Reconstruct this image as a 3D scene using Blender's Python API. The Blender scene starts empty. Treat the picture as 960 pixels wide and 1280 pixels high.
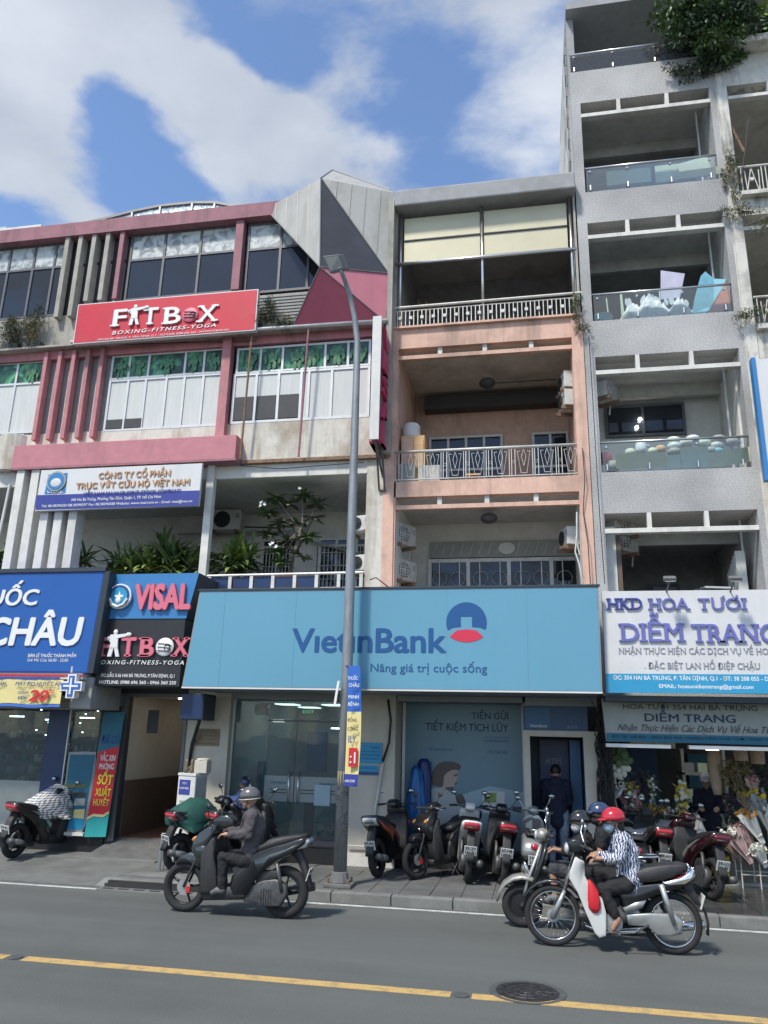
import bpy, bmesh, math, random
import numpy as np
from mathutils import Vector, Matrix, Euler
random.seed(11)
S = bpy.context.scene
COL = S.collection
R = math.radians

# ------------------------------------------------------------------ camera
CAMP = Vector((0, 0, 2.1))
F_PX, PITCH, YAW, ROLL = 971.62, 0.280446, -0.192483, 0.0236863
_fw = Vector((math.sin(YAW)*math.cos(PITCH), math.cos(YAW)*math.cos(PITCH), math.sin(PITCH)))
_r = Vector((math.cos(YAW), -math.sin(YAW), 0)); _u = _r.cross(_fw)
_r2 = _r*math.cos(ROLL)+_u*math.sin(ROLL); _u2 = _u*math.cos(ROLL)-_r*math.sin(ROLL)
cd = bpy.data.cameras.new('camera'); cam = bpy.data.objects.new('camera', cd); COL.objects.link(cam)
cd.sensor_fit = 'VERTICAL'; cd.sensor_height = 32; cd.lens = 32*F_PX/1280
cd.clip_start = .05; cd.clip_end = 3000
cam.matrix_world = Matrix(((_r2.x, _u2.x, -_fw.x, CAMP.x), (_r2.y, _u2.y, -_fw.y, CAMP.y), (_r2.z, _u2.z, -_fw.z, CAMP.z), (0, 0, 0, 1)))
S.camera = cam
def at(px, py, Y):                     # the point of the plane y = Y that the photograph shows at a pixel
    d = _fw+_r2*((px-480)/F_PX)-_u2*((py-640)/F_PX)
    return CAMP+d*(Y/d.y)
def gr(px, py, z=0.0):
    d = _fw+_r2*((px-480)/F_PX)-_u2*((py-640)/F_PX)
    return CAMP+d*((z-CAMP.z)/d.z)

# ------------------------------------------------------------------ light
SUN_EL, SUN_AZ = R(55), R(208)         # azimuth clockwise from +Y; the sun stands behind the camera, a little to the left
sd = bpy.data.lights.new('sun', 'SUN'); sd.energy = 2.05; sd.angle = R(6); sd.color = (1, .94, .84)
sun = bpy.data.objects.new('sun', sd); COL.objects.link(sun)
sv = Vector((math.sin(SUN_AZ)*math.cos(SUN_EL), math.cos(SUN_AZ)*math.cos(SUN_EL), math.sin(SUN_EL)))
sun.rotation_euler = sv.to_track_quat('Z', 'Y').to_euler(); sun.location = (0, -5, 30)
W = bpy.data.worlds.new('World'); S.world = W; W.use_nodes = True
wn, wl = W.node_tree.nodes, W.node_tree.links
wn.clear()
def N(nt, t, **k):
    n = nt.nodes.new(t)
    for a, b in k.items():
        if a.startswith('i_'): n.inputs[a[2:].replace('_', ' ')].default_value = b
        else: setattr(n, a, b)
    return n
nt = W.node_tree
sky = N(nt, 'ShaderNodeTexSky', sky_type='NISHITA', sun_disc=False, sun_elevation=SUN_EL, sun_rotation=SUN_AZ, altitude=10, air_density=1.0, dust_density=.6, ozone_density=2.2)
geo = N(nt, 'ShaderNodeTexCoord'); sep = N(nt, 'ShaderNodeSeparateXYZ'); wl.new(geo.outputs['Generated'], sep.inputs[0])
mz = N(nt, 'ShaderNodeMath', operation='MAXIMUM'); wl.new(sep.outputs['Z'], mz.inputs[0]); mz.inputs[1].default_value = .04
dx = N(nt, 'ShaderNodeMath', operation='DIVIDE'); wl.new(sep.outputs['X'], dx.inputs[0]); wl.new(mz.outputs[0], dx.inputs[1])
dy = N(nt, 'ShaderNodeMath', operation='DIVIDE'); wl.new(sep.outputs['Y'], dy.inputs[0]); wl.new(mz.outputs[0], dy.inputs[1])
cmb = N(nt, 'ShaderNodeCombineXYZ'); wl.new(dx.outputs[0], cmb.inputs[0]); wl.new(dy.outputs[0], cmb.inputs[1])
n1 = N(nt, 'ShaderNodeTexNoise'); n1.inputs['Scale'].default_value = 1.7; n1.inputs['Detail'].default_value = 9; n1.inputs['Roughness'].default_value = .58
n1.inputs['Distortion'].default_value = .25
mp = N(nt, 'ShaderNodeMapping'); mp.inputs['Location'].default_value = (3.1, 1.7, 0); wl.new(cmb.outputs[0], mp.inputs[0]); wl.new(mp.outputs[0], n1.inputs['Vector'])
# cloud masses and blue gaps where the photograph shows them (position on the cloud deck, radius, strength)
def deck(px, py):
    d = _fw+_r2*((px-480)/F_PX)-_u2*((py-640)/F_PX); return d.x/d.z, d.y/d.z
am_ = N(nt, 'ShaderNodeMapRange', clamp=False); wl.new(n1.outputs['Fac'], am_.inputs[0]); am_.inputs[1].default_value = .3; am_.inputs[2].default_value = .7; am_.inputs[3].default_value = .18; am_.inputs[4].default_value = .82; acc = am_.outputs[0]
n3 = N(nt, 'ShaderNodeTexNoise'); n3.inputs['Scale'].default_value = 3.2; n3.inputs['Detail'].default_value = 5; wl.new(cmb.outputs[0], n3.inputs['Vector'])
wv = N(nt, 'ShaderNodeVectorMath', operation='MULTIPLY_ADD'); wl.new(n3.outputs['Color'], wv.inputs[0]); wv.inputs[1].default_value = (.42, .42, 0); 
wv2 = N(nt, 'ShaderNodeVectorMath', operation='ADD'); wl.new(cmb.outputs[0], wv2.inputs[0]); wv2.inputs[1].default_value = (-.21, -.21, 0); wl.new(wv2.outputs[0], wv.inputs[2])
for px, py, rad, st in ((60, 90, .42, .17), (230, 60, .40, .17), (330, 170, .34, .17), (40, 220, .20, .10), (600, 110, .22, .06), (500, 30, .2, .06), (455, 120, .06, .07),
                        (160, 200, .17, -.34), (225, 225, .15, -.22), (140, 175, .09, -.12), (300, 15, .12, -.28), (345, 45, .1, -.2), (370, 80, .07, -.12), (470, 90, .13, -.25), (430, 20, .07, -.1), (15, 268, .10, -.3), (520, 190, .12, -.16), (600, 130, .1, -.06), (690, 150, .14, .05), (400, 180, .13, .12), (330, 215, .08, .1), (60, 150, .15, .12), (640, 40, .15, .12), (450, 225, .08, .05)):
    a, b = deck(px, py)
    vd = N(nt, 'ShaderNodeVectorMath', operation='DISTANCE'); wl.new(wv.outputs[0], vd.inputs[0]); vd.inputs[1].default_value = (a, b, 0)
    mr = N(nt, 'ShaderNodeMapRange', interpolation_type='SMOOTHSTEP'); wl.new(vd.outputs['Value'], mr.inputs[0])
    mr.inputs[1].default_value = 0; mr.inputs[2].default_value = rad*1.5; mr.inputs[3].default_value = st; mr.inputs[4].default_value = 0
    ad = N(nt, 'ShaderNodeMath', operation='ADD'); wl.new(acc, ad.inputs[0]); wl.new(mr.outputs[0], ad.inputs[1]); acc = ad.outputs[0]
cr = N(nt, 'ShaderNodeMapRange', interpolation_type='SMOOTHSTEP'); wl.new(acc, cr.inputs[0]); cr.inputs[1].default_value = .43; cr.inputs[2].default_value = .69
n2 = N(nt, 'ShaderNodeTexNoise'); n2.inputs['Scale'].default_value = 2.3; n2.inputs['Detail'].default_value = 6; wl.new(mp.outputs[0], n2.inputs['Vector'])
cc = N(nt, 'ShaderNodeValToRGB'); wl.new(n2.outputs['Fac'], cc.inputs[0])
cc.color_ramp.elements[0].position = .3; cc.color_ramp.elements[0].color = (1.42, 1.64, 2.02, 1)
cc.color_ramp.elements[1].position = .72; cc.color_ramp.elements[1].color = (2.5, 2.68, 3.02, 1)
# clouds fade out towards the horizon haze
tint = N(nt, 'ShaderNodeMix', data_type='RGBA', blend_type='MULTIPLY'); tint.inputs['Factor'].default_value = 1; wl.new(sky.outputs[0], tint.inputs['A']); tint.inputs['B'].default_value = (.7, .74, .79, 1)
mx = N(nt, 'ShaderNodeMix', data_type='RGBA'); wl.new(cr.outputs[0], mx.inputs['Factor']); wl.new(tint.outputs['Result'], mx.inputs['A']); wl.new(cc.outputs[0], mx.inputs['B'])
bg = N(nt, 'ShaderNodeBackground'); bg.inputs['Strength'].default_value = .15; wl.new(mx.outputs['Result'], bg.inputs['Color'])
wo = N(nt, 'ShaderNodeOutputWorld'); wl.new(bg.outputs[0], wo.inputs[0])
S.view_settings.view_transform = 'Standard'; S.view_settings.look = 'None'; S.view_settings.exposure = 1.0; S.view_settings.gamma = 1
S.cycles.max_bounces = 6; S.cycles.transparent_max_bounces = 12; S.cycles.caustics_reflective = False; S.cycles.caustics_refractive = False

# ------------------------------------------------------------------ helpers
def mat(name, col, rough=.7, metal=0, var=.12, scale=6, bump=0, bscale=40, streak=0, dirt=None, dirtamt=.5, dscale=1.2, emit=None, spec=.5, coat=0, alpha=None, stretch=(1, 1, 1), detail=5, dthr=.5):
    m = bpy.data.materials.new(name); m.use_nodes = True; t = m.node_tree; b = t.nodes['Principled BSDF']; L = t.links
    c = (*col, 1)
    b.inputs['Roughness'].default_value = rough; b.inputs['Metallic'].default_value = metal
    b.inputs['Specular IOR Level'].default_value = spec; b.inputs['Coat Weight'].default_value = coat
    b.inputs['Base Color'].default_value = c
    tc = N(t, 'ShaderNodeTexCoord'); ge = N(t, 'ShaderNodeNewGeometry')
    src = None
    if var:
        mpn = N(t, 'ShaderNodeMapping'); mpn.inputs['Scale'].default_value = stretch; L.new(ge.outputs['Position'], mpn.inputs[0])
        no = N(t, 'ShaderNodeTexNoise'); no.inputs['Scale'].default_value = scale; no.inputs['Detail'].default_value = detail; no.inputs['Roughness'].default_value = .62; L.new(mpn.outputs[0], no.inputs['Vector'])
        r = N(t, 'ShaderNodeMapRange'); L.new(no.outputs['Fac'], r.inputs[0]); r.inputs[1].default_value = .3; r.inputs[2].default_value = .7; r.inputs[3].default_value = 1-var; r.inputs[4].default_value = 1+var
        mm = N(t, 'ShaderNodeMix', data_type='RGBA', blend_type='MULTIPLY'); mm.inputs['Factor'].default_value = 1; mm.inputs['A'].default_value = c; L.new(r.outputs[0], mm.inputs['B']); src = mm.outputs['Result']
    if dirt:
        for k, (sc_, st_, am) in enumerate((((dscale*3, dscale*3, dscale*.35), streak, dirtamt*streak), ((dscale, dscale, dscale*.8), 1, dirtamt))):
            if am <= 0: continue
            mpn = N(t, 'ShaderNodeMapping'); mpn.inputs['Scale'].default_value = sc_; L.new(ge.outputs['Position'], mpn.inputs[0])
            no = N(t, 'ShaderNodeTexNoise'); no.inputs['Scale'].default_value = 1; no.inputs['Detail'].default_value = 7; no.inputs['Roughness'].default_value = .65; L.new(mpn.outputs[0], no.inputs['Vector'])
            r = N(t, 'ShaderNodeMapRange'); L.new(no.outputs['Fac'], r.inputs[0]); r.inputs[1].default_value = dthr; r.inputs[2].default_value = dthr+.2; r.inputs[3].default_value = 0; r.inputs[4].default_value = am
            mm = N(t, 'ShaderNodeMix', data_type='RGBA'); L.new(r.outputs[0], mm.inputs['Factor']); mm.inputs['A'].default_value = c
            if src: L.new(src, mm.inputs['A'])
            mm.inputs['B'].default_value = (*dirt, 1); src = mm.outputs['Result']
    if src: L.new(src, b.inputs['Base Color'])
    if bump:
        no = N(t, 'ShaderNodeTexNoise'); no.inputs['Scale'].default_value = bscale; no.inputs['Detail'].default_value = 4; L.new(ge.outputs['Position'], no.inputs['Vector'])
        bp = N(t, 'ShaderNodeBump'); bp.inputs['Strength'].default_value = min(1, bump); bp.inputs['Distance'].default_value = .01*max(1, bump); L.new(no.outputs['Fac'], bp.inputs['Height']); L.new(bp.outputs[0], b.inputs['Normal'])
    if emit:
        b.inputs['Emission Color'].default_value = (*emit[0], 1); b.inputs['Emission Strength'].default_value = emit[1]
    if alpha is not None: b.inputs['Alpha'].default_value = alpha
    return m
def glassmat(name, tint, trans, rough=.02, gl=(1, 1, 1)):
    m = bpy.data.materials.new(name); m.use_nodes = True; t = m.node_tree; L = t.links; t.nodes.clear()
    o = N(t, 'ShaderNodeOutputMaterial'); tr = N(t, 'ShaderNodeBsdfTransparent'); tr.inputs[0].default_value = (*tint, 1)
    g = N(t, 'ShaderNodeBsdfGlossy'); g.inputs['Roughness'].default_value = rough; g.inputs[0].default_value = (*gl, 1)
    d = N(t, 'ShaderNodeBsdfDiffuse'); d.inputs[0].default_value = (*tint, 1)
    f = N(t, 'ShaderNodeFresnel'); f.inputs[0].default_value = 1.5
    no = N(t, 'ShaderNodeTexNoise'); no.inputs['Scale'].default_value = 1.3; ge = N(t, 'ShaderNodeNewGeometry'); L.new(ge.outputs['Position'], no.inputs['Vector'])
    bp = N(t, 'ShaderNodeBump'); bp.inputs['Strength'].default_value = .08; bp.inputs['Distance'].default_value = .05; L.new(no.outputs['Fac'], bp.inputs['Height']); L.new(bp.outputs[0], g.inputs['Normal'])
    m1 = N(t, 'ShaderNodeMixShader'); m1.inputs[0].default_value = trans; L.new(d.outputs[0], m1.inputs[1]); L.new(tr.outputs[0], m1.inputs[2])
    m2 = N(t, 'ShaderNodeMixShader'); L.new(f.outputs[0], m2.inputs[0]); L.new(m1.outputs[0], m2.inputs[1]); L.new(g.outputs[0], m2.inputs[2]); L.new(m2.outputs[0], o.inputs[0])
    return m
def patmat(name, kind, a, b, scale, rough=.8, c=None):    # printed or woven two-colour patterns
    m = mat(name, a, rough, var=0); t = m.node_tree; L = t.links; bs = t.nodes['Principled BSDF']
    tc = N(t, 'ShaderNodeNewGeometry') ; mp_ = N(t, 'ShaderNodeMapping'); L.new(tc.outputs['Position'], mp_.inputs[0])
    rp = N(t, 'ShaderNodeValToRGB')
    if kind == 'zebra':
        w = N(t, 'ShaderNodeTexWave'); w.inputs['Scale'].default_value = scale; w.inputs['Distortion'].default_value = 9; w.inputs['Detail'].default_value = 3; w.inputs['Detail Scale'].default_value = 1.6
        L.new(mp_.outputs[0], w.inputs['Vector']); L.new(w.outputs['Fac'], rp.inputs[0]); rp.color_ramp.elements[0].position = .42; rp.color_ramp.elements[1].position = .55
    elif kind == 'check':
        w1 = N(t, 'ShaderNodeTexWave', bands_direction='X'); w2 = N(t, 'ShaderNodeTexWave', bands_direction='Z')
        for w in (w1, w2): w.inputs['Scale'].default_value = scale; w.inputs['Distortion'].default_value = .6; L.new(mp_.outputs[0], w.inputs['Vector'])
        mu = N(t, 'ShaderNodeMath', operation='ADD'); L.new(w1.outputs['Fac'], mu.inputs[0]); L.new(w2.outputs['Fac'], mu.inputs[1])
        mu2 = N(t, 'ShaderNodeMath', operation='MULTIPLY'); mu2.inputs[1].default_value = .5; L.new(mu.outputs[0], mu2.inputs[0]); L.new(mu2.outputs[0], rp.inputs[0]); rp.color_ramp.elements[0].position = .3; rp.color_ramp.elements[1].position = .62
    else:
        w = N(t, 'ShaderNodeTexNoise'); w.inputs['Scale'].default_value = scale; w.inputs['Detail'].default_value = 6; w.inputs['Distortion'].default_value = 1.2; L.new(mp_.outputs[0], w.inputs['Vector']); L.new(w.outputs['Fac'], rp.inputs[0])
        rp.color_ramp.elements[0].position = .4; rp.color_ramp.elements[1].position = .66
    rp.color_ramp.elements[0].color = (*a, 1); rp.color_ramp.elements[1].color = (*b, 1)
    if c: e = rp.color_ramp.elements.new(.52); e.color = (*c, 1)
    L.new(rp.outputs[0], bs.inputs['Base Color']); return m

WORLD = {}
def tag(o, label=None, cat=None, group=None, kind=None):
    if label: o['label'] = label
    if cat: o['category'] = cat
    if group: o['group'] = group
    if kind: o['kind'] = kind
    return o
def thing(name, label, cat, loc=(0, 0, 0), group=None):
    o = bpy.data.objects.new(name, None); o.empty_display_size = .2; COL.objects.link(o); o.location = loc; WORLD[o.name] = Vector(loc)
    return tag(o, label, cat, group)
def dup(o, parent=None, **k):
    c = o.copy(); COL.objects.link(c)
    if parent: c.parent = parent
    for ch in list(o.children): dup(ch, c)
    for a, b in k.items():
        if a in ('label', 'group', 'category'): c[a] = b
        elif a == 'rz': c.rotation_euler.z = b
        else: setattr(c, a, b)
    WORLD[c.name] = Vector(c.location)+(WORLD.get(parent.name, Vector()) if parent else Vector())
    return c
class MB:
    def __init__(s): s.v = []; s.f = []
    def add(s, vs, fs):
        n = len(s.v); s.v += [tuple(x) for x in vs]; s.f += [tuple(i+n for i in f) for f in fs]; return s
    def box(s, x0, x1, y0, y1, z0, z1):
        return s.add([(x0, y0, z0), (x1, y0, z0), (x1, y1, z0), (x0, y1, z0), (x0, y0, z1), (x1, y0, z1), (x1, y1, z1), (x0, y1, z1)],
                     [(0, 3, 2, 1), (4, 5, 6, 7), (0, 1, 5, 4), (1, 2, 6, 5), (2, 3, 7, 6), (3, 0, 4, 7)])
    def ob(s, c, size, rot=(0, 0, 0)):
        m = Euler(rot).to_matrix(); a, b, d = size[0]/2, size[1]/2, size[2]/2; c = Vector(c)
        vs = [c+m@Vector(p) for p in ((-a, -b, -d), (a, -b, -d), (a, b, -d), (-a, b, -d), (-a, -b, d), (a, -b, d), (a, b, d), (-a, b, d))]
        return s.add(vs, [(0, 3, 2, 1), (4, 5, 6, 7), (0, 1, 5, 4), (1, 2, 6, 5), (2, 3, 7, 6), (3, 0, 4, 7)])
    def poly(s, pts): return s.add(pts, [tuple(range(len(pts)))])
    def loft(s, rings, cap=True, closed=True):
        n = len(rings[0]); vs = [p for r in rings for p in r]; fs = []
        for i in range(len(rings)-1):
            for j in range(n if closed else n-1):
                k = (j+1) % n; fs.append((i*n+j, i*n+k, (i+1)*n+k, (i+1)*n+j))
        if cap: fs.append(tuple(range(n-1, -1, -1))); fs.append(tuple((len(rings)-1)*n+j for j in range(n)))
        return s.add(vs, fs)
    def prism(s, pts, a, b, ax='y'):     # pts: outline (x,z) for 'y', (y,z) for 'x', (x,y) for 'z'
        f = {'y': lambda p, t: (p[0], t, p[1]), 'x': lambda p, t: (t, p[0], p[1]), 'z': lambda p, t: (p[0], p[1], t)}[ax]
        return s.loft([[f(p, a) for p in pts], [f(p, b) for p in pts]])
    def slab(s, pts, w, inset=.02, edge=.5, y0=0):    # outline in x,z; bulging towards the middle plane, half width w
        c = Vector((sum(p[0] for p in pts)/len(pts), sum(p[1] for p in pts)/len(pts)))
        def ins(k): return [(c.x+(p[0]-c.x)*(1-k), c.y+(p[1]-c.y)*(1-k)) for p in pts]
        L = []
        for t, k in ((-1, inset*9), (-.93, inset*4), (-.75, inset*1.3), (-edge, 0), (edge, 0), (.75, inset*1.3), (.93, inset*4), (1, inset*9)):
            L.append([(x, y0+w*t, z) for x, z in ins(min(k, .8))])
        return s.loft(L)
    def tube(s, pts, r, n=8, cap=True):
        pts = [Vector(p) for p in pts]; rs = r if isinstance(r, (list, tuple)) else [r]*len(pts); rings = []; ref = None
        for i, p in enumerate(pts):
            d = (pts[min(i+1, len(pts)-1)]-pts[max(i-1, 0)]); d = d.normalized() if d.length > 1e-9 else Vector((0, 0, 1))
            if ref is None: ref = d.orthogonal().normalized()
            a = (ref-d*ref.dot(d)); a = a.normalized() if a.length > 1e-6 else d.orthogonal().normalized(); ref = a; b = d.cross(a)
            rings.append([p+(a*math.cos(2*math.pi*k/n)+b*math.sin(2*math.pi*k/n))*rs[i] for k in range(n)])
        return s.loft(rings, cap)
    def lathe(s, prof, c=(0, 0, 0), ax='z', n=16, cap=True):
        rings = []
        for r, h in prof:
            q = []
            for k in range(n):
                a = 2*math.pi*k/n; u, v = r*math.cos(a), r*math.sin(a)
                q.append({'z': (c[0]+u, c[1]+v, c[2]+h), 'y': (c[0]+u, c[1]+h, c[2]+v), 'x': (c[0]+h, c[1]+u, c[2]+v)}[ax])
            rings.append(q)
        return s.loft(rings, cap)
    def ell(s, c, rad, nu=12, nv=8, rot=None):
        m = Euler(rot).to_matrix() if rot is not None else None; c = Vector(c)
        vs = []; fs = []
        for i in range(1, nv):
            t = math.pi*i/nv
            for j in range(nu):
                p = 2*math.pi*j/nu; q = Vector((rad[0]*math.sin(t)*math.cos(p), rad[1]*math.sin(t)*math.sin(p), rad[2]*math.cos(t)))
                vs.append(c+(m@q if m else q))
        for x in (Vector((0, 0, rad[2])), Vector((0, 0, -rad[2]))): vs.append(c+(m@x if m else x))
        T, B = len(vs)-2, len(vs)-1
        for i in range(nv-2):
            for j in range(nu): k = (j+1) % nu; fs.append((i*nu+j, (i+1)*nu+j, (i+1)*nu+k, i*nu+k))
        for j in range(nu): k = (j+1) % nu; fs.append((T, j, k)); fs.append((B, (nv-2)*nu+k, (nv-2)*nu+j))
        return s.add(vs, fs)
    def torus(s, c, R_, r, ax='y', n=28, m=8, sq=1.0):
        vs = []; fs = []
        for i in range(n):
            a = 2*math.pi*i/n
            for j in range(m):
                b = 2*math.pi*j/m; rr = R_+r*math.cos(b); h = r*sq*math.sin(b); u, v = rr*math.cos(a), rr*math.sin(a)
                vs.append({'y': (c[0]+u, c[1]+h, c[2]+v), 'z': (c[0]+u, c[1]+v, c[2]+h), 'x': (c[0]+h, c[1]+u, c[2]+v)}[ax])
        for i in range(n):
            for j in range(m): fs.append((i*m+j, ((i+1) % n)*m+j, ((i+1) % n)*m+(j+1) % m, i*m+(j+1) % m))
        return s.add(vs, fs)
    def leaf(s, b, d, ln, w, up=Vector((0, 0, 1)), droop=.0, k=2, fold=0):
        b = Vector(b); d = Vector(d).normalized(); side = d.cross(up)
        side = side.normalized() if side.length > 1e-5 else Vector((1, 0, 0)); vs = []; n0 = len(s.v)
        p = b.copy(); dd = d.copy()
        for i in range(k+1):
            t = i/k; ww = w*math.sin(math.pi*min(max(t*.86+.1, 0), 1))*.5 if k > 1 else w*.5*(1 if i else .5)
            if i == k: ww *= .15
            vs += [p-side*ww, p+side*ww]; p = p+dd*(ln/k); dd = (dd-Vector((0, 0, droop/k))).normalized()
        return s.add(vs, [(2*i, 2*i+1, 2*i+3, 2*i+2) for i in range(k)])
    def tf(s, M):
        s.v = [tuple(M@Vector(p)) for p in s.v]; return s
    def build(s, name, m, parent=None, smooth=False, bevel=0, rec=True, loc=None, remesh=None, label=None, kind=None, sm=2, disp=0, sub=0):
        me = bpy.data.meshes.new(name); off = Vector()
        if parent is not None: off = WORLD.get(parent.name, Vector())
        if loc is not None: off = off+Vector(loc)
        me.from_pydata([(p[0]-off.x, p[1]-off.y, p[2]-off.z) for p in s.v] if loc is None else s.v, [], s.f)
        if rec:
            bm = bmesh.new(); bm.from_mesh(me); bmesh.ops.recalc_face_normals(bm, faces=bm.faces); bm.to_mesh(me); bm.free()
        ms = m if isinstance(m, (list, tuple)) else [m]
        for x in ms: me.materials.append(MT[x] if isinstance(x, str) else x)
        o = bpy.data.objects.new(name, me); COL.objects.link(o)
        if loc is not None: o.location = loc
        if remesh or sub:
            if remesh: md = o.modifiers.new('r', 'REMESH'); md.mode = 'VOXEL'; md.voxel_size = remesh
            if sm and remesh: ms_ = o.modifiers.new('s', 'SMOOTH'); ms_.iterations = sm; ms_.factor = .5
            if sub: sb_ = o.modifiers.new('b', 'SUBSURF'); sb_.levels = sub; sb_.render_levels = sub
            if disp:
                tx = bpy.data.textures.new('folds', 'CLOUDS'); tx.noise_scale = .07; dm = o.modifiers.new('d', 'DISPLACE'); dm.texture = tx; dm.texture_coords = 'LOCAL'; dm.strength = disp; dm.mid_level = .5
            bpy.context.view_layer.update()
            dg = bpy.context.evaluated_depsgraph_get(); m2 = bpy.data.meshes.new_from_object(o.evaluated_get(dg)); o.modifiers.clear(); o.data = m2; me = m2
            if not m2.materials:
                for x in ms: m2.materials.append(MT[x] if isinstance(x, str) else x)
        if smooth:
            for p in me.polygons: p.use_smooth = True
        if bevel:
            b = o.modifiers.new('bevel', 'BEVEL'); b.width = bevel; b.segments = 2; b.limit_method = 'ANGLE'; b.angle_limit = R(40)
        if parent is not None: o.parent = parent; WORLD[o.name] = off
        elif name not in WORLD: WORLD[o.name] = Vector(o.location)
        if label: o['label'] = label
        if kind: o['kind'] = kind
        return o
def bx(name, m, parent, *a, **k): return MB().box(*a).build(name, m, parent, **k)
def solo(name, mb, m, label, cat, group=None, base=None, **k):    # a thing that is one mesh, with its origin at its base
    if base is None:
        xs, ys, zs = zip(*mb.v); base = ((min(xs)+max(xs))/2, (min(ys)+max(ys))/2, min(zs))
    mb.tf(Matrix.Translation(-Vector(base))); o = mb.build(name, m, None, loc=base, **k); WORLD[o.name] = Vector(base)
    return tag(o, label, cat, group)
def struct(name, mb, m, **k):
    o = mb.build(name, m, None, **k); o['kind'] = 'structure'; return o
def inst(src, loc, parent=None, rot=None):
    c = src.copy(); COL.objects.link(c); c.location = loc
    if rot is not None: c.rotation_euler = rot
    if parent: c.parent = parent
    return c

# lettering ---------------------------------------------------------------
_cap = None
def glyphs(body, shear=0, bold=0, space=1):
    c = bpy.data.curves.new('text', 'FONT'); c.body = body; c.shear = shear; c.space_character = space; c.resolution_u = 3; c.size = 1
    o = bpy.data.objects.new('text', c); COL.objects.link(o); bpy.context.view_layer.update()
    me = bpy.data.meshes.new_from_object(o.evaluated_get(bpy.context.evaluated_depsgraph_get())); bpy.data.objects.remove(o); bpy.data.curves.remove(c)
    return me
def text(body, x0, x1, zb, cap, Y, m, parent, name='lettering', ext=.006, shear=0, bold=0, serif=0, space=1, smooth=False, tf=None, build=True):
    """lettering standing on the plane y=Y, facing the street: from x0 to x1, baseline zb, capitals `cap` high"""
    global _cap
    if _cap is None: h = glyphs('H'); _cap = max(v.co.y for v in h.vertices)
    me = glyphs(body, shear, 0, space)
    xs = [v.co.x for v in me.vertices]; bo = max(0, bold)*.8; a, b = min(xs)-bo, max(xs)+bo; kx = (x1-x0)/(b-a); kz = cap/_cap
    bm = bmesh.new(); bm.from_mesh(me)
    bmesh.ops.remove_doubles(bm, verts=bm.verts, dist=1e-5)
    mb = MB()
    if serif:
        for e in bm.edges:
            if len(e.link_faces) == 1:
                p, q = e.verts[0].co, e.verts[1].co; w = abs(p.x-q.x)
                if abs(p.y-q.y) < .0006 and (abs(p.y) < .003 or abs(p.y-_cap) < .003) and .04 < w < .3:
                    top = p.y > .3; lo, hi = min(p.x, q.x)-serif-bo, max(p.x, q.x)+serif+bo
                    z0, z1 = (p.y-.06, p.y) if top else (p.y, p.y+.06)
                    mb.box(x0+(lo-a)*kx, x0+(hi-a)*kx, Y-ext-.0015, Y, zb+z0*kz, zb+z1*kz)
    r = bmesh.ops.extrude_face_region(bm, geom=bm.faces[:]); vs = [g for g in r['geom'] if isinstance(g, bmesh.types.BMVert)]
    for v in vs: v.co.z = 1
    bm.verts.index_update(); base = len(mb.v)
    FS = [tuple(v.index for v in f.verts) for f in bm.faces]
    sh = [(0, 0)] if bo <= 0 else ([(-bo, 0), (bo, 0), (0, bo*.8), (0, -bo*.8)] if bo < .02 else [(bo*math.cos(t), bo*math.sin(t)*.9) for t in [k*math.pi/3 for k in range(6)]]+[(0, 0)])
    for i, (ox, oz) in enumerate(sh):
        e_ = ext+i*.00025
        mb.add([(x0+(v.co.x+ox-a)*kx, Y-e_*(1 if v.co.z < .5 else 0), zb+(v.co.y+oz)*kz) for v in bm.verts], FS)
    bm.free(); bpy.data.meshes.remove(me)
    if tf: mb.v = [tf(Vector(p)) for p in mb.v]
    if not build: return mb
    nw = len(body.split())
    if nw > 1 and cap >= .06:      # one part per word
        xv = sorted(p[0] for p in mb.v); gaps = sorted(((xv[i+1]-xv[i], (xv[i+1]+xv[i])/2) for i in range(len(xv)-1)), reverse=True)[:nw-1]; cuts = sorted(g[1] for g in gaps)
        for k in range(nw):
            lo, hi = (cuts[k-1] if k else -1e9), (cuts[k] if k < nw-1 else 1e9); F_ = [f for f in mb.f if lo < mb.v[f[0]][0] <= hi]; use = sorted({i for f in F_ for i in f})
            if not use: continue
            idx = {v: i for i, v in enumerate(use)}; w_ = MB(); w_.v = [mb.v[i] for i in use]; w_.f = [tuple(idx[i] for i in f) for f in F_]; o = w_.build(name, m, parent)
        return o
    return mb.build(name, m, parent, kind='stuff' if cap < .06 else None)
# ------------------------------------------------------------------ materials
MT = {}
def dm(n, *a, **k): MT[n] = mat(n, *a, **k)
dm('asphalt', (.112, .12, .112), .88, var=.2, scale=70, detail=3, bump=.6, bscale=170, dirt=(.055, .06, .06), dirtamt=.35, dscale=.35)
dm('asphalt_patch', (.075, .083, .082), .9, var=.2, scale=9, bump=.6, bscale=120)
dm('concrete_pave', (.15, .155, .145), .85, var=.18, scale=3, bump=.4, bscale=60, dirt=(.06, .062, .055), dirtamt=.6, dscale=.8)
dm('slab_a', (.125, .13, .125), .82, var=.2, scale=5, bump=.35, bscale=70, dirt=(.05, .052, .05), dirtamt=.55, dscale=1.1)
dm('slab_wet', (.062, .062, .06), .22, var=.3, scale=2.5, bump=.15, bscale=30, dirt=(.03, .03, .03), dirtamt=.6, dscale=1.1)
dm('kerb', (.19, .195, .18), .85, var=.2, scale=6, bump=.4, bscale=60, dirt=(.07, .07, .06), dirtamt=.6, dscale=1.5)
dm('grout', (.035, .035, .033), .95, var=.2)
dm('road_white', (.55, .56, .53), .8, var=.2, scale=14, dirt=(.13, .14, .135), dirtamt=.8, dscale=4, dthr=.5)
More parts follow.
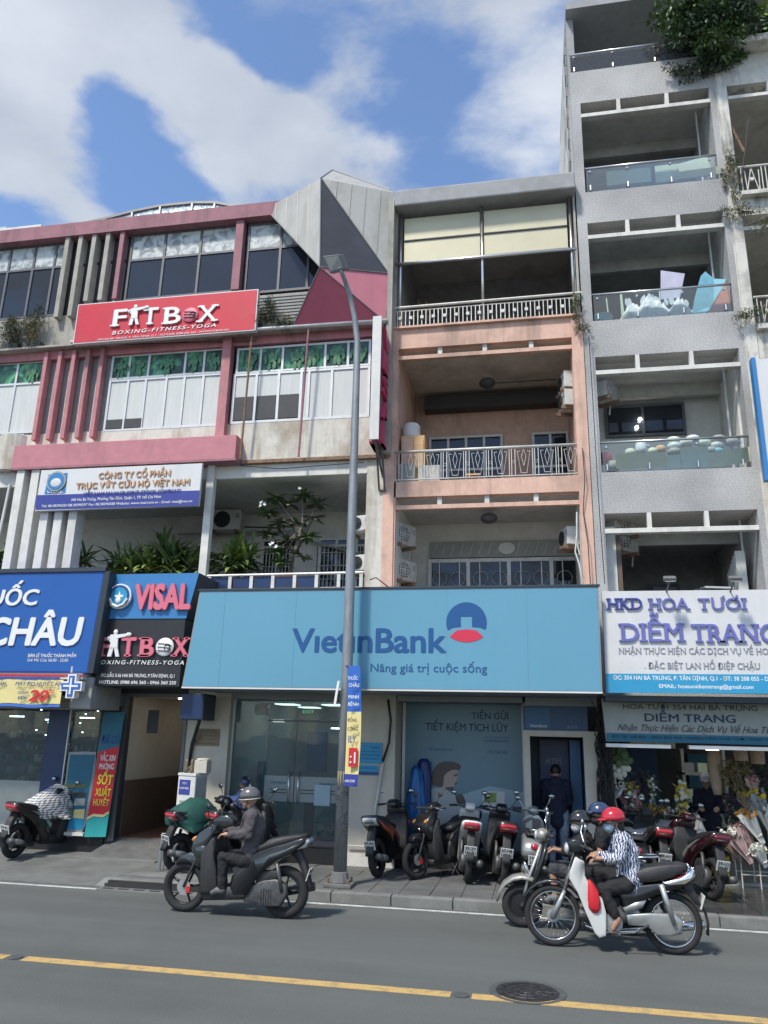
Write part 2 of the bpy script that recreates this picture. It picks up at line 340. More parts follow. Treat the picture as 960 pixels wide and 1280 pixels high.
dm('road_yellow', (.52, .35, .13), .8, var=.15, scale=40, dirt=(.2, .165, .11), dirtamt=.75, dscale=7, dthr=.5)
dm('kerb_black', (.03, .03, .03), .8, var=.3)
dm('kerb_worn', (.3, .3, .28), .8, var=.2, dirt=(.05, .05, .05), dirtamt=.9, dscale=3)
dm('iron', (.05, .05, .05), .6, .5, var=.3, scale=20, bump=.4)
dm('galv', (.29, .31, .32), .5, .45, var=.16, scale=4, stretch=(6, 6, 1), dirt=(.16, .16, .15), dirtamt=.4, dscale=2, streak=1)
dm('lamp_grey', (.2, .2, .2), .5, .4, var=.1)
dm('steel', (.62, .62, .6), .28, .9, var=.08)
dm('rail_white', (.62, .61, .57), .5, .2, var=.12, dirt=(.3, .22, .14), dirtamt=.4, dscale=6)
dm('white_trim', (.68, .67, .62), .8, var=.08, dirt=(.33, .31, .27), dirtamt=.45, dscale=1.5, streak=1)
dm('white_wall', (.62, .6, .53), .85, var=.08, bump=.3, bscale=20, dirt=(.3, .24, .17), dirtamt=.8, dscale=1.1, streak=1)
dm('pink', (.5, .21, .225), .8, var=.12, dirt=(.27, .15, .145), dirtamt=.65, dscale=1.3, streak=1)
dm('pink_box', (.5, .205, .23), .75, var=.08, dirt=(.32, .14, .155), dirtamt=.6, dscale=1)
dm('mauve', (.33, .155, .18), .8, var=.12, dirt=(.13, .075, .085), dirtamt=.5, dscale=1.3, streak=1)
dm('fin_grey', (.4, .38, .33), .85, var=.12, dirt=(.14, .13, .115), dirtamt=.5, dscale=1.5, streak=1)
dm('white_panel', (.66, .66, .63), .7, var=.06, dirt=(.42, .41, .38), dirtamt=.4, dscale=1.5, streak=1)
dm('grey_panel', (.33, .34, .33), .75, var=.1, dirt=(.2, .2, .19), dirtamt=.4, dscale=2)
dm('prism_white', (.4, .4, .375), .6, .1, var=.06, scale=2, dirt=(.26, .235, .19), dirtamt=.5, dscale=1.6, streak=1.2, dthr=.5)
dm('prism_dark', (.055, .058, .066), .45, .2, var=.2, scale=1.5)
dm('prism_pink', (.5, .115, .165), .6, var=.07, scale=1.5, dirt=(.36, .1, .14), dirtamt=.4, dscale=1.5, streak=1)
dm('prism_pink_light', (.57, .19, .235), .6, var=.07, scale=1.5, dirt=(.42, .16, .19), dirtamt=.4, dscale=1.5, streak=1)
dm('peach', (.68, .44, .34), .85, var=.07, bump=.3, bscale=25, dirt=(.34, .23, .18), dirtamt=.75, dscale=1.2, streak=1)
dm('peach_in', (.62, .42, .33), .85, var=.1, dirt=(.22, .15, .12), dirtamt=.6, dscale=1.2, streak=.6)
dm('ceil_old', (.6, .56, .49), .9, var=.1, dirt=(.16, .15, .13), dirtamt=.5, dscale=1.4)
dm('ceil_grey', (.58, .58, .55), .9, var=.1, dirt=(.2, .2, .19), dirtamt=.4, dscale=1)
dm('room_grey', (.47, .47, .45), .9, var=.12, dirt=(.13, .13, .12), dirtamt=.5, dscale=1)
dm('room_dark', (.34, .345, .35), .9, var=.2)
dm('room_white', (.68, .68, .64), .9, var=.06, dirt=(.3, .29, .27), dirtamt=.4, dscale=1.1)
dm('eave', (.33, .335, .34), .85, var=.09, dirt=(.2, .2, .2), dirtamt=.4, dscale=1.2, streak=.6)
dm('weathered', (.62, .6, .54), .9, var=.12, bump=.5, bscale=18, dirt=(.09, .09, .07), dirtamt=.85, dscale=1.3, streak=1.1, dthr=.52)
dm('pipe_white', (.62, .62, .6), .5, var=.1, dirt=(.35, .3, .24), dirtamt=.5, dscale=3)
dm('rust', (.22, .14, .09), .9, var=.35, scale=12)
dm('alu', (.62, .63, .62), .45, .3, var=.06, dirt=(.4, .4, .38), dirtamt=.3, dscale=3)
dm('dark_alu', (.12, .12, .125), .5, .4, var=.1)
dm('curtain', (.6, .62, .6), .9, var=.07, scale=3, stretch=(9, 9, .6))
dm('blind', (.58, .535, .37), .4, .1, var=.06, scale=1.2, dirt=(.45, .42, .32), dirtamt=.3, dscale=1)
dm('board', (.63, .72, .56), .8, var=.05); dm('board_y', (.66, .66, .42), .8, var=.05)
dm('plywood', (.62, .4, .2), .7, var=.14, scale=3, stretch=(1, 1, 8))
dm('ac_white', (.58, .585, .555), .5, var=.05, dirt=(.3, .26, .2), dirtamt=.5, dscale=4)
dm('ac_dark', (.035, .035, .035), .7)
dm('cable', (.02, .02, .02), .6)
dm('terracotta', (.3, .13, .08), .85); dm('pot_dark', (.05, .05, .05), .7)
dm('leaf_dark', (.032, .062, .03), .55, var=.45, scale=9); dm('leaf_mid', (.09, .15, .05), .5, var=.45, scale=8)
dm('leaf_light', (.22, .29, .07), .5, var=.35, scale=8); dm('leaf_grey', (.1, .125, .075), .7, var=.4, scale=9); dm('leaf_dry', (.25, .21, .11), .8, var=.3)
dm('bark', (.17, .15, .12), .9, var=.3, scale=10); dm('petal_white', (.75, .75, .68), .6)
dm('sign_bank', (.125, .325, .445), .38, var=.025, scale=.6, dirt=(.11, .295, .41), dirtamt=.3, dscale=.5, dthr=.45); dm('bank_blue', (.012, .085, .25), .4, var=0); dm('bank_navy', (.015, .075, .24), .4, var=0); dm('bank_red', (.62, .03, .07), .4, var=0)
dm('print_navy', (.008, .03, .075), .5, var=0); dm('sign_edge', (.03, .045, .06), .5, var=0)
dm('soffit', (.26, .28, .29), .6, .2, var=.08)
dm('sign_white', (.66, .66, .65), .5, var=.04, scale=1.5, dirt=(.5, .5, .49), dirtamt=.4, dscale=1.5, streak=.6)
dm('sign_navy', (.035, .05, .27), .5, var=.03); dm('sign_royal', (.012, .1, .37), .42, var=.05, scale=1.1); dm('sign_visal', (.04, .2, .46), .45, var=.05, scale=2); dm('sign_black', (.022, .022, .025), .45, var=.1)
dm('sign_red', (.56, .012, .035), .5, var=.06, scale=2, dirt=(.45, .05, .07), dirtamt=.4, dscale=1.3); dm('letter_white', (.78, .78, .76), .5, var=.04); dm('letter_pink', (.68, .16, .22), .5, var=.06); dm('letter_violet', (.14, .15, .42), .5, var=.12, scale=6)
dm('letter_blue', (.02, .06, .27), .5, var=0); dm('letter_black', (.02, .02, .02), .5, var=0); dm('letter_gold', (.52, .3, .16), .45, .2, var=.1); dm('letter_yellow', (.75, .62, .05), .5, var=0); dm('letter_red', (.65, .03, .03), .5, var=0); dm('letter_grey', (.26, .26, .3), .5, var=0)
dm('sign_cyan', (.03, .3, .52), .45, var=.04); dm('banner_yellow', (.72, .62, .27), .6, var=.04); dm('banner_blue', (.03, .13, .48), .6, var=.04); dm('teal', (.03, .36, .36), .6, var=.04); dm('teal_dark', (.02, .13, .2), .6, var=.05); dm('banner_red', (.6, .02, .03), .6, var=.05)
dm('panel_dull', (.33, .35, .32), .6, var=.06); dm('beige', (.55, .51, .42), .8, var=.05, dirt=(.36, .33, .27), dirtamt=.35, dscale=1.6, streak=.6)
dm('dark_grey', (.045, .047, .05), .6, var=.15); dm('black', (.012, .012, .013), .5, var=.1); dm('navy_panel', (.01, .03, .1), .4, var=.1); dm('plaque', (.2, .155, .1), .5, .3, var=.15)
dm('passage_wall', (.58, .52, .43), .7, var=.06); dm('passage_brown', (.13, .09, .065), .55, var=.12); dm('passage_floor', (.2, .1, .06), .6, var=.1)
dm('bank_wall_in', (.36, .47, .5), .7, var=.04); dm('poster_blue', (.13, .24, .3), .35, var=.05, scale=1.3); dm('poster_light', (.3, .42, .47), .4, var=.04); dm('skin_print', (.45, .34, .3), .5, var=.03); dm('hair_print', (.09, .07, .065), .5, var=.1); dm('cloth_print', (.42, .45, .45), .5, var=.04)
dm('atm_blue', (.01, .055, .14), .4, var=.08); dm('atm_mid', (.015, .1, .22), .4, var=.08); dm('lit', (1, 1, .95), .5, var=0, emit=((1, .98, .92), 9)); dm('lit_soft', (1, 1, .95), .5, var=0, emit=((1, .95, .8), 2.2)); dm('exit', (.05, .5, .3), .5, var=0, emit=((.1, .9, .45), .7))
MT['glass'] = glassmat('glass', (.9, .96, .94), .95); MT['glass_dark'] = glassmat('glass_dark', (.035, .042, .05), .25, gl=(.85, .9, 1)); MT['glass_bank'] = glassmat('glass_bank', (.5, .6, .64), .92, gl=(.7, .7, .7)); MT['glass_film'] = glassmat('glass_film', (.4, .47, .46), .35); MT['glass_rail'] = glassmat('glass_rail', (.93, .97, .955), .945)
MT['film_worn'] = patmat('film_worn', 'noise', (.22, .25, .25), (.62, .65, .62), 4, .35, c=(.5, .54, .53))
MT['green_print'] = patmat('green_print', 'noise', (.018, .05, .032), (.12, .42, .2), 3.2, .3, c=(.03, .13, .075))
dm('print_figure', (.07, .2, .09), .4, var=.5, scale=18)
dm('foil', (.55, .6, .58), .25, .8, var=.3, scale=4, bump=2, bscale=9)
_t = MT['asphalt'].node_tree; _b = _t.nodes['Principled BSDF']; _src = _b.inputs['Base Color'].links[0].from_socket
_g = N(_t, 'ShaderNodeNewGeometry'); _m = N(_t, 'ShaderNodeMapping'); _m.inputs['Scale'].default_value = (.12, 1.5, 1); _n = N(_t, 'ShaderNodeTexNoise'); _n.inputs['Scale'].default_value = 1; _n.inputs['Detail'].default_value = 6
_r = N(_t, 'ShaderNodeMapRange'); _r.inputs[1].default_value = .3; _r.inputs[2].default_value = .7; _r.inputs[3].default_value = .86; _r.inputs[4].default_value = 1.12; _x = N(_t, 'ShaderNodeMix', data_type='RGBA', blend_type='MULTIPLY'); _x.inputs['Factor'].default_value = 1
for _a, _c in ((_g.outputs['Position'], _m.inputs[0]), (_m.outputs[0], _n.inputs['Vector']), (_n.outputs['Fac'], _r.inputs[0]), (_src, _x.inputs['A']), (_r.outputs[0], _x.inputs['B']), (_x.outputs['Result'], _b.inputs['Base Color'])): _t.links.new(_a, _c)
# pebble-dash facade
m = mat('pebble', (.34, .335, .33), .9, var=.0, bump=1.5, bscale=60); t = m.node_tree
vo = N(t, 'ShaderNodeTexNoise'); vo.inputs['Scale'].default_value = 42; vo.inputs['Detail'].default_value = 3; g_ = N(t, 'ShaderNodeNewGeometry'); t.links.new(g_.outputs['Position'], vo.inputs['Vector'])
n_ = N(t, 'ShaderNodeTexNoise'); n_.inputs['Scale'].default_value = .9; n_.inputs['Detail'].default_value = 7; t.links.new(g_.outputs['Position'], n_.inputs['Vector'])
r_ = N(t, 'ShaderNodeValToRGB'); t.links.new(vo.outputs['Fac'], r_.inputs[0]); r_.color_ramp.elements[0].position = .36; r_.color_ramp.elements[0].color = (.37, .37, .365, 1); r_.color_ramp.elements[1].position = .64; r_.color_ramp.elements[1].color = (.53, .525, .51, 1)
q_ = N(t, 'ShaderNodeMapRange'); t.links.new(n_.outputs['Fac'], q_.inputs[0]); q_.inputs[1].default_value = .3; q_.inputs[2].default_value = .7; q_.inputs[3].default_value = .78; q_.inputs[4].default_value = 1.15
x_ = N(t, 'ShaderNodeMix', data_type='RGBA', blend_type='MULTIPLY'); x_.inputs['Factor'].default_value = 1; t.links.new(r_.outputs[0], x_.inputs['A']); t.links.new(q_.outputs[0], x_.inputs['B']); t.links.new(x_.outputs['Result'], t.nodes['Principled BSDF'].inputs['Base Color']); MT['pebble'] = m

# ------------------------------------------------------------------ ground
struct('ground', MB().box(-400, 400, -300, 400, -.6, -.3), 'concrete_pave')
struct('road', MB().box(-60, 60, -5, 10.86, -.4, 0), 'asphalt')
rm = thing('lane_line', 'yellow line painted along the middle of the road', 'road marking', (0, 7.47, .004))
rm['kind'] = 'structure'; del rm['category']
for a, b in ((-40, -5.0), (-4.82, -.78), (-.60, 30)): bx('painted_line', 'road_yellow', rm, a, b, 7.40, 7.54, .0005, .004)
el = MB().box(-40, -5.15, 10.68, 10.75, .0005, .004).box(-3.45, 30, 10.68, 10.75, .0005, .004); struct('edge_line', el, 'road_white')
for x, w in ((-4.91, .1), (-.69, .1)):
    solo('road_stud', MB().lathe([(.0, 0), (.07, 0), (.065, .008), (.04, .01), (0, .01)], (x, 7.47, .0045), n=14), 'asphalt_patch', 'small dark round cover set in the yellow line '+('at the left' if x < -3 else 'near the manhole'), 'road stud')
# sidewalk
sw = struct('sidewalk', MB().box(-5.9, 40, 11.02, 14.2, -.3, .108), 'grout')
struct('driveway', MB().loft([[(-60, 10.86, -.2), (-60, 10.86, .012), (-60, 12.3, .11), (-60, 14.2, .12), (-60, 14.2, -.2)], [(-5.9, 10.86, -.2), (-5.9, 10.86, .012), (-5.9, 12.3, .11), (-5.9, 14.2, .12), (-5.9, 14.2, -.2)]]), 'concrete_pave')
struct('seam_kerb', MB().box(-30, -5.92, 12.30, 12.42, .1, .128), 'kerb')
struct('entrance_ramp', MB().loft([[(-7.25, 12.45, .1), (-7.1, 13.2, .34), (-7.1, 13.2, .0), (-7.25, 12.45, .0)], [(-5.75, 12.35, .1), (-5.9, 13.2, .34), (-5.9, 13.2, 0), (-5.75, 12.35, 0)]]), 'slab_a')
sl = None
for i in range(26):
    for j in range(7):
        x = -5.88+i*.405; y = 11.04+j*.405
        if x > 4.6: continue
        w = x > 1.7
        q = MB().box(0, .397, 0, .387, 0, .05)
        if sl is None or w != sl[1]:
            sl = (q.build('paving_slab', 'slab_wet' if w else 'slab_a', None, loc=(x, y, .068), bevel=.003), w)
            if w is False: sl_a = sl
            o = sl[0]; o.parent = sw
        else: o = inst(sl[0], (x, y, .068), sw)
        o.location.z += random.uniform(-.003, .003); o.rotation_euler = (random.uniform(-.006, .006), random.uniform(-.006, .006), 0)
kb = struct('kerb', MB().box(-5.9, 40, 10.88, 11.0, -.3, .09), 'grout')
k0 = None
for i in range(26):
    x = -3.5+i*.8 - .0
    if x > 6: break
    blk = i >= 8
    q = MB().box(0, .79, -.012, .135, -.2, .122)
    if blk: 
        o = MB().box(0, .39, -.012, .135, -.2, .122).build('kerb_stone', 'kerb' if i % 2 else 'kerb_black', kb, loc=(x, 10.87, 0), bevel=.012)
        o = MB().box(.4, .79, -.012, .135, -.2, .122).build('kerb_stone', 'kerb_worn' , kb, loc=(x, 10.87, 0), bevel=.012)
    elif k0 is None: k0 = q.build('kerb_stone', 'kerb', kb, loc=(x, 10.87, 0), bevel=.012)
    else: inst(k0, (x, 10.87, random.uniform(-.004, .004)), kb)
# storm drain inlet with slots
dr = thing('storm_drain', 'concrete kerb inlet with a slotted iron grate at the road edge', 'drain', (-5.2, 10.9, 0))
MB().loft([[(-6.1, 10.86, 0), (-6.0, 10.95, .11), (-5.75, 11.5, .125), (-5.75, 11.5, 0)], [(-3.5, 10.86, 0), (-3.5, 10.95, .11), (-3.5, 11.5, .125), (-3.5, 11.5, 0)]]).build('inlet_block', 'kerb', dr, bevel=.01)
MB().box(-5.95, -4.0, 10.66, 10.856, .0005, .012).build('grate', 'kerb', dr)
MB().box(-5.93, -4.02, 10.849, 10.858, .013, .06).build('slot', 'kerb_black', dr)
for i in range(8): bx('slot', 'kerb_black', dr, -5.9+i*.23, -5.74+i*.23, 10.72, 10.79, .0125, .0145)
# manhole
mh = thing('manhole_cover', 'round cast iron manhole cover in the asphalt beyond the yellow line', 'manhole', (-.14, 7.71, .004))
MB().lathe([(0, 0), (.33, 0), (.33, .006), (.29, .006), (.285, .002), (.0, .002)], (-.14, 7.71, .001), n=36).build('frame', 'asphalt_patch', mh)
MB().lathe([(0, 0), (.27, 0), (.27, .005), (0, .006)], (-.14, 7.71, .004), n=36).build('lid', 'iron', mh)
q = MB()
for r in (.07, .14, .21): q.torus((-.14, 7.71, .011), r, .008, 'z', 28, 5)
for k in range(12):
    a = k*math.pi/6; q.tube([(-.14+.07*math.cos(a), 7.71+.07*math.sin(a), .012), (-.14+.25*math.cos(a), 7.71+.25*math.sin(a), .012)], .006, 5)
q.build('rib', 'iron', mh, kind='stuff')

# ------------------------------------------------------------------ building kit
def facade(name, m, p, x0, x1, z0, z1, Y0, Y1, holes):
    xs = sorted({x0, x1, *[h[0] for h in holes], *[h[1] for h in holes]}); zs = sorted({z0, z1, *[h[2] for h in holes], *[h[3] for h in holes]})
    xs = [x for x in xs if x0 <= x <= x1]; zs = [z for z in zs if z0 <= z <= z1]; mb = MB()
    for j in range(len(zs)-1):
        i = 0
        while i < len(xs)-1:
            def hole(i): cx, cz = (xs[i]+xs[i+1])/2, (zs[j]+zs[j+1])/2; return any(h[0] < cx < h[1] and h[2] < cz < h[3] for h in holes)
            if hole(i): i += 1; continue
            k = i
            while k+1 < len(xs)-1 and not hole(k+1): k += 1
            mb.box(xs[i], xs[k+1], Y0, Y1, zs[j], zs[j+1]); i = k+1
    return mb.build(name, m, p)
def room(p, x0, x1, Y0, Y1, z0, z1, wall, ceil=None, floor=None, back=None):
    bx('ceiling', ceil or wall, p, x0-.1, x1+.1, Y0, Y1+.1, z1, z1+.1)
    bx('floor', floor or wall, p, x0-.1, x1+.1, Y0, Y1+.1, z0-.1, z0)
    MB().box(x0-.1, x0, Y0, Y1+.1, z0, z1).build('side_wall', wall, p); MB().box(x1, x1+.1, Y0, Y1+.1, z0, z1).build('side_wall', wall, p)
    bx('back_wall', back or wall, p, x0, x1, Y1, Y1+.1, z0, z1)
def window(p, xs, zs, Y, frame, glass, t=.035, d=.05, skip=(), name='window'):
    """frame of bars at every x of xs and z of zs; one pane object per cell (glass: material, or function of the cell)"""
    mb = MB()
    for x in xs: mb.box(x-t/2, x+t/2, Y-d/2-.002, Y+d/2, zs[0]-t/2, zs[-1]+t/2)
    for z in zs:
        for i in range(len(xs)-1): mb.box(xs[i]+t/2, xs[i+1]-t/2, Y-d/2, Y+d/2, z-t/2, z+t/2)
    w = mb.build(name, frame, p)
    for i in range(len(xs)-1):
        for j in range(len(zs)-1):
            if (i, j) in skip: continue
            g = glass(i, j) if callable(glass) else glass
            if g: bx('pane', g, w, xs[i]+t/2, xs[i+1]-t/2, Y-.004, Y+.004, zs[j]+t/2, zs[j+1]-t/2)
    return w

# ------------------------------------------------------------------ building A: pink trimmed gym building (left)
A = thing('gym_building', 'pink and white trimmed building with grey and pink faceted cladding at its upper corner', 'building', (-7.5, 13, .12))
XL = -16
# body behind everything
bx('rear_block', 'room_grey', A, XL, -2.5, 17.2, 24, 0, 12.3)
# ground floor
facade('ground_floor_wall', 'dark_grey', A, XL, -7.08, .12, 4.55, 13, 13.25, [(-14, -8.05, .42, 2.5), (-8.05, -7.55, .42, 2.5), (-8.1, -7.54, .42, 2.5)])
MB().box(-7.08, -5.92, 13, 13.25, 2.7, 4.55).build('lintel', 'dark_grey', A)
MB().box(-5.92, -5.13, 13, 13.3, .12, 4.55).build('pier', 'beige', A)
MB().box(-3.12, -2.26, 13, 13.75, .12, 4.55).build('pier', 'beige', A); MB().box(-3.14, -2.24, 12.985, 13, .12, .3).build('plinth', 'white_trim', A)
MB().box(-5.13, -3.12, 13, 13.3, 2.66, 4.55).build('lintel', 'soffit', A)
# passage
room(A, -7.08, -5.92, 13.25, 18, .34, 2.68, 'passage_wall', 'passage_wall', 'passage_floor', 'room_dark')
bx('dado', 'passage_brown', A, -7.08, -7.05, 13.25, 17.9, .34, 1.25); bx('dado', 'passage_brown', A, -5.95, -5.92, 13.25, 17.9, .34, 1.25)
MB().box(-7.13, -7.03, 12.97, 13.02, .3, 2.72).build('door_jamb', 'dark_alu', A); MB().box(-5.95, -5.9, 12.97, 13.02, .3, 2.72).build('door_jamb', 'dark_alu', A); MB().box(-7.03, -5.95, 12.97, 13.02, 2.66, 2.72).build('door_head', 'dark_alu', A)
MB().box(-6.75, -6.55, 13.22, 13.24, 2.05, 2.45).build('notice', 'dark_grey', A)
for y in (13.7, 15.2): MB().lathe([(0, 0), (.07, 0), (.07, .01), (0, .01)], (-6.35, y, 2.665), n=10).build('ceiling_light', 'lit', A)
MB().box(-7.5, -7.12, 12.98, 13, 2.5, 2.72).build('soffit_board', 'soffit', A)
# pharmacy interior
room(A, -14, -7.4, 13.25, 16.5, .4, 2.6, 'panel_dull', 'panel_dull', 'panel_dull', 'panel_dull')
MB().box(-14, -8.1, 13.02, 13.1, .42, 1.2).build('counter_panel', 'panel_dull', A); MB().box(-8.72, -8.5, 13.0, 13.02, .45, 1.18).build('counter_panel', 'grey_panel', A)
MB().box(-8.52, -8.12, 12.97, 13.05, .42, 2.5).build('corner_post', 'navy_panel', A); MB().box(-8.11, -8.09, 12.96, 13.0, .42, 2.5).build('shop_mullion', 'alu', A)
MB().box(-10.1, -8.53, 13.03, 13.04, 1.2, 2.5).build('shop_pane', 'glass_bank', A); MB().box(-12, -10.13, 13.03, 13.04, 1.2, 2.5).build('shop_pane', 'glass_bank', A); MB().box(-8.08, -7.55, 13.03, 13.04, .42, 2.5).build('shop_pane', 'glass_bank', A)
sh = MB()
for i in range(7): sh.box(-12, -7.6, 15.9, 16.3, .9+i*.24, .925+i*.24)
sh.build('shelving', 'panel_dull', A)
for c_, mn in enumerate(('board', 'teal', 'poster_light', 'sign_white', 'leaf_grey')):
    q = MB()
    for i in range(7):
        x = -12
        while x < -7.7:
            w = random.uniform(.05, .12)
            if random.random() < .19: q.box(x, x+w, 15.88, 16.1, .925+i*.24, .925+i*.24+random.uniform(.08, .17))
            x += w+.01
    q.build('medicine_box', mn, A, kind='stuff')
for x, z, w in ((-9.6, 2.25, .35), (-8.85, 2.3, .3), (-7.95, 2.2, .45), (-10.4, 2.3, .3)): bx('tube_light', 'lit', A, x, x+w, 14.5, 14.54, z, z+.02)
q = MB()
for k in range(16): q.box(*(lambda x, z: (x, x+.025, 15.2, 15.22, z, z+.02))(random.uniform(-10.5, -7.8), random.uniform(1.9, 2.5)))
q.build('spot_light', 'lit', A, kind='stuff')
MB().box(-9.6, -7.52, 12.8, 13.0, 2.42, 2.66).build('shutter_box', 'fin_grey', A); MB().box(-14, -9.62, 12.8, 13.0, 2.42, 2.66).build('shutter_box', 'fin_grey', A)
q = MB()
for k in range(5): q.tube([(-14, 12.795, 2.44+k*.05), (-7.52, 12.795, 2.44+k*.05)], .012, 6)
q.build('shutter_slat', 'fin_grey', A, kind='stuff')
MB().box(-14, -7.52, 12.86, 13.0, .37, .42).build('shop_sill', 'white_trim', A); MB().box(-14, -7.2, 12.96, 13, .12, .36).build('plinth', 'black', A)
# level 2: terrace behind the signs
MB().box(XL, -2.46, 13, 13.3, 4.4, 4.58).build('slab_edge', 'white_trim', A)
room(A, XL, -2.865, 13.02, 15.4, 4.55, 6.652, 'room_white', 'ceil_grey', 'concrete_pave', 'room_white')
MB().box(-2.86, -2.46, 12.98, 13.4, 4.5, 7.0).build('corner_pier', 'white_wall', A)
MB().box(XL, -2.46, 13.0, 13.35, 6.66, 6.93).build('beam', 'white_trim', A)
MB().box(-5.9, -5.76, 12.9, 13.04, 4.6, 6.9).build('pillar', 'white_trim', A)
for i, x in enumerate((-9.68, -9.36, -9.04, -8.74, -8.44)): MB().box(x-.085, x+.085, 12.72, 13.0, 4.72, 6.66 if i > 1 else 6.92).build('fin', 'white_trim', A, bevel=.006)
MB().tube([(-10.15, 12.95, 4.7), (-10.05, 12.95, 6.7)], .03).build('drain_pipe', 'pipe_white', A)
for xx0, xx1 in ((-5.6, -4.95), (-4.35, -3.6), (-3.55, -3.0), (-8.0, -7.5)):
    w = window(A, [xx0, (xx0+xx1)/2, xx1], [4.6, 5.9, 6.05], 15.36, 'rail_white', 'glass_dark', .05)
    q = MB()
    for k in range(9): x = xx0+(xx1-xx0)*(k+.5)/9; q.box(x-.008, x+.008, 15.3, 15.32, 4.65, 5.9)
    for k in range(4): q.box(xx0, xx1, 15.3, 15.315, 4.9+k*.28, 4.915+k*.28)
    q.build('window_grille', 'rail_white', w, kind='stuff')
MB().box(-7.9, -7.2, 15.33, 15.4, 4.6, 5.8).build('door_panel', 'dark_alu', A); MB().box(-4.9, -4.4, 15.33, 15.4, 4.6, 5.9).build('door_panel', 'room_white', A)
q = MB().tube([(-5.76, 12.95, 4.80), (-2.86, 12.95, 4.82)], .022)
q.build('terrace_rail', 'rail_white', A)
for k in range(8): x = -5.7+k*.4; MB().box(x-.03, x+.03, 12.94, 12.96, 4.55, 4.8).build('rail_post', 'rail_white', A)
for k in range(5): MB().box(-5.66+k*.4+.01, -5.36+k*.4+.02, 12.97, 12.98, 4.58, 4.77).build('rail_panel', 'navy_panel', A)
MB().tube([(-7.5, 15.2, 6.2), (-4.9, 15.2, 6.2), (-4.6, 15.2, 6.0), (-3.2, 15.2, 5.6)], .025).build('conduit', 'grey_panel', A)
MB().tube([(-6.8, 15.1, 6.35), (-5.2, 15.1, 6.25), (-4.9, 15.0, 5.9)], .018).build('conduit', 'dark_grey', A)
# level 3
MB().box(XL, -9.96, 13.0, 13.3, 6.93, 7.78).build('sill_wall', 'white_wall', A)
MB().box(-9.96, -2.46, 13.0, 13.3, 6.93, 7.76).build('sill_wall', 'white_wall', A)
MB().lathe([(.0, 0), (.34, 0), (.34, .75), (0, .75)], (-10.18, 13.15, 6.98), n=24).build('rounded_corner', 'white_wall', A, smooth=False)
MB().box(-5.28, -2.5, 12.9, 13.0, 6.91, 6.97).build('rusted_ledge', 'rust', A); MB().box(-5.28, -2.5, 12.96, 13.0, 6.97, 7.0).build('broken_render', 'fin_grey', A)
MB().box(-9.9, -5.29, 12.7, 13.0, 6.94, 7.41).build('pink_band', 'pink_box', A, bevel=.01)
MB().box(-9.93, -5.26, 12.68, 13.0, 6.90, 6.937).build('band_edge', 'mauve', A)
gp = lambda i, j: 'green_print' if j == 1 else 'curtain'
def figure(x, zc, s, w):
    mb = MB(); Y = 12.985
    for c, r in (((0, .2), (.05, .06)), ((0, .04), (.1, .13)), ((-.13, .08), (.05, .1)), ((.13, .08), (.05, .1)), ((-.17, -.04), (.04, .09)), ((.17, -.04), (.04, .09)), ((-.05, -.18), (.05, .12)), ((.06, -.18), (.05, .12))):
        mb.ell((x+c[0]*s*random.uniform(.5, 1.4), Y, zc+c[1]*s*random.uniform(.6, 1.2)), (r[0]*s, .003, r[1]*s), 10, 5)
    mb.build('printed_figure', 'print_figure', w)
xa = [-11.0, -10.35, -9.72]; w = window(A, xa, [7.82, 8.9, 9.38], 13.02, 'alu', gp, .045); figure(-10.0, 9.1, .7, w)
xb = [-8.2, -7.8, -7.42, -6.98, -6.6, -6.2, -5.82]
w = window(A, [-8.2, -7.82, -7.4, -6.62, -6.22, -5.82], [8.87, 9.37], 13.02, 'alu', 'green_print', .045)
for x in (-8.0, -7.6, -7.0, -6.42, -6.02): figure(x, 9.1, .72, w)
window(A, xb, [7.76, 8.83], 13.02, 'alu', lambda i, j: 'curtain', .045)
w = window(A, [-5.52, -5.05, -4.6, -3.75, -3.3, -2.88], [8.82, 9.33], 13.02, 'alu', 'green_print', .045)
for x in (-5.28, -4.82, -4.32, -4.02, -3.52, -3.08): figure(x, 9.06, .78, w)
window(A, [-5.55, -5.1, -4.65, -4.2, -4.05, -3.6, -3.15, -2.88], [7.78, 8.78], 13.02, 'alu', 'curtain', .05)
# dark sheets painted as the room's shade seen through open lower panes
for x0, x1 in ((-5.52, -5.13), (-5.07, -4.68), (-4.62, -4.23)): bx('shade_sheet', 'dark_grey', A, x0, x1, 12.985, 13.01, 7.82, 8.3)
for x0, x1 in ((-8.17, -7.83), (-7.78, -7.42)): bx('shade_sheet', 'dark_grey', A, x0, x1, 12.985, 13.01, 7.79, 7.98)
for x in (-9.52, -9.2, -8.88, -8.55, -8.3): pass
MB().box(-9.7, -8.2, 13.05, 13.1, 7.76, 9.4).build('backing_panel', 'grey_panel', A)
for k in range(4): bx('backing_strip', 'white_panel', A, -9.5+k*.32, -9.32+k*.32, 13.03, 13.05, 7.78, 9.38)
for k in range(5): x = -9.63+k*.315; bx('fin', 'pink', A, x-.042, x+.042, 12.85, 13.0, 7.58, 9.5, bevel=.005)
bx('pillar', 'pink', A, -5.8, -5.62, 12.86, 13.05, 7.42, 9.6, bevel=.005)
MB().box(XL, -2.5, 12.93, 13.3, 9.38, 9.56).build('frieze', 'pink', A)
MB().box(XL, -2.5, 12.75, 13.6, 9.56, 9.6).build('ledge', 'fin_grey', A)
MB().tube([(-9.0, 12.7, 9.60), (-2.5, 12.7, 9.55)], .035).build('ledge_pipe', 'pipe_white', A, smooth=True)
MB().tube([(-5.15, 12.72, 9.6), (-5.22, 12.78, 6.95)], .022).build('down_pipe', 'rust', A); MB().tube([(-4.02, 12.72, 9.6), (-4.1, 12.78, 6.95)], .022).build('down_pipe', 'mauve', A)
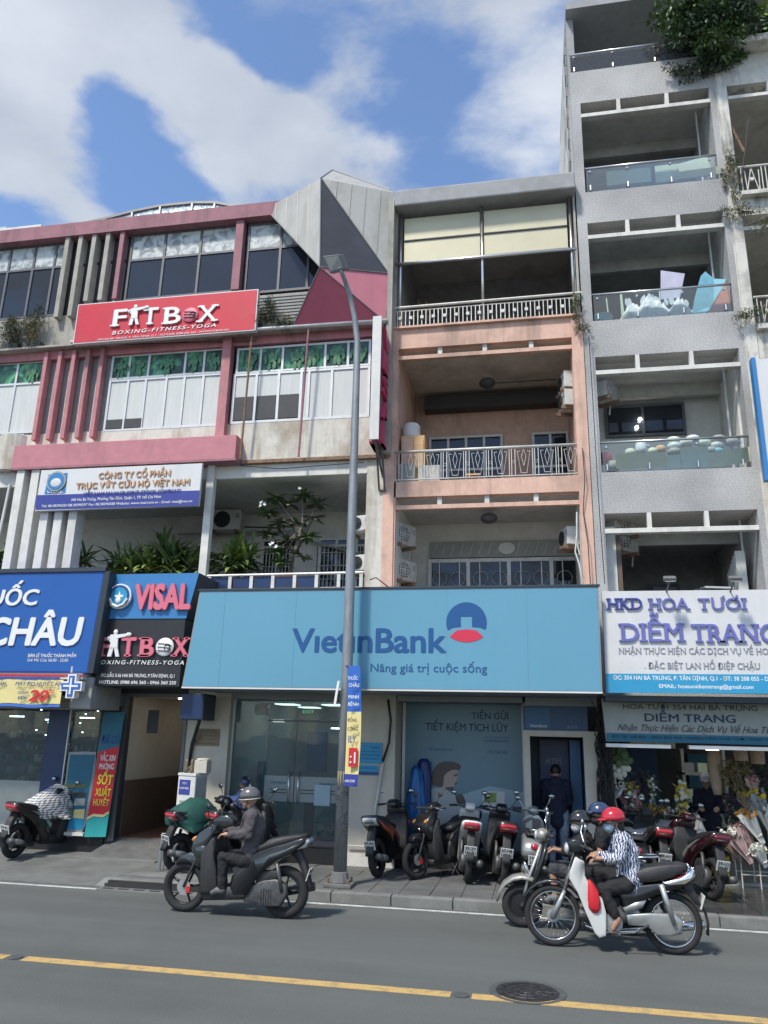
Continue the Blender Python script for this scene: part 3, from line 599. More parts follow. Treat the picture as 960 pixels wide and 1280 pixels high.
room(A, XL, -2.6, 13.2, 16.5, 7.0, 9.4, 'room_grey')
# level 4
MB().box(XL, -8.9, 13.0, 13.2, 9.6, 10.42).build('parapet', 'fin_grey', A)
MB().box(-8.9, -2.6, 13.0, 13.2, 9.6, 10.5).build('parapet', 'fin_grey', A)
q = MB()
for k in range(12): q.box(-5.3, -4.0, 12.97, 13.0, 9.65+k*.07, 9.69+k*.07)
q.build('louvre', 'grey_panel', A, kind='stuff')
wg = lambda i, j: 'film_worn' if j == 1 else 'glass_dark'
window(A, [-11.6, -11.0, -10.4, -9.9, -9.55], [10.45, 11.62, 12.2], 13.02, 'dark_alu', wg, .05)
window(A, [-8.12, -7.35, -6.55, -5.76], [10.66, 11.6, 12.2], 13.02, 'dark_alu', wg, .05)
window(A, [-5.5, -4.8, -4.2, -3.7], [10.58, 11.58, 12.18], 13.02, 'dark_alu', wg, .05)
MB().box(-9.55, -8.2, 13.06, 13.1, 10.4, 12.25).build('backing_panel', 'dark_grey', A)
for k in range(4):
    for z0, z1 in ((10.45, 11.6), (11.68, 12.2)): bx('backing_strip', 'white_panel', A, -9.37+k*.32, -9.2+k*.32, 13.04, 13.06, z0, z1)
for k, x in enumerate((-9.55, -9.24, -8.92, -8.6, -8.27)): bx('fin', 'fin_grey' if k < 4 else 'mauve', A, x-.05, x+.05, 12.84, 13.0, 10.3 if k < 2 else 10.62, 12.56, bevel=.005)
bx('pillar', 'mauve', A, -5.74, -5.57, 12.86, 13.05, 10.6, 12.3, bevel=.005)
MB().box(XL, -4.6, 12.8, 13.4, 12.22, 12.54).build('roof_beam', 'mauve', A)
MB().box(XL, -2.5, 13.2, 17.2, 12.3, 12.4).build('roof', 'grey_panel', A)
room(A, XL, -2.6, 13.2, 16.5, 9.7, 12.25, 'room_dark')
# arched tin canopy over the roof beam
arc = [(at(px, py, 14.2)) for px, py in ((96, 282), (130, 274), (165, 265), (200, 258), (240, 254), (268, 254), (290, 258), (316, 264))]
q = MB(); rr = []
for p in arc: rr.append([(p.x, 14.2, p.z), (p.x, 16.5, p.z+.1), (p.x, 16.5, p.z+.14), (p.x, 14.2, p.z+.06)])
q.loft(rr); q.build('arched_canopy', 'lamp_grey', A, smooth=False)
q = MB(); q.poly([(p.x, 14.24, p.z) for p in arc]+[(arc[-1].x, 14.24, 12.45), (arc[0].x, 14.24, 12.45)]); q.build('canopy_infill', 'foil', A)
for k in range(7): p = arc[k]; bx('canopy_strut', 'alu', A, p.x-.02, p.x+.02, 14.2, 14.235, 12.4, p.z)
# faceted corner
pA, pB, pC, pD, pE = at(331.9, 261.3, 12.9), at(401.3, 222.7, 12.35), at(492.3, 240.8, 12.75), at(486, 342, 12.75), at(400, 334, 12.15)
pF, pG = at(365.4, 410, 12.72), at(482, 403, 12.72)
def facet(nm, m, *ps, seams=0):
    n = (ps[1]-ps[0]).cross(ps[2]-ps[0]).normalized(); n = -n if n.y > 0 else n
    o = MB().loft([[p for p in ps], [p-n*.05 for p in ps]]).build(nm, m, A)
    return o, n
for nm, m, ps in (('white_facet', 'prism_white', (pA, pB, pE)), ('dark_facet', 'prism_dark', (pB, pD, pE)), ('white_facet', 'prism_white', (pB, pC, pD)), ('pink_facet', 'prism_pink_light', (pE, pD, pG)), ('pink_facet', 'prism_pink', (pE, pG, pF))): facet(nm, m, *ps)
q = MB()
def seam(a, b, c, d, ts):
    for t in ts: q.tube([a.lerp(b, t)+Vector((0, -.004, 0)), c.lerp(d, t)+Vector((0, -.004, 0))], .008, 4)
seam(pA, pB, pA, pE, (.2, .4, .6, .8)); seam(pB, pC, pB, pD, (.22, .42, .62, .82))
for a, b in ((pE, pG), (pE, pB), (pB, pD), (pE, pD), (pA, pE), (pE, pF)): q.tube([a+Vector((0, -.01, 0)), b+Vector((0, -.01, 0))], .012, 5)
q.build('facet_seam', 'lamp_grey', A)
MB().tube([pF.lerp(pG, 0), pG], .02).build('facet_gutter', 'pipe_white', A)
pk, pr = at(415, 213, 13.6), at(488, 238, 13.2)
q = MB(); q.loft([[pB, pC, pr, pk], [x+Vector((0, .05, -.03)) for x in (pB, pC, pr, pk)]]); q.build('rear_facet', 'prism_white', A)
MB().tube([pB, pk, pr], .02, 6).build('ridge_bar', 'lamp_grey', A); MB().tube([pk, pk-Vector((0, 0, .5))], .02, 6).build('ridge_bar', 'lamp_grey', A)
MB().box(-2.52, -2.42, 12.72, 17.2, 6.95, 12.2).build('flank_wall', 'fin_grey', A)
MB().box(-4.4, -2.55, 13.1, 13.3, 9.6, 12.2).build('corner_core', 'dark_grey', A)
MB().loft([[pA, pF, pF+Vector((0, .4, 0)), pA+Vector((0, .4, 0))], [pE, pE.lerp(pF, .5), pF+Vector((.3, .5, .2)), pE+Vector((.3, .9, 0))]]).build('corner_soffit', 'dark_alu', A) if False else None
# small roof bits at far left
pz = at(28, 290, 15.5); bx('roof_shed', 'white_panel', A, pz.x-.8, pz.x+.6, 15.4, 17, 12.4, pz.z+.1); pz = at(5, 282, 15.5); bx('roof_tank', 'steel', A, pz.x-1.2, pz.x, 15.6, 17, 12.4, pz.z+.05)

# ------------------------------------------------------------------ building B: peach
B = thing('peach_building', 'narrow peach building with open balconies and pulled down blinds on top', 'building', (-.7, 13, .12))
bx('rear_block', 'room_grey', B, -2.4, 1.0, 17.2, 24, 0, 12.0)
for x0, x1 in ((-2.56, -2.36), (.84, 1.04)): MB().box(x0, x1, 12.97, 13.4, 4.4, 9.52).build('pier', 'peach', B)
MB().box(-2.36, -2.33, 13.0, 13.3, 4.5, 9.1).build('inner_pier', 'peach', B)
MB().box(-2.5, 1.04, 13, 13.3, 4.2, 4.5).build('slab_edge', 'peach', B)
for z0, z1 in ((9.1, 9.5), (6.18, 6.47)): MB().box(-2.36, .84, 13.0, 13.35, z0, z1).build('balcony_beam', 'peach', B)
MB().box(-2.56, 1.04, 12.93, 13.3, 9.5, 9.54).build('coping', 'peach', B)
for z in (8.89, 5.96):
    MB().box(-2.33, .84, 13.03, 13.12, z, z+.075).build('lower_beam', 'peach', B)
    for x in (-1.55, -.72, .12): MB().box(x-.04, x+.04, 13.04, 13.11, z+.075, z+.22).build('beam_block', 'white_trim', B)
room(B, -2.325, .835, 13.12, 15.2, 6.4, 9.093, 'peach_in', 'ceil_old', 'concrete_pave', 'peach_in')
room(B, -2.325, .835, 13.12, 14.9, 4.3, 6.173, 'room_white', 'ceil_grey', 'concrete_pave', 'room_white')
MB().box(-2.1, .83, 14.9, 15.19, 8.68, 8.97).build('cross_beam', 'dark_grey', B)
window(B, [-2.0, -1.62, -1.25, -.88, -.52], [6.45, 7.4, 8.12], 15.16, 'rail_white', 'glass_dark', .05)
window(B, [.12, .46, .8], [6.9, 7.4, 8.12], 15.16, 'rail_white', 'glass_dark', .05)
w = window(B, [-1.95, -1.2, -.42, .38, 1.1], [4.3, 5.42], 14.86, 'rail_white', 'glass_dark', .07)
q = MB()
for k in range(8): x = -1.95+(k*2+1)*.78/4; q.box(x-.01, x+.01, 14.8, 14.82, 4.4, 5.4)
for k in range(4):
    for j in range(4): q.torus((-1.75+k*.79+(j % 2)*.35, 14.81, 4.65+(j//2)*.4), .14, .006, 'y', 12, 4)
q.build('window_grille', 'rail_white', w, kind='stuff')
MB().box(-1.95, .84, 14.84, 14.89, 5.48, 5.8).build('transom_panel', 'grey_panel', B)
q = MB()
for k in range(16): q.tube([(-1.9+k*.18, 14.83, 5.52), (-1.82+k*.18, 14.83, 5.76)], .006, 4)
q.build('transom_pattern', 'rail_white', B, kind='stuff')
MB().lathe([(0, 0), (.16, 0), (.16, .02), (0, .02)], (0, 0, 0), 'y', 24).tf(Matrix.Translation((-.45, 14.80, 5.64)) @ Matrix.Diagonal((1, 1, .72, 1))).build('oval_plate', 'white_panel', B)
for z, y in ((8.75, 13.9), (6.0, 13.8)):
    MB().ell((-.73, y, z-.03), (.16, .16, .1), 14, 8).build('ceiling_lamp', 'dark_grey' if z > 7 else 'dark_alu', B)
    MB().tube([(-.73, y, z), (-.73, y+.5, z+.2), (.6, y+.5, z+.2)], .012, 5).build('conduit', 'dark_grey', B)
# top storey
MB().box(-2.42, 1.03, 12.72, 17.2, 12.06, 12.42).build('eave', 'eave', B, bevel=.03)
MB().box(-2.42, -2.38, 12.95, 17, 9.54, 12.06).build('side_wall', 'fin_grey', B); MB().box(.98, 1.02, 12.95, 17, 9.54, 12.06).build('side_wall', 'fin_grey', B)
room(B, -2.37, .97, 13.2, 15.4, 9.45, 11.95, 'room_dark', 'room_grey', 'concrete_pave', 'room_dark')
zt, zm, zb_ = 11.96, 11.45, 10.95
for i, (xa_, xb_) in enumerate(((-2.26, -.78), (-.70, .86))):
    MB().box(xa_, xb_, 13.02, 13.03, zm+.02, zt).build('blind', 'blind', B); MB().box(xa_, xb_, 13.02, 13.03, zb_, zm-.02).build('blind', 'blind', B)
    MB().tube([(xa_, 13.01, zm), (xb_, 13.01, zm)], .018, 6).build('blind_rod', 'dark_alu', B)
for x in (-2.32, -.74, .92): MB().tube([(x, 13.0, 9.54), (x, 13.0, 12.05)], .028, 8).build('steel_post', 'steel', B, smooth=True)
MB().tube([(-2.5, 12.96, 10.9), (1.0, 12.96, 10.9)], .035, 8).build('cross_pipe', 'steel', B, smooth=True)
q = MB().tube([(-2.5, 12.95, 9.94), (1.05, 12.95, 9.96)], .025, 8).build('top_rail', 'rail_white', B)
MB().tube([(-2.4, 12.95, 9.86), (1.0, 12.95, 9.87)], .01, 6).build('mid_rail', 'rail_white', B)
b0 = MB().box(-.008, .008, -.008, .008, 0, .32).build('baluster', 'rail_white', B, loc=(0, 0, 0))
def local(p, x, y, z): return Vector((x, y, z))-WORLD[p.name]
b0.location = local(B, -2.35, 12.95, 9.54)
for k in range(1, 44): inst(b0, local(B, -2.35+k*.0775, 12.95, 9.54), B)
s0 = MB().box(-.03, .03, -.012, .012, -.03, .03).build('rail_ornament', 'white_panel', B, loc=(0, 0, 0)); s0.location = local(B, -2.31, 12.93, 9.7)
for k in range(1, 16): inst(s0, local(B, -2.31+k*.215, 12.93, 9.7), B)
MB().tube([(-2.36, 13.0, 7.03), (.84, 13.0, 7.03)], .028, 8).build('top_rail', 'rail_white', B, smooth=True)
MB().tube([(-2.36, 13.0, 6.5), (.84, 13.0, 6.5)], .012, 6).build('bottom_rail', 'rail_white', B)
for k in range(8):
    x = -2.3+k*.4; q = MB()
    for dx_, z0, z1 in ((.02, 6.5, 7.0), (.08, 6.5, 7.0), (.38, 6.5, 7.0)): q.box(x+dx_-.006, x+dx_+.006, 12.99, 13.01, z0, z1)
    for a, b in (((.12, 6.95), (.18, 6.55)), ((.18, 6.55), (.28, 6.55)), ((.28, 6.55), (.34, 6.95)), ((.12, 6.95), (.17, 6.95)), ((.29, 6.95), (.34, 6.95)), ((.23, 6.99), (.19, 6.85)), ((.19, 6.85), (.23, 6.68)), ((.23, 6.68), (.27, 6.85)), ((.27, 6.85), (.23, 6.99))): q.tube([(x+a[0], 13, a[1]), (x+b[0], 13, b[1])], .0045, 5)
    q.torus((x+.05, 13, 6.76), .025, .004, 'y', 12, 4); q.build('rail_panel', 'rail_white', B)

# ------------------------------------------------------------------ building C: grey pebble-dash
C = thing('grey_apartment_building', 'tall grey pebble-dashed building with glass railed balconies', 'building', (2.4, 13, .12))
storeys = [(12.14, 14.22), (9.39, 11.45), (6.5, 8.67), (4.2, 5.77)]
facade('wall', 'pebble', C, 1.05, 3.74, 2.7, 15.0, 13, 13.3, [(1.23, 3.63, a, b) for a, b in storeys])
bx('flank_wall', 'weathered', C, 1.051, 1.2, 13.3, 22, 2.7, 14.98); bx('flank_wall', 'weathered', C, 1.051, 1.2, 14.4, 22, 15.0, 16.68)
bx('rear_block', 'room_grey', C, 1.2, 3.7, 17.2, 24, 0, 14.9)
for i, (a, b) in enumerate(storeys):
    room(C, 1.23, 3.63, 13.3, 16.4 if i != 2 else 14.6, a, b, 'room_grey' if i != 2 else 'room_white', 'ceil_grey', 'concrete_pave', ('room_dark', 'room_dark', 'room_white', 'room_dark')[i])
    z = b-.3
    bx('lintel_bar', 'white_trim', C, 1.23, 3.63, 12.99, 13.12, z-.045, z+.035, bevel=.004)
    for x in (1.95, 2.85): bx('lintel_post', 'white_trim', C, x-.035, x+.035, 13.0, 13.1, z+.035, b)
    bx('slot_back', 'room_grey', C, 1.23, 3.63, 14.3, 14.4, z+.05, b)
    MB().tube([(3.5, 13.6, a), (3.5, 13.6, b)], .02, 6).build('down_pipe', 'pipe_white', C)
    if i < 3:
        rl = bx('glass_rail', 'glass_rail', C, 1.26, 3.6, 13.02, 13.032, a+.02, a+.53)
        MB().tube([(1.23, 13.026, a+.55), (3.63, 13.026, a+.55)], .022, 8).build('top_rail', 'steel', rl, smooth=True)
        for x in (1.33, 2.02, 2.8, 3.5):
            MB().tube([(x, 13.0, a+.46), (x, 13.04, a+.46)], .02, 8).build('clamp', 'steel', rl); MB().tube([(x, 13.0, a+.03), (x, 13.0, a+.14)], .018, 6).build('clamp', 'steel', rl)
# top floor, set back
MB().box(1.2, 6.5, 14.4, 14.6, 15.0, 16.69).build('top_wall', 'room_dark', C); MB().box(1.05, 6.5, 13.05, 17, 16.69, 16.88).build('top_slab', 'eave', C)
MB().box(1.055, 1.2, 13.3, 14.4, 15.0, 16.69).build('top_return', 'eave', C)
rl = bx('glass_rail', 'glass_rail', C, 1.08, 3.6, 13.02, 13.032, 14.98, 15.44)
MB().tube([(1.05, 13.026, 15.46), (3.65, 13.026, 15.46)], .022, 8).build('top_rail', 'steel', rl, smooth=True)
for x in (1.15, 1.9, 2.7, 3.5): MB().tube([(x, 13.0, 15.38), (x, 13.04, 15.38)], .02, 8).build('clamp', 'steel', rl); MB().tube([(x, 13.0, 15.02), (x, 13.0, 15.1)], .018, 6).build('clamp', 'steel', rl)
q = MB()
for k in range(7): q.tube([(1.35+k*.33, 13.3, 15.0), (1.3+k*.33, 13.3, 15.42)], .008, 5)
q.build('towel_rod', 'steel', C)
q = MB()
for k in range(16): z = 12.3+k*.27; q.box(1.02+.01*(k % 2), 1.05, 13.6, 13.9, z, z+.25)
q.build('flank_sheet', 'lamp_grey', C, kind='stuff')
w = window(C, [1.52, 2.2, 2.95], [7.75, 8.36], 14.56, 'dark_alu', 'glass_dark', .05)
window(C, [2.35, 2.9], [4.2, 5.15], 16.3, 'dark_alu', 'glass_dark', .05)
MB().box(3.6, 3.63, 13.35, 14.6, 6.5, 8.6).build('inner_pillar', 'white_trim', C)
for i in (0, 1):
    for z in (7.55, 7.75): pass
p1, p2 = at(800, 524, 14.5), at(796, 534, 14.5)
for p in (p1, p2): MB().ell(tuple(p), (.035, .035, .035), 10, 6).build('ceiling_spot', 'lit', C)
for k in range(6): bx('louvre_panel', 'room_white', C, 3.35, 3.5, 13.5+k*.12, 13.58+k*.12, 4.3, 5.2-.05*k)
MB().box(1.26, 1.42, 13.3, 13.36, 4.3, 5.62).build('curtain', 'room_white', C); MB().box(1.43, 1.5, 13.3, 13.36, 4.3, 5.6).build('shutter_edge', 'passage_brown', C)

# ------------------------------------------------------------------ building D: weathered white, right edge
D = thing('weathered_building', 'stained old white building with plants growing on its ledges at the right edge', 'building', (5.5, 13, .12))
st4 = [(11.75, 14.2), (9.05, 11.3), (6.2, 8.45), (3.6, 5.6)]
facade('wall', 'weathered', D, 3.74, 8, 2.7, 14.9, 13, 13.3, [(3.95, 7.6, a, b) for a, b in st4])
bx('rear_block', 'room_grey', D, 3.8, 8, 17.2, 24, 0, 14.8)
bx('corner_post', 'weathered', D, 3.76, 3.93, 12.96, 13.0, 4.4, 14.5)
for i, (a, b) in enumerate(st4):
    room(D, 3.95, 7.6, 13.3, 16.0, a, b, 'room_white', 'ceil_old', 'concrete_pave', 'room_grey'); z = b-.27
    bx('lintel_bar', 'white_trim', D, 3.95, 7.6, 12.99, 13.1, z-.04, z+.03)
    for x in (4.7, 5.7): bx('lintel_post', 'white_trim', D, x-.035, x+.035, 13.0, 13.1, z+.03, b)
    MB().box(3.95, 7.6, 12.86, 13.2, a-.1, a-.02).build('balcony_ledge', 'weathered', D)
    MB().tube([(3.95, 12.95, a+.55), (7.6, 12.95, a+.55)], .022, 8).build('top_rail', 'rail_white', D); MB().tube([(3.95, 12.95, a+.03), (7.6, 12.95, a+.03)], .012, 6).build('bottom_rail', 'rail_white', D)
    for k in range(7):
        x = 4.0+k*.42; q = MB()
        for u, v in (((0, 0), (0, .5)), ((.08, 0), (.06, .42)), ((.08, 0), (.17, .45)), ((.27, 0), (.18, .45)), ((.29, 0), (.3, .42)), ((.35, 0), (.35, .5))): q.tube([(x+u[0], 12.95, a+.04+u[1]), (x+v[0], 12.95, a+.04+v[1])], .01, 5)
        q.box(x+.14, x+.2, 12.93, 12.97, a+.24, a+.3); q.build('rail_panel', 'rail_white', D)
MB().box(3.74, 8, 12.7, 13.3, 14.9, 15.05).build('cornice', 'weathered', D); MB().box(3.74, 8, 12.8, 13.3, 15.05, 15.12).build('cornice', 'fin_grey', D)
p_, q_ = at(903, 138, 13.1), at(930, 190, 13.1); MB().tube([tuple(p_), tuple(q_)], .03, 6).build('leaning_pole', 'rust', D)
MB().tube([(4.9, 13.05, 13.9), (4.7, 13.1, 12.4)], .015, 5).build('hanging_cable', 'cable', D)
# ------------------------------------------------------------------ bank ground floor
K = thing('bank_shopfront', 'bank ground floor with glass door, wide poster window and cash machine booth', 'shopfront', (-2, 13, .12))
room(K, -5.13, -3.12, 13.3, 17, .34, 2.64, 'bank_wall_in', 'bank_wall_in', 'grey_panel', 'bank_wall_in')
MB().box(-5.13, -3.12, 12.98, 13.3, .12, .34).build('door_step', 'black', K)
MB().box(-5.13, -5.1, 13.14, 13.2, .34, 2.64).build('door_frame', 'alu', K); MB().box(-5.1, -4.52, 13.165, 13.177, .36, 2.62).build('side_glass', 'glass_bank', K)
for x0, x1, hx in ((-4.5, -3.99, -4.06), (-3.97, -3.15, -3.9)):
    g = MB().box(x0, x1, 13.165, 13.177, .36, 2.3).build('glass_door', 'glass_bank', K)
    MB().box(x0, x1, 13.162, 13.165, 1.02, 1.42).build('frosted_band', 'glass_film', g); MB().box(x0, x1, 13.15, 13.19, .36, .44).build('patch_rail', 'dark_alu', g)
    for z in (1.15, 1.2): bx('stripe', 'dark_grey', g, x0+.1, x1-.12, 13.158, 13.161, z, z+.015)
    text('VietinBank', x1-.4, x1-.12, 1.3, .035, 13.157, 'bank_navy', g, ext=.002)
    MB().tube([(hx, 13.12, 1.0), (hx, 13.12, 1.5)], .014, 8).tube([(hx, 13.12, 1.06), (hx, 13.17, 1.06)], .01, 6).tube([(hx, 13.12, 1.44), (hx, 13.17, 1.44)], .01, 6).build('pull_handle', 'steel', g, smooth=True)
MB().box(-4.5, -3.13, 13.165, 13.177, 2.33, 2.63).build('transom_glass', 'glass_bank', K)
MB().box(-4.5, -3.13, 13.15, 13.2, 2.295, 2.325).build('transom_bar', 'dark_alu', K)
MB().box(-3.62, -3.35, 13.14, 13.145, .98, 1.3).build('door_notice', 'poster_light', K)
# what stands in the bank hall
MB().box(-4.75, -4.35, 16.5, 16.7, 1.35, 2.15).build('hall_poster', 'bank_blue', K); MB().box(-5.4+.4, -4.95, 14.2, 14.6, .34, 1.6).build('hall_stand', 'atm_mid', K)
MB().box(-4.1, -3.35, 16.85, 16.95, 1.5, 2.05).build('wall_screen', 'black', K); MB().box(-3.3, -3.15, 16.2, 16.9, .4, 2.1).build('hall_banner', 'bank_blue', K)
MB().box(-4.2, -3.2, 14.6, 15.2, 1.0, 1.05).box(-4.2, -4.16, 14.6, 15.2, .34, 1.0).box(-3.24, -3.2, 14.6, 15.2, .34, 1.0).build('hall_desk', 'dark_grey', K)
MB().box(-4.0, -3.45, 13.5, 13.9, .345, .38).build('red_mat', 'banner_red', K); MB().box(-3.45, -3.15, 13.5, 13.9, .345, .4).build('blue_mat', 'bank_navy', K)
for x0, y0 in ((-4.6, 14.3), (-3.7, 14.3), (-4.6, 15.8), (-3.7, 15.8)): bx('added_glow_panel', 'lit_soft', K, x0-.18, x0+.18, y0, y0+.5, 2.62, 2.637)  # glowing panels added on the hall ceiling to brighten the dark interior
ex = MB().box(-4.0, -3.72, 13.4, 13.44, 2.42, 2.52).build('exit_sign', 'leaf_dark', K); text('EXIT', -3.96, -3.76, 2.445, .05, 13.397, 'exit', ex)
MB().tube([(-4.85, 13.5, 2.5), (-4.6, 13.5, 2.5)], .1, 12).build('ceiling_camera', 'white_panel', K); MB().box(-4.7, -4.5, 14.0, 14.1, 2.3, 2.34).build('hall_lamp', 'lit_soft', K)
MB().box(-3.6, -3.3, 14.0, 14.1, 2.2, 2.22).build('hall_lamp', 'lit', K)
# poster bay
MB().box(-2.24, -.2, 13.7, 13.75, .3, 2.65).build('bay_back', 'soffit', K); MB().box(-2.24, -.16, 13.0, 13.75, 2.66, 2.75).build('bay_soffit', 'soffit', K)
MB().box(-2.24, -.2, 13.2, 13.74, .12, .3).build('bay_step', 'dark_grey', K)
ps = MB().box(-2.2, -.22, 13.66, 13.695, .34, 2.66).build('poster_window', 'poster_blue', K)
for a in ((-2.24, -2.19, .3, 2.7), (-.23, -.18, .3, 2.7)): MB().box(a[0], a[1], 13.6, 13.7, a[2], a[3]).build('poster_frame', 'alu', ps)
MB().box(-2.19, -.23, 13.6, 13.7, 2.66, 2.7).build('poster_frame', 'alu', ps)
def ptext(body, px0, px1, py, cap, Y, m, parent, dy=0, **k):
    a, b = at(px0, py, Y), at(px1, py+dy, Y); c = at((px0+px1)/2, py+dy/2-cap, Y)
    return text(body, a.x, b.x, (a.z+b.z)/2, c.z-(a.z+b.z)/2, Y, m, parent, **k)
YP = 13.658
ptext('TIỀN GỬI', 589.5, 635.5, 899, 8, YP, 'print_navy', ps, bold=.015, ext=.002); ptext('TIẾT KIỆM TÍCH LŨY', 532, 635.5, 913.6, 9, YP, 'print_navy', ps, bold=.015, ext=.002)
a, b = at(606, 921, YP), at(636, 928, YP); q = MB()
for x0, x1, z0, z1 in ((a.x, b.x, a.z-.008, a.z), (a.x, b.x, b.z, b.z+.008), (a.x, a.x+.008, b.z, a.z), (b.x-.008, b.x, b.z, a.z)): q.box(x0, x1, YP-.002, YP, z0, z1)
q.build('printed_box', 'bank_navy', ps); ptext('vietinbank.vn', 608, 634, 926.5, 3, YP, 'bank_navy', ps, ext=.002); ptext('Tiết kiệm hôm nay', 535, 566, 938, 3, YP, 'bank_navy', ps, ext=.002); ptext('1900 558 868', 609, 634, 942, 4, YP, 'bank_navy', ps, ext=.002)
def pprint(pts, m, nm, k=.002, parent=ps, Y=YP, th=.002):
    P = [at(x, y, Y-k) for x, y in pts]; MB().loft([[(p.x, Y-k-th, p.z) for p in P], [(p.x, Y-k, p.z) for p in P]]).build(nm, m, parent)
def curve(pts, n=6):     # closed smooth outline through pts
    out = []; L = len(pts)
    for i in range(L):
        p0, p1, p2, p3 = pts[i-1], pts[i], pts[(i+1) % L], pts[(i+2) % L]
        for k in range(n):
            t = k/n; out.append(tuple(.5*((2*p1[j])+(-p0[j]+p2[j])*t+(2*p0[j]-5*p1[j]+4*p2[j]-p3[j])*t*t+(-p0[j]+3*p1[j]-3*p2[j]+p3[j])*t**3) for j in (0, 1)))
    return out
cz = lambda L: [(490+x/4.571, 860+y/4.571) for x, y in L]
pprint(cz([(25, 930), (25, 640), (130, 600), (300, 640), (560, 560), (770, 600), (770, 930)]), 'poster_light', 'printed_ground', 0)
pprint(curve(cz([(225, 540), (230, 480), (270, 430), (330, 420), (385, 435), (388, 465), (340, 470), (300, 500), (290, 560), (255, 560)])), 'hair_print', 'printed_hair', .006)
pprint(curve(cz([(285, 500), (300, 470), (350, 462), (378, 480), (370, 530), (345, 570), (300, 590), (280, 560)])), 'skin_print', 'printed_face', .004)
pprint(curve(cz([(215, 580), (290, 572), (340, 600), (400, 640), (430, 720), (440, 800), (430, 900), (200, 900), (165, 760), (180, 640)])), 'cloth_print', 'printed_shirt', .0025)
pprint(curve(cz([(305, 570), (345, 565), (350, 578), (325, 585)])), 'hair_print', 'printed_collar', .008); pprint(curve(cz([(365, 620), (400, 608), (432, 680), (430, 700), (405, 665), (375, 660)])), 'hair_print', 'printed_phone', .006)
pprint(curve(cz([(352, 498), (375, 490), (372, 500), (355, 505)])), 'hair_print', 'printed_eye', .009); pprint(curve(cz([(358, 545), (372, 540), (370, 550), (360, 553)])), 'hair_print', 'printed_mouth', .009)
pprint(cz([(520, 590), (645, 592), (640, 720), (515, 715)]), 'sign_white', 'stuck_notice', .01, Y=YP-.004); pprint(cz([(530, 598), (598, 598), (595, 655), (527, 655)]), 'leaf_light', 'stuck_picture', .013, Y=YP-.006)
# cash machine booth
MB().box(-.2, .8, 13.0, 13.12, 2.24, 2.62).build('booth_header', 'atm_blue', K); MB().box(-.2, .95, 13.0, 13.3, 2.62, 2.75).build('booth_lintel', 'soffit', K)
hp = bx('header_panel', 'atm_mid', K, -.16, .22, 12.994, 12.999, 2.27, 2.59)
ptext('VietinBank', 662, 684, 909, 3.5, 12.99, 'letter_white', K, ext=.002); ptext('ATM', 709, 721, 911, 4, 12.99, 'letter_grey', K, ext=.002)
MB().box(-.2, -.1, 12.99, 13.12, .12, 2.24).build('booth_jamb', 'beige', K); MB().box(.72, .95, 12.99, 13.3, .12, 2.24).build('booth_jamb', 'beige', K); MB().box(-.1, .72, 12.99, 13.12, 2.15, 2.24).build('booth_head', 'beige', K)
room(K, -.1, .72, 13.12, 14.4, .2, 2.15, 'atm_blue', 'atm_blue', 'dark_grey', 'atm_blue')
am = MB().box(.05, .52, 13.95, 14.35, .2, 2.1).build('cash_machine', 'navy_panel', K)
MB().box(.08, .49, 13.9, 13.95, 1.35, 1.42).build('light_bar', 'grey_panel', am); MB().box(.12, .45, 13.92, 13.95, .95, 1.3).build('screen', 'atm_mid', am)
for p in (at(682, 983, 13.85), at(702, 984, 13.85)): MB().ell(tuple(p), (.02, .02, .02), 8, 5).build('lamp', 'lit', am)
ptext('ATM', 682, 701, 955, 7.5, 13.94, 'letter_grey', am, bold=.01); MB().box(.53, .7, 13.6, 13.9, .2, 2.1).build('side_panel', 'atm_mid', K)
MB().box(-2.3, .95, 11.7, 11.72, 2.72, 2.8).build('wall_edge', 'soffit', K) if False else None

# ------------------------------------------------------------------ signs
dm('sign_seam', (.1, .26, .35), .5, var=0)
def board(name, label, corners, Y0, Y1, face, edge, group=None, lean=0, fr=.02):
    """sign box: corners (tl, tr, br, bl) as pixels on the plane Y0, body back to Y1"""
    P = [at(x, y, Y0+(lean if i > 1 else 0)) for i, (x, y) in enumerate(corners)]
    zt = (P[0].z+P[1].z)/2; zb = (P[2].z+P[3].z)/2
    F = [Vector((P[0].x, Y0, zt)), Vector((P[1].x, Y0, zt)), Vector((P[2].x, Y0+lean, zb)), Vector((P[3].x, Y0+lean, zb))]
    base = Vector(((F[2].x+F[3].x)/2, Y0, zb)); t = thing(name, label, 'sign', base, group)
    MB().loft([[f for f in F], [Vector((f.x, Y1, f.z)) for f in F]]).build('sign_box', edge, t)
    c = sum(F, Vector())/4; I = [Vector((f.x+(fr if f.x < c.x else -fr), f.y-.004, f.z+(fr if f.z < c.z else -fr))) for f in F]
    MB().loft([I, [i+Vector((0, .006, 0)) for i in I]]).build('sign_face', face, t)
    return t, F
YB = 11.6
t, Fb = board('bank_sign', 'long pale blue bank sign over the glass door and poster window', ((250, 737), (748, 735), (753, 864), (227, 861)), YB, 12.98, 'sign_bank', 'soffit')
MB().box(Fb[0].x-.02, Fb[1].x+.02, YB-.02, YB+.06, Fb[0].z+.001, Fb[0].z+.03).build('top_trim', 'sign_edge', t)
for k in range(5):
    xs_ = Fb[3].x+.6+k*1.18; MB().box(xs_, xs_+.004, YB-.0062, YB-.0035, Fb[3].z+.02, Fb[0].z-.02).build('panel_seam', 'sign_seam', t)
q = MB().box(Fb[3].x, Fb[2].x, YB-.008, YB+.01, Fb[3].z-.012, Fb[3].z+.012).build('bottom_trim', 'sign_white', t)
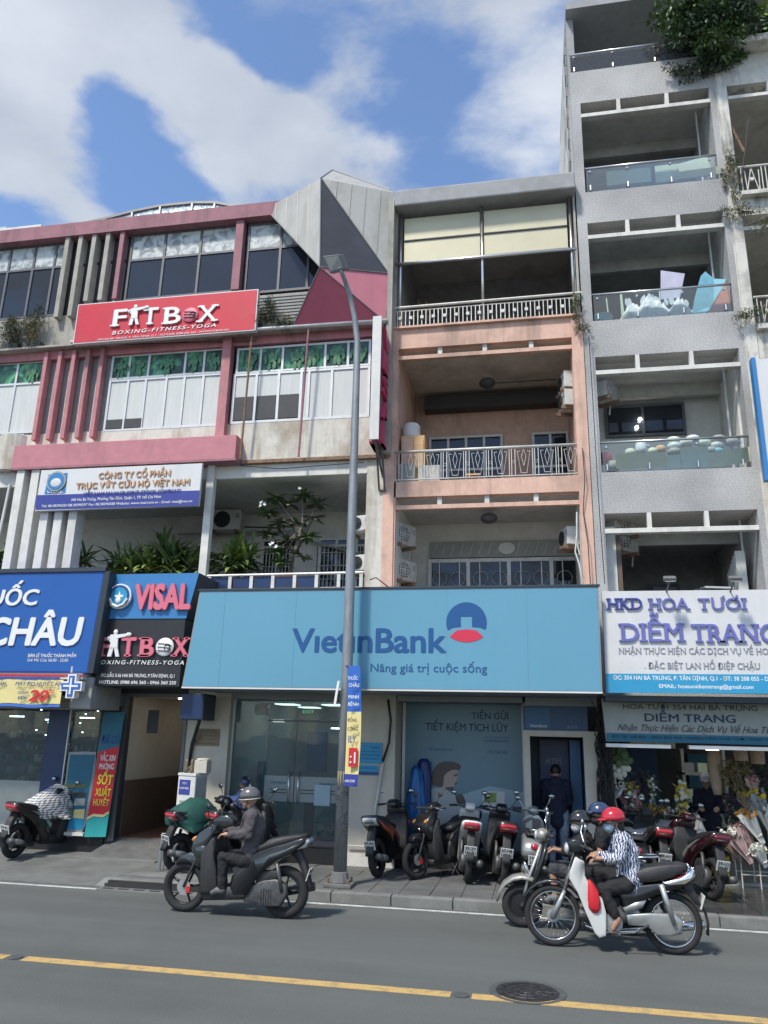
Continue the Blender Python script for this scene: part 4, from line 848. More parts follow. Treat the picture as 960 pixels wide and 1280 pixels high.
ptext('VıetınBank', 364, 558, 815, 29, YB-.006, 'bank_blue', t, bold=.028, ext=.003, space=.98); ptext('Nâng giá trị cuộc sống', 463, 609, 840, 10, YB-.006, 'bank_blue', t, bold=.004, ext=.003)
c4 = lambda L: [(480+x/3.2, 720+y/3.2) for x, y in L]
def arcp(cx, cy, r, a0, a1, n=24): return [(cx+r*math.cos(R(a0+(a1-a0)*i/n)), cy+r*math.sin(R(a0+(a1-a0)*i/n))) for i in range(n+1)]
blue = arcp(330, 186, 81, 157, 383, 36)+arcp(330, 330, 127, -63, -117, 10)[0:0]+[(353+52, 214), (385, 206), (352, 203), (352, 162), (307, 162), (307, 203), (275, 206)]
pprint(c4(blue), 'bank_blue', 'logo_disc', .0, t, YB-.006, .003)
pprint(c4(arcp(330, 150, 115, 54, 126, 16)+[(290, 218), (330, 213), (370, 218)]), 'bank_red', 'logo_segment', .0, t, YB-.006, .003)
# pharmacy
YH = 11.8
t, F = board('pharmacy_sign', 'large royal blue pharmacy sign cut off by the left edge of the picture', ((-120, 716), (131, 717), (110, 839), (-140, 841)), YH, 12.96, 'sign_royal', 'sign_navy')
MB().box(F[0].x, F[1].x+.02, YH-.03, YH+.1, F[0].z+.001, F[0].z+.07).build('top_trim', 'sign_edge', t); MB().loft([[F[1]+Vector((.003, -.02, .0)), F[1]+Vector((.09, .0, .0)), F[2]+Vector((.09, 0, 0)), F[2]+Vector((.003, -.02, 0))], [F[1]+Vector((.003, .9, .0)), F[1]+Vector((.09, .9, .0)), F[2]+Vector((.09, .9, 0)), F[2]+Vector((.003, .9, 0))]]).build('side_trim', 'sign_edge', t)
ptext('THUỐC', -52, 48, 756.5, 18.5, YH-.006, 'letter_white', t, bold=.03, shear=.1, ext=.02); ptext('CHÂU', -19, 102, 806, 33, YH-.006, 'letter_white', t, bold=.04, shear=.1, ext=.02); ptext('LONG', -150, -38, 807, 33, YH-.006, 'letter_white', t, bold=.04, shear=.1, ext=.02)
ptext('BÁN LẺ THUỐC THÀNH PHẨM', 35, 95, 821.5, 4, YH-.006, 'letter_white', t, bold=.02, ext=.003); ptext('Giờ Mở Cửa: 06:00 - 22:00', 34, 85, 827, 3.6, YH-.006, 'letter_white', t, ext=.003)
MB().box(F[3].x, F[2].x-.1, YH+.02, 12.9, F[3].z-.1, F[3].z-.003).build('under_strip', 'sign_white', t); MB().box(F[3].x, F[2].x-.1, YH+.01, YH+.02, F[3].z-.06, F[3].z-.03).build('red_line', 'banner_red', t)
MB().box(-7.5, -7.14, 11.95, 12.9, 2.42, 2.92).build('sign_bracket_box', 'grey_panel', t)
# promotional banner on pharmacy
yb = 11.72; t = thing('promotion_banner', 'yellow price offer banner hanging below the royal blue pharmacy sign', 'banner', (-8.6, yb, 2.4))
def wavy(x0, x1, z0, z1, Y, m, nm, p, amp=.02, dz=0, k=4.0, ph=0):
    n = 24; a = []; b = []
    for i in range(n+1):
        u = i/n; x = x0+(x1-x0)*u; y = Y+amp*math.sin(k*x*3+ph); a.append((x, y, z0+dz*u+amp*.6*math.sin(k*x*2))); b.append((x, y+amp*.5, z1+dz*u*.2))
    vs = a+b; mb = MB().add(vs, [(i, i+1, n+2+i, n+1+i) for i in range(n)]); mb.add([(x, y+.004, z) for x, y, z in vs], [(i, n+1+i, n+2+i, i+1) for i in range(n)]); return mb.build(nm, m, p, smooth=True, rec=False)
wavy(-11, -7.53, 2.47, 2.86, yb, 'banner_yellow', 'cloth', t, .015); wavy(-11, -7.53, 2.42, 2.468, yb-.004, 'banner_blue', 'hem', t, .015); wavy(-11, -7.6, 2.862, 2.9, yb, 'sign_navy', 'top_hem', t, .012)
ptext('MÁY ĐO HUYẾT ÁP', 19, 76, 857, 4.5, yb-.03, 'letter_blue', t, shear=.2, bold=.01, ext=.003); ptext('GIẢM', 22, 35, 867.5, 3.6, yb-.03, 'letter_blue', t, bold=.01, ext=.003); ptext('ĐẾN', 22, 33, 874.5, 3.6, yb-.03, 'letter_blue', t, bold=.01, ext=.003); ptext('20', 35, 60, 876, 13, yb-.03, 'letter_red', t, bold=.05, shear=.15, ext=.003); ptext('%', 60, 68, 866.5, 5, yb-.03, 'letter_red', t, ext=.003); ptext('PHẨM', -8, 7, 857, 4.5, yb-.03, 'letter_blue', t, shear=.2, bold=.01, ext=.003)
# cross sign
cx, czz = -7.37, 2.76; t = thing('cross_sign', 'small white pharmacy cross sign edged in blue beside the yellow banner', 'sign', (cx, 11.7, 2.5))
def cross(s, w, y0, y1, m, nm):
    MB().prism([(cx+a*s, czz+b*s) for a, b in ((-w, -1), (w, -1), (w, -w), (1, -w), (1, w), (w, w), (w, 1), (-w, 1), (-w, w), (-1, w), (-1, -w), (-w, -w))], y0, y1).build(nm, m, t)
cross(.19, .4, 11.7, 11.8, 'letter_white', 'cross_body'); cross(.165, .28, 11.69, 11.7, 'banner_blue', 'cross_line'); cross(.13, .12, 11.683, 11.69, 'letter_white', 'cross_core')
MB().tube([(-7.45, 11.8, 2.98), (-7.45, 11.8, 3.08)], .02).build('hanger', 'alu', t)
# standing banners at the pharmacy
t = thing('vaccine_banner', 'tall red and teal vaccine poster board between the pharmacy and the dark passage', 'banner', (-7.35, 12.9, .35))
Y = 12.88; c6 = lambda L: [(x/4.8, 860+y/4.8) for x, y in L]
pprint(c6([(630, 148), (750, 148), (636, 893), (508, 893)]), 'teal', 'teal_ground', 0, t, Y, .02); pprint(c6([(622, 150), (748, 150), (716, 350), (592, 382)]), 'teal_dark', 'dark_top', .022, t, Y, .003)
pprint(c6([(592, 382), (716, 350), (655, 745), (620, 765), (560, 760), (524, 785)]), 'banner_red', 'red_field', .022, t, Y, .003); pprint(c6([(524, 775), (560, 755), (620, 760), (655, 738), (654, 752), (620, 775), (560, 770), (522, 790)]), 'banner_yellow', 'wave_line', .026, t, Y, .003)
for s_, x0, x1, y, c_, m_, b_ in (('ĐÃ CÓ', 608, 716, 333, 45, 'letter_blue', .01), ('VẮC XIN', 601, 692, 437, 35, 'letter_white', .02), ('PHÒNG', 593, 683, 487, 33, 'letter_white', .02), ('SỐT', 582, 676, 577, 55, 'letter_yellow', .04), ('XUẤT', 568, 664, 648, 44, 'letter_yellow', .03), ('HUYẾT', 557, 653, 706, 38, 'letter_yellow', .03)):
    a, b = c6([(x0, y), (x1, y)]); ptext(s_, a[0], b[0], a[1], c_/4.8, Y-.03, m_, t, bold=b_, ext=.003, shear=.1)
t = thing('phone_display', 'tall teal display board with rounded top behind the pharmacy glass', 'display board', (-7.9, 12.95, .42)); Y = 12.95
pprint(curve(c6([(352, 855), (395, 560), (415, 400), (430, 385), (560, 383), (580, 400), (560, 560), (500, 858)]), 4), 'grey_panel', 'display_frame', 0, t, Y, .02); pprint(c6([(360, 845), (422, 400), (572, 400), (496, 850)]), 'teal_dark', 'display_face', .022, t, Y, .003)
pprint(c6([(360, 845), (372, 770), (508, 775), (496, 850)]), 'sign_cyan', 'lower_field', .026, t, Y, .003); pprint(c6([(376, 730), (436, 728), (434, 778), (372, 775)]), 'leaf_light', 'picture', .03, t, Y, .003); pprint(c6([(445, 730), (510, 726), (503, 785), (438, 778)]), 'banner_yellow', 'picture', .03, t, Y, .003); pprint(c6([(397, 625), (518, 628), (514, 655), (393, 652)]), 'dark_grey', 'caption', .03, t, Y, .003); pprint(c6([(385, 575), (520, 575), (516, 600), (382, 600)]), 'leaf_grey', 'caption', .03, t, Y, .003); pprint(c6([(450, 665), (512, 662), (508, 705), (444, 705)]), 'panel_dull', 'picture', .03, t, Y, .003)

# salvage company sign
t, F = board('salvage_company_sign', 'white and navy company sign hanging under the pink band above the slats', ((52, 587), (253, 580), (248, 633), (44, 638)), 12.62, 12.68, 'sign_white', 'sign_white', fr=.005); Y = 12.612
pprint([(46, 619), (249.5, 613), (248, 632), (44.5, 637)], 'sign_navy', 'navy_strip', 0, t, Y, .003)
pprint([(61, 593), (84.5, 591), (81.5, 616), (55.5, 617.5)], 'sign_visal', 'logo_square', 0, t, Y, .003); a = at(71, 602, Y); MB().lathe([(0, 0), (.2, 0), (.2, .02), (0, .02)], (a.x, Y-.025, a.z), 'y', 26).build('logo_disc', 'panel_dull', t); MB().lathe([(0, 0), (.17, 0), (.17, .004), (0, .004)], (a.x, Y-.03, a.z), 'y', 26).build('logo_ring', 'sign_visal', t); MB().ell((a.x, Y-.03, a.z-.03), (.11, .012, .09), 12, 6).build('logo_anchor', 'sign_white', t)
ptext('VISAL', 58, 79, 616.5, 3.5, Y-.006, 'letter_white', t, ext=.003)
for s_, x0, x1, y, c_, m_, dy, b_ in (('CÔNG TY CỔ PHẦN', 123, 213, 597.5, 7.2, 'letter_gold', -2, .03), ('TRỤC VỚT CỨU HỘ VIỆT NAM', 95, 237, 610, 7.2, 'letter_gold', -3, .03), ('VIỆT NAM SALVAGE JOINT-STOCK COMPANY', 104, 226, 618.6, 4.2, 'sign_navy', -2, .03), ('340 Hai Bà Trưng, Phường Tân Định, Quận 1, TP. Hồ Chí Minh', 89, 201, 625.5, 3.4, 'letter_white', -2, .01), ('Tel: 08.38296023-08.38290597 Fax: 08.38296028 Website: www.visal.com.vn - Email: visal@vnn.vn', 52, 240, 633, 3, 'letter_white', -4, .01)):
    ptext(s_, x0, x1, y, c_, Y-.006, m_, t, dy=dy, bold=b_, ext=.008 if c_ > 7 else .003)
    if c_ > 7: ptext(s_, x0+.7, x1+.7, y+.8, c_, Y-.002, 'letter_black', t, dy=dy, bold=b_, ext=.002, name='letter_shadow_edge') if False else None

# gym signs: stencil lettering with a boxer for the I and a head guard for the O
def boxer(cx, z0, h, Y, m, t):
    q = MB(); s = h
    q.ell((cx-.02*s, Y, z0+.9*s), (.09*s, .02, .1*s), 12, 6)
    q.prism([(cx+a*s, z0+b*s) for a, b in ((-.2, .80), (.0, .82), (.12, .78), (.12, .5), (.14, .3), (-.18, .3), (-.16, .5), (-.26, .62))], Y-.02, Y+.01)
    q.prism([(cx+a*s, z0+b*s) for a, b in ((.0, .80), (.45, .84), (.45, .74), (.05, .66))], Y-.025, Y+.01); q.ell((cx+.52*s, Y-.01, z0+.8*s), (.12*s, .03, .085*s), 12, 6); q.ell((cx-.27*s, Y-.01, z0+.66*s), (.07*s, .03, .09*s), 10, 6)
    q.prism([(cx+a*s, z0+b*s) for a, b in ((-.18, .32), (-.02, .32), (-.08, 0), (-.24, 0))], Y-.02, Y+.01); q.prism([(cx+a*s, z0+b*s) for a, b in ((.0, .32), (.14, .32), (.24, 0), (.1, 0))], Y-.02, Y+.01)
    q.build('boxer_emblem', m, t)
def headguard(cx, cz_, r, Y, m, t):
    g = MB().ell((cx, Y, cz_), (r, .035, r*.95), 18, 10).build('head_guard_emblem', m, t)
    q = MB()
    for a in (-.45, -.1, .25): q.tube([(cx-r*.7, Y-.035, cz_+a*r+.1*r), (cx+r*.5, Y-.04, cz_+a*r), (cx+r*.8, Y-.03, cz_+a*r-.15*r)], r*.045, 5)
    q.torus((cx+r*.35, Y-.035, cz_-.1*r), r*.3, r*.05, 'y', 16, 5); q.build('strap_line', 'letter_black', g)
t, F = board('red_gym_sign', 'long red gym sign with white letters fixed below the top floor windows', ((98, 379), (323, 363), (319, 414), (91, 429)), 12.6, 12.7, 'sign_red', 'sign_white', fr=.02); Y = 12.59
for s_, x0, x1, y in (('F', 141, 158, 408), ('T', 178, 197, 406), ('B', 205, 226, 405), ('X', 247.5, 271, 402.5)): ptext(s_, x0, x1, y, 20, Y, 'letter_white', t, bold=.022, serif=.06, ext=.03)
a = at(168, 407, Y); boxer(a.x, a.z, .46, Y-.02, 'letter_white', t); a = at(238, 394, Y); headguard(a.x, a.z, .17, Y-.01, 'letter_pink', t)
ptext('BOXING-FITNESS-YOGA', 140, 270, 418, 4.3, Y, 'letter_white', t, dy=-9, bold=.02, shear=.2, ext=.006, space=1.3); ptext('340 HAI BÀ TRƯNG, P. TÂN ĐỊNH, Q.1 - HOTLINE: 0988 696 360 - WWW.FITBOX.VN', 122, 286, 424.5, 2.2, Y, 'letter_white', t, dy=-10, ext=.003)
t, F = board('visal_sign', 'bright blue company sign with round emblem right of the pharmacy sign', ((139, 717), (249, 717), (233, 772), (129, 775)), 12.02, 12.9, 'sign_visal', 'sign_edge', fr=.003); Y = 12.008
a = at(151, 746, Y); MB().lathe([(0, 0), (.215, 0), (.215, .05), (0, .05)], (a.x, Y-.055, a.z), 'y', 30).build('emblem_rim', 'letter_white', t); MB().lathe([(0, 0), (.19, 0), (.19, .004), (0, .004)], (a.x, Y-.06, a.z), 'y', 30).build('emblem_ring', 'bank_navy', t); MB().lathe([(0, 0), (.15, 0), (.15, .004), (0, .004)], (a.x, Y-.065, a.z), 'y', 30).build('emblem_sea', 'sign_cyan', t)
MB().prism([(a.x-.08, a.z+.02), (a.x+.09, a.z+.02), (a.x+.07, a.z-.02), (a.x-.06, a.z-.02)], Y-.072, Y-.066).prism([(a.x-.01, a.z+.02), (a.x+.03, a.z+.02), (a.x+.01, a.z+.09)], Y-.072, Y-.066).build('emblem_ship', 'letter_white', t); MB().tube([(a.x-.16, Y-.07, a.z-.04), (a.x-.1, Y-.075, a.z-.14), (a.x, Y-.08, a.z-.18), (a.x+.1, Y-.075, a.z-.14), (a.x+.16, Y-.07, a.z-.04)], .024, 6).ell((a.x, Y-.075, a.z-.07), (.05, .02, .05)).build('emblem_anchor', 'letter_white', t)
ptext('VISAL', 168, 239, 761, 29, Y, 'letter_pink', t, bold=.06, ext=.05); pass
t, F = board('black_gym_sign', 'black gym sign with pink and white letters under the bright blue emblem sign', ((129, 776), (232, 773), (224, 858), (117, 857)), 12.02, 12.9, 'sign_black', 'sign_edge', fr=.003)
for s_, x0, x1 in (('F', 122.5, 140), ('T', 151, 170), ('B', 175, 193), ('X', 216, 236)): ptext(s_, x0, x1, 820.5, 23, Y, 'letter_pink', t, bold=.035, serif=.07, ext=.04)
a = at(143, 821, Y); boxer(a.x, a.z, .45, Y-.03, 'letter_white', t); a = at(207, 809, Y); headguard(a.x, a.z, .16, Y-.03, 'letter_white', t)
ptext('BOXING-FITNESS-YOGA', 120, 230, 830.5, 5, Y, 'letter_white', t, bold=.015, shear=.2, ext=.006, space=1.3); ptext('ĐC: LẦU 3-36 HAI BÀ TRƯNG, P.TÂN ĐỊNH, Q.1', 126, 218, 846.5, 4, Y, 'letter_white', t, bold=.02, ext=.004); ptext('HOTLINE: 0988 696 360 - 0966 360 250', 124, 220, 855, 4, Y, 'letter_white', t, bold=.02, ext=.004)
# blade sign
t = thing('blade_sign', 'tall pink edge-on sign projecting from the corner between the pink and the peach building', 'sign', (-2.58, 12.6, 7.0))
dm('letter_rose', (.5, .06, .14), .5, var=.08); dm('blade_face', (.3, .13, .17), .6, var=.08); MB().box(-2.64, -2.52, 12.24, 12.97, 7.0, 9.33).build('sign_box', 'blade_face', t); MB().box(-2.665, -2.505, 12.2, 12.235, 6.99, 9.36).build('front_edge', 'white_panel', t)
for k, ch in enumerate('VISAL'):
    z = 8.92-k*.46
    for sx, x in ((1, -2.519), (-1, -2.641)):
        mb = text(ch, -.28, .28, 0, .36, 0, 'sign_red', None, bold=.05, ext=.06, build=False)
        M = Matrix(((0, -sx, 0, x), (sx, 0, 0, 12.62), (0, 0, 1, z-.08), (0, 0, 0, 1)))
        mb.tf(M).build('letter', 'letter_rose', t)
q = MB().tube([(-2.58, 12.25, 7.0), (-2.56, 12.95, 6.55)], .02, 6).tube([(-2.58, 12.25, 6.97), (-2.58, 12.95, 6.97)], .02, 6).tube([(-2.52, 12.6, 6.99), (-2.52, 12.95, 6.3)], .02, 6).tube([(-2.62, 12.6, 6.99), (-2.62, 12.95, 6.3)], .02, 6).tube([(-2.62, 12.95, 6.3), (-2.5, 12.95, 6.3)], .02, 6)
q.build('bracket', 'dark_alu', t)
# florist signs
YF = 11.8
t, F = board('florist_sign', 'large white florist sign with violet letters and a blue address strip', ((752, 738), (1075, 737), (1100, 868), (758, 866)), YF, 11.9, 'sign_white', 'sign_white', fr=.004); Y = YF-.01
pprint([(757.5, 842), (1095, 844), (1100, 868), (758, 866)], 'sign_cyan', 'address_strip', 0, t, Y, .003)
for s_, x0, x1, y, c_, m_, b_, sf in (('HKD', 760, 803, 762, 14, 'sign_navy', .02, .08), ('HOA', 812, 861, 762, 14, 'letter_violet', .02, .08), ('TƯOI', 873, 932, 762, 14, 'letter_violet', .02, .08), ('DIỄM', 777, 854, 802, 22.5, 'letter_violet', .035, .09), ('TRANG', 865, 972, 803, 22.5, 'letter_violet', .035, .09)):
    ptext(s_, x0, x1, y, c_, Y, m_, t, bold=b_*.5, serif=sf, ext=.022)
for s_, x0, x1, y, c_, m_, b_ in (('NHẬN THỰC HIỆN CÁC DỊCH VỤ VỀ HOA', 774, 968, 817.5, 7.5, 'letter_grey', -.001), ('. ĐẶC BIỆT LAN HỒ ĐIỆP CHẬU', 806, 950, 836, 7.5, 'letter_grey', 0), ('ĐC: 354 HAI BÀ TRƯNG, P. TÂN ĐỊNH, Q.1 - ĐT: 38 208 055 - DĐ: 0903 354 354', 767, 1010, 850.5, 5, 'letter_white', .02), ('EMAIL: hoatuoidiemtrang@gmail.com', 824, 942, 860.5, 4.6, 'letter_white', .02)): ptext(s_, x0, x1, y, c_, Y, m_, t, bold=b_, ext=.004, serif=.035 if c_ > 7 else 0)
a_ = at(921, 750, Y); MB().tube([(a_.x-.05, Y-.012, a_.z-.005), (a_.x-.01, Y-.012, a_.z+.02), (a_.x+.005, Y-.012, a_.z+.07)], [.02, .02, .014], 6).build('lettering', 'letter_violet', t)
t, F = board('old_florist_sign', 'dull shaded florist sign hanging just under the large white one', ((752, 874), (1075, 876), (1085, 935), (758, 926)), 12.3, 12.4, 'panel_dull', 'panel_dull', fr=.004); Y = 12.29
pprint([(758, 916), (1085, 924), (1085, 935), (758, 926)], 'teal_dark', 'lower_strip', 0, t, Y, .003)
for s_, x0, x1, y, c_, m_, b_, sh_, dy in (('HOA TƯƠI 354 HAI BÀ TRƯNG', 779, 947, 886.5, 6.5, 'letter_black', 0, 0, 2), ('DIỄM TRANG', 806, 920, 902, 9.5, 'print_navy', .02, 0, 1), ('Nhận Thực Hiện Các Dịch Vụ Về Hoa Tươi', 772, 975, 914, 8, 'dark_grey', -.005, .45, 2), ('ĐT: 38 208 055 - 0903 354 354 - NHẬN CẮM HOA TƯƠI THEO YÊU CẦU', 765, 985, 922.5, 3, 'letter_grey', 0, 0, 4)): ptext(s_, x0, x1, y, c_, Y, m_, t, bold=b_, ext=.003, shear=sh_, dy=dy, serif=.06 if c_ == 11 else 0)
for x0, x1 in ((1.0, 1.9), (2.15, 3.4)): MB().box(x0, x1, 12.25, 12.4, 2.02, 2.07).build('tube_fitting', 'alu', t)
MB().box(2.38, 2.55, 12.26, 12.3, 2.01, 2.03).build('tube_glow', 'lit_soft', t)
bx('sign_beam', 'sign_edge', t, 1.0, 4.5, 11.92, 12.98, 2.66, 2.74)
# sign spot lamps standing on the florist sign
for px, w_ in ((836, 'above the word HKD end'), (917, 'beside the metal louvres')):
    a = at(px, 738, 11.6); o = thing('spot_lamp', 'small floodlight on top of the white florist sign '+('toward its left end' if px < 880 else 'toward the right, under the grey louvres'), 'lamp', (a.x, 11.8, a.z), 'floodlights on the florist sign')
    MB().tube([(a.x, 11.84, a.z), (a.x, 11.5, a.z+.12)], .012, 6).build('arm', 'dark_alu', o); MB().ob((a.x, 11.45, a.z+.14), (.17, .1, .06), (.5, 0, 0)).build('lamp_head', 'lamp_grey', o, bevel=.01); MB().ob((a.x, 11.44, a.z+.108), (.14, .07, .01), (.5, 0, 0)).build('lens', 'alu', o)
# far right blue sign
t = thing('side_sign', 'white sign with a blue edge on the stained building at the right edge', 'sign', (3.95, 12.5, 6.9)); P0 = at(944, 470, 12.5)
MB().box(3.72, 4.9, 12.5, 12.6, 6.1, 8.2).build('sign_face', 'sign_white', t); MB().box(3.66, 3.72, 12.48, 12.62, 6.1, 8.22).build('edge', 'sign_visal', t); MB().ell((3.95, 12.4, 6.05), (.2, .1, .22), 16, 10).build('round_lamp_shell', 'letter_violet', t)

# ------------------------------------------------------------------ small wall things
t = thing('notice_board', 'upper pale blue bank notice on the beige pillar by the street lamp', 'notice', (-2.67, 12.98, 1.66)); bx('panel', 'sign_cyan', t, -2.88, -2.47, 12.975, 12.99, 1.67, 1.99); text('VietinBank', -2.66, -2.5, 1.9, .035, 12.974, 'bank_navy', t, ext=.002)
for k, s_ in enumerate(('CHI NHÁNH 3', 'PHÒNG GIAO DỊCH TÂN ĐỊNH', '354 Hai Bà Trưng, Quận 1')): text(s_, -2.83, -2.5, 1.84-k*.055, .022, 12.974, 'bank_navy', t, ext=.002)
t = thing('notice_board', 'smaller opening hours notice below the pale blue one on the beige pillar', 'notice', (-2.7, 12.98, 1.48)); bx('panel', 'sign_cyan', t, -2.88, -2.53, 12.975, 12.99, 1.54, 1.64); bx('lower_panel', 'bank_navy', t, -2.88, -2.53, 12.975, 12.99, 1.49, 1.539); text('GIỜ GIAO DỊCH', -2.84, -2.57, 1.58, .025, 12.974, 'bank_navy', t, ext=.002)
t = thing('wall_plaque', 'brown engraved plaque on the beige pier above the white cabinet', 'plaque', (-5.5, 12.98, 1.86)); bx('plate', 'plaque', t, -5.72, -5.29, 12.98, 12.999, 1.87, 2.15)
for k, s_ in enumerate(('CÔNG TY CỔ PHẦN', 'TRỤC VỚT CỨU HỘ', 'VIỆT NAM', '340 HAI BÀ TRƯNG')): text(s_, -5.68, -5.33, 2.09-k*.065, .028, 12.978, 'passage_brown', t, ext=.002)
t = thing('wall_speaker', 'dark navy box hanging under the left end of the bank sign', 'box', (-5.55, 12.5, 2.3)); MB().box(-5.72, -5.32, 12.3, 12.8, 2.28, 2.7).build('case', 'sign_edge', t, bevel=.01); bx('front_panel', 'navy_panel', t, -5.7, -5.34, 12.292, 12.3, 2.3, 2.68); MB().tube([(-5.5, 12.6, 2.28), (-5.62, 12.8, 2.15), (-5.75, 12.95, 1.9), (-5.78, 12.95, 1.5)], .03, 6).build('cable', 'cable', t, smooth=True)
solo('pillar_cable', MB().tube([(-2.38, 12.95, 2.68), (-2.33, 12.95, 2.35), (-2.35, 12.95, 2.0), (-2.45, 12.96, 1.7)], .02, 7), 'cable', 'thick black cable running down the beige pillar from the bank sign', 'cable', smooth=True)
solo('pillar_conduit', MB().tube([(-2.45, 12.96, 1.68), (-2.55, 12.965, 1.0), (-2.6, 12.965, .5)], .022, 7).tube([(-2.98, 12.95, .42), (-2.3, 12.95, .42)], .012, 6), 'pipe_white', 'white conduit continuing down the beige pillar behind the first scooter', 'pipe', smooth=True)
# cabinet and what stands on it
t = thing('telecom_cabinet', 'white street cabinet with a grey side door on the pavement by the passage', 'cabinet', (-5.42, 12.35, .12)); t.rotation_euler.z = R(-22)
wc = WORLD[t.name]; WORLD[t.name] = Vector()
MB().box(-.2, .2, -.13, .13, 0, .06).build('plinth', 'concrete_pave', t); MB().box(-.19, .19, -.13, .13, .06, 1.3).build('body', 'white_panel', t, bevel=.008); MB().box(-.2, .2, -.14, .14, 1.3, 1.34).build('lid', 'white_panel', t, bevel=.005)
MB().box(.19, .196, -.12, .12, .1, 1.28).build('side_door', 'grey_panel', t); MB().box(-.15, .09, -.137, -.13, 1.02, 1.24).build('blue_label', 'sign_navy', t); MB().box(.196, .2, -.06, .07, .75, 1.05).build('notice', 'panel_dull', t); MB().box(-.12, .0, -.137, -.13, .9, .93).build('label', 'panel_dull', t)
text('VT-1', -.08, .02, 1.17, .035, -.14, 'letter_white', t, ext=.002); text('HAI BÀ TRƯNG', -.13, .07, 1.1, .03, -.14, 'letter_white', t, ext=.002)
WORLD[t.name] = wc
solo('small_box', MB().box(-5.35, -5.14, 12.2, 12.4, 1.465, 1.66).lathe([(0, 0), (.11, 0), (.1, .03), (0, .035)], (-5.245, 12.3, 1.66), n=14), 'beige', 'small beige pot with lid standing on the white street cabinet', 'pot', bevel=.01)
q = MB()
for dx_ in (-.05, .04): q.lathe([(.0, 0), (.035, 0), (.03, .06), (.018, .1), (.03, .15), (.02, .2), (0, .22)], (-5.47+dx_, 12.3, 1.463), n=10)
q.tube([(-5.53, 12.3, 1.5), (-5.4, 12.3, 1.6)], .018, 6); solo('brass_figurines', q, 'plaque', 'pair of small brass ornaments on the white street cabinet', 'ornament', smooth=True)
# cables by the florist
q = MB(); rnd = random.Random(5)
for k in range(22):
    x = .98+rnd.uniform(-.07, .12); z1 = rnd.uniform(2.0, 2.75); P = [(x+rnd.uniform(-.08, .08), 12.9+rnd.uniform(-.05, .05), .7+(z1-.7)*i/6) for i in range(7)]; q.tube(P, rnd.uniform(.006, .016), 5)
for k in range(6):
    a = rnd.uniform(0, 6); zc = rnd.uniform(1.4, 2.3); q.torus((1.0, 12.86, zc), rnd.uniform(.07, .14), .008, 'y', 18, 4)
q.box(.93, 1.05, 12.84, 12.98, .9, 1.15)
solo('cable_bundle', q, 'cable', 'tangle of black cables and a meter box running down between the bank and the florist', 'cables')

# street lamp
t = thing('street_lamp', 'grey steel street lamp with a curved arm standing on the kerb side pavement', 'street lamp', (-2.69, 11.27, .12))
pl = [Vector((-2.69, 11.27, .3)), Vector((-2.69, 11.27, 3)), Vector((-2.70, 11.27, 6)), Vector((-2.71, 11.27, 8.1)), Vector(at(446.5, 425, 11.25)), Vector(at(443, 395, 11.2)), Vector(at(437, 368, 11.1)), Vector(at(429, 345, 10.95)), Vector(at(425.5, 337, 10.85))]
MB().tube(pl, [.093, .08, .066, .055, .05, .046, .042, .036, .034], 14).build('pole', 'galv', t, smooth=True)
MB().box(-2.88, -2.5, 11.1, 11.44, .12, .17).lathe([(0, 0), (.14, 0), (.11, .14), (0, .14)], (-2.69, 11.27, .17), n=12).build('base_plate', 'concrete_pave', t, bevel=.01)
for dx_, dy_ in ((-.14, -.11), (.14, -.11), (-.14, .11), (.14, .11)): MB().tube([(-2.69+dx_, 11.27+dy_, .165), (-2.69+dx_, 11.27+dy_, .23)], .018, 6).build('anchor_bolt', 'rust', t)
H = [at(403, 320, 10.72), at(425, 317.5, 10.72), at(432.5, 336, 10.85), at(412, 342, 10.85)]; up = Vector((.12, .15, .06))
H2 = [h+up*.45 for h in H]; MB().loft([H, H2]).build('lamp_head', 'lamp_grey', t, bevel=.012)
c = sum(H, Vector())/4; MB().loft([[c+(h-c)*.78-up*.02 for h in H], [c+(h-c)*.78+up*.01 for h in H]]).build('lamp_panel', 'panel_dull', t)
MB().tube([tuple(pl[-1]), tuple(sum(H2, Vector())/4)], .036, 8).build('socket', 'lamp_grey', t)
MB().tube([(-2.77, 11.27, 1.62), (-2.62, 11.27, 1.62)], .08, 12).build('yellow_band', 'banner_yellow', t) if False else MB().lathe([(0, 0), (.086, 0), (.086, .16), (0, .16)], (-2.69, 11.27, 1.45), n=14).build('yellow_band', 'banner_yellow', t)
q = MB(); rnd = random.Random(3)
for k in range(60): a = rnd.uniform(-2.6, -.5); z = rnd.uniform(.7, 1.4); r_ = .0885; q.ob((-2.69+r_*math.cos(a), 11.27+r_*math.sin(a), z), (.03, .004, rnd.uniform(.01, .03)), (0, 0, a+math.pi/2))
q.build('sticker_remnant', 'dark_grey', t, kind='stuff')
# banner on the lamp post
t = thing('pole_banner', 'narrow blue and yellow banner hanging on the street lamp pole', 'banner', (-2.52, 11.12, 1.4))
def strip(z0, z1, m, nm, y=11.12):
    n = 5; q = MB(); A_ = []
    for i in range(n+1):
        z = z0+(z1-z0)*i/n; s_ = .03*math.sin((z-1.4)*2.1); A_.append([(-2.64+s_*.3, y, z), (-2.46+s_+.02, y-.06, z), (-2.46+s_+.02, y-.056, z), (-2.64+s_*.3, y+.004, z)])
    q.loft(A_).build(nm, m, t)
strip(2.42, 3.06, 'banner_blue', 'blue_field'); strip(1.58, 2.42, 'banner_yellow', 'yellow_field'); strip(1.42, 1.58, 'sign_navy', 'lower_field'); MB().box(-2.57, -2.45, 11.035, 11.05, 1.68, 1.93).build('red_square', 'banner_red', t)
MB().tube([(-2.69, 11.19, 3.07), (-2.43, 11.06, 3.03)], .01, 6).build('banner_rod', 'dark_alu', t)
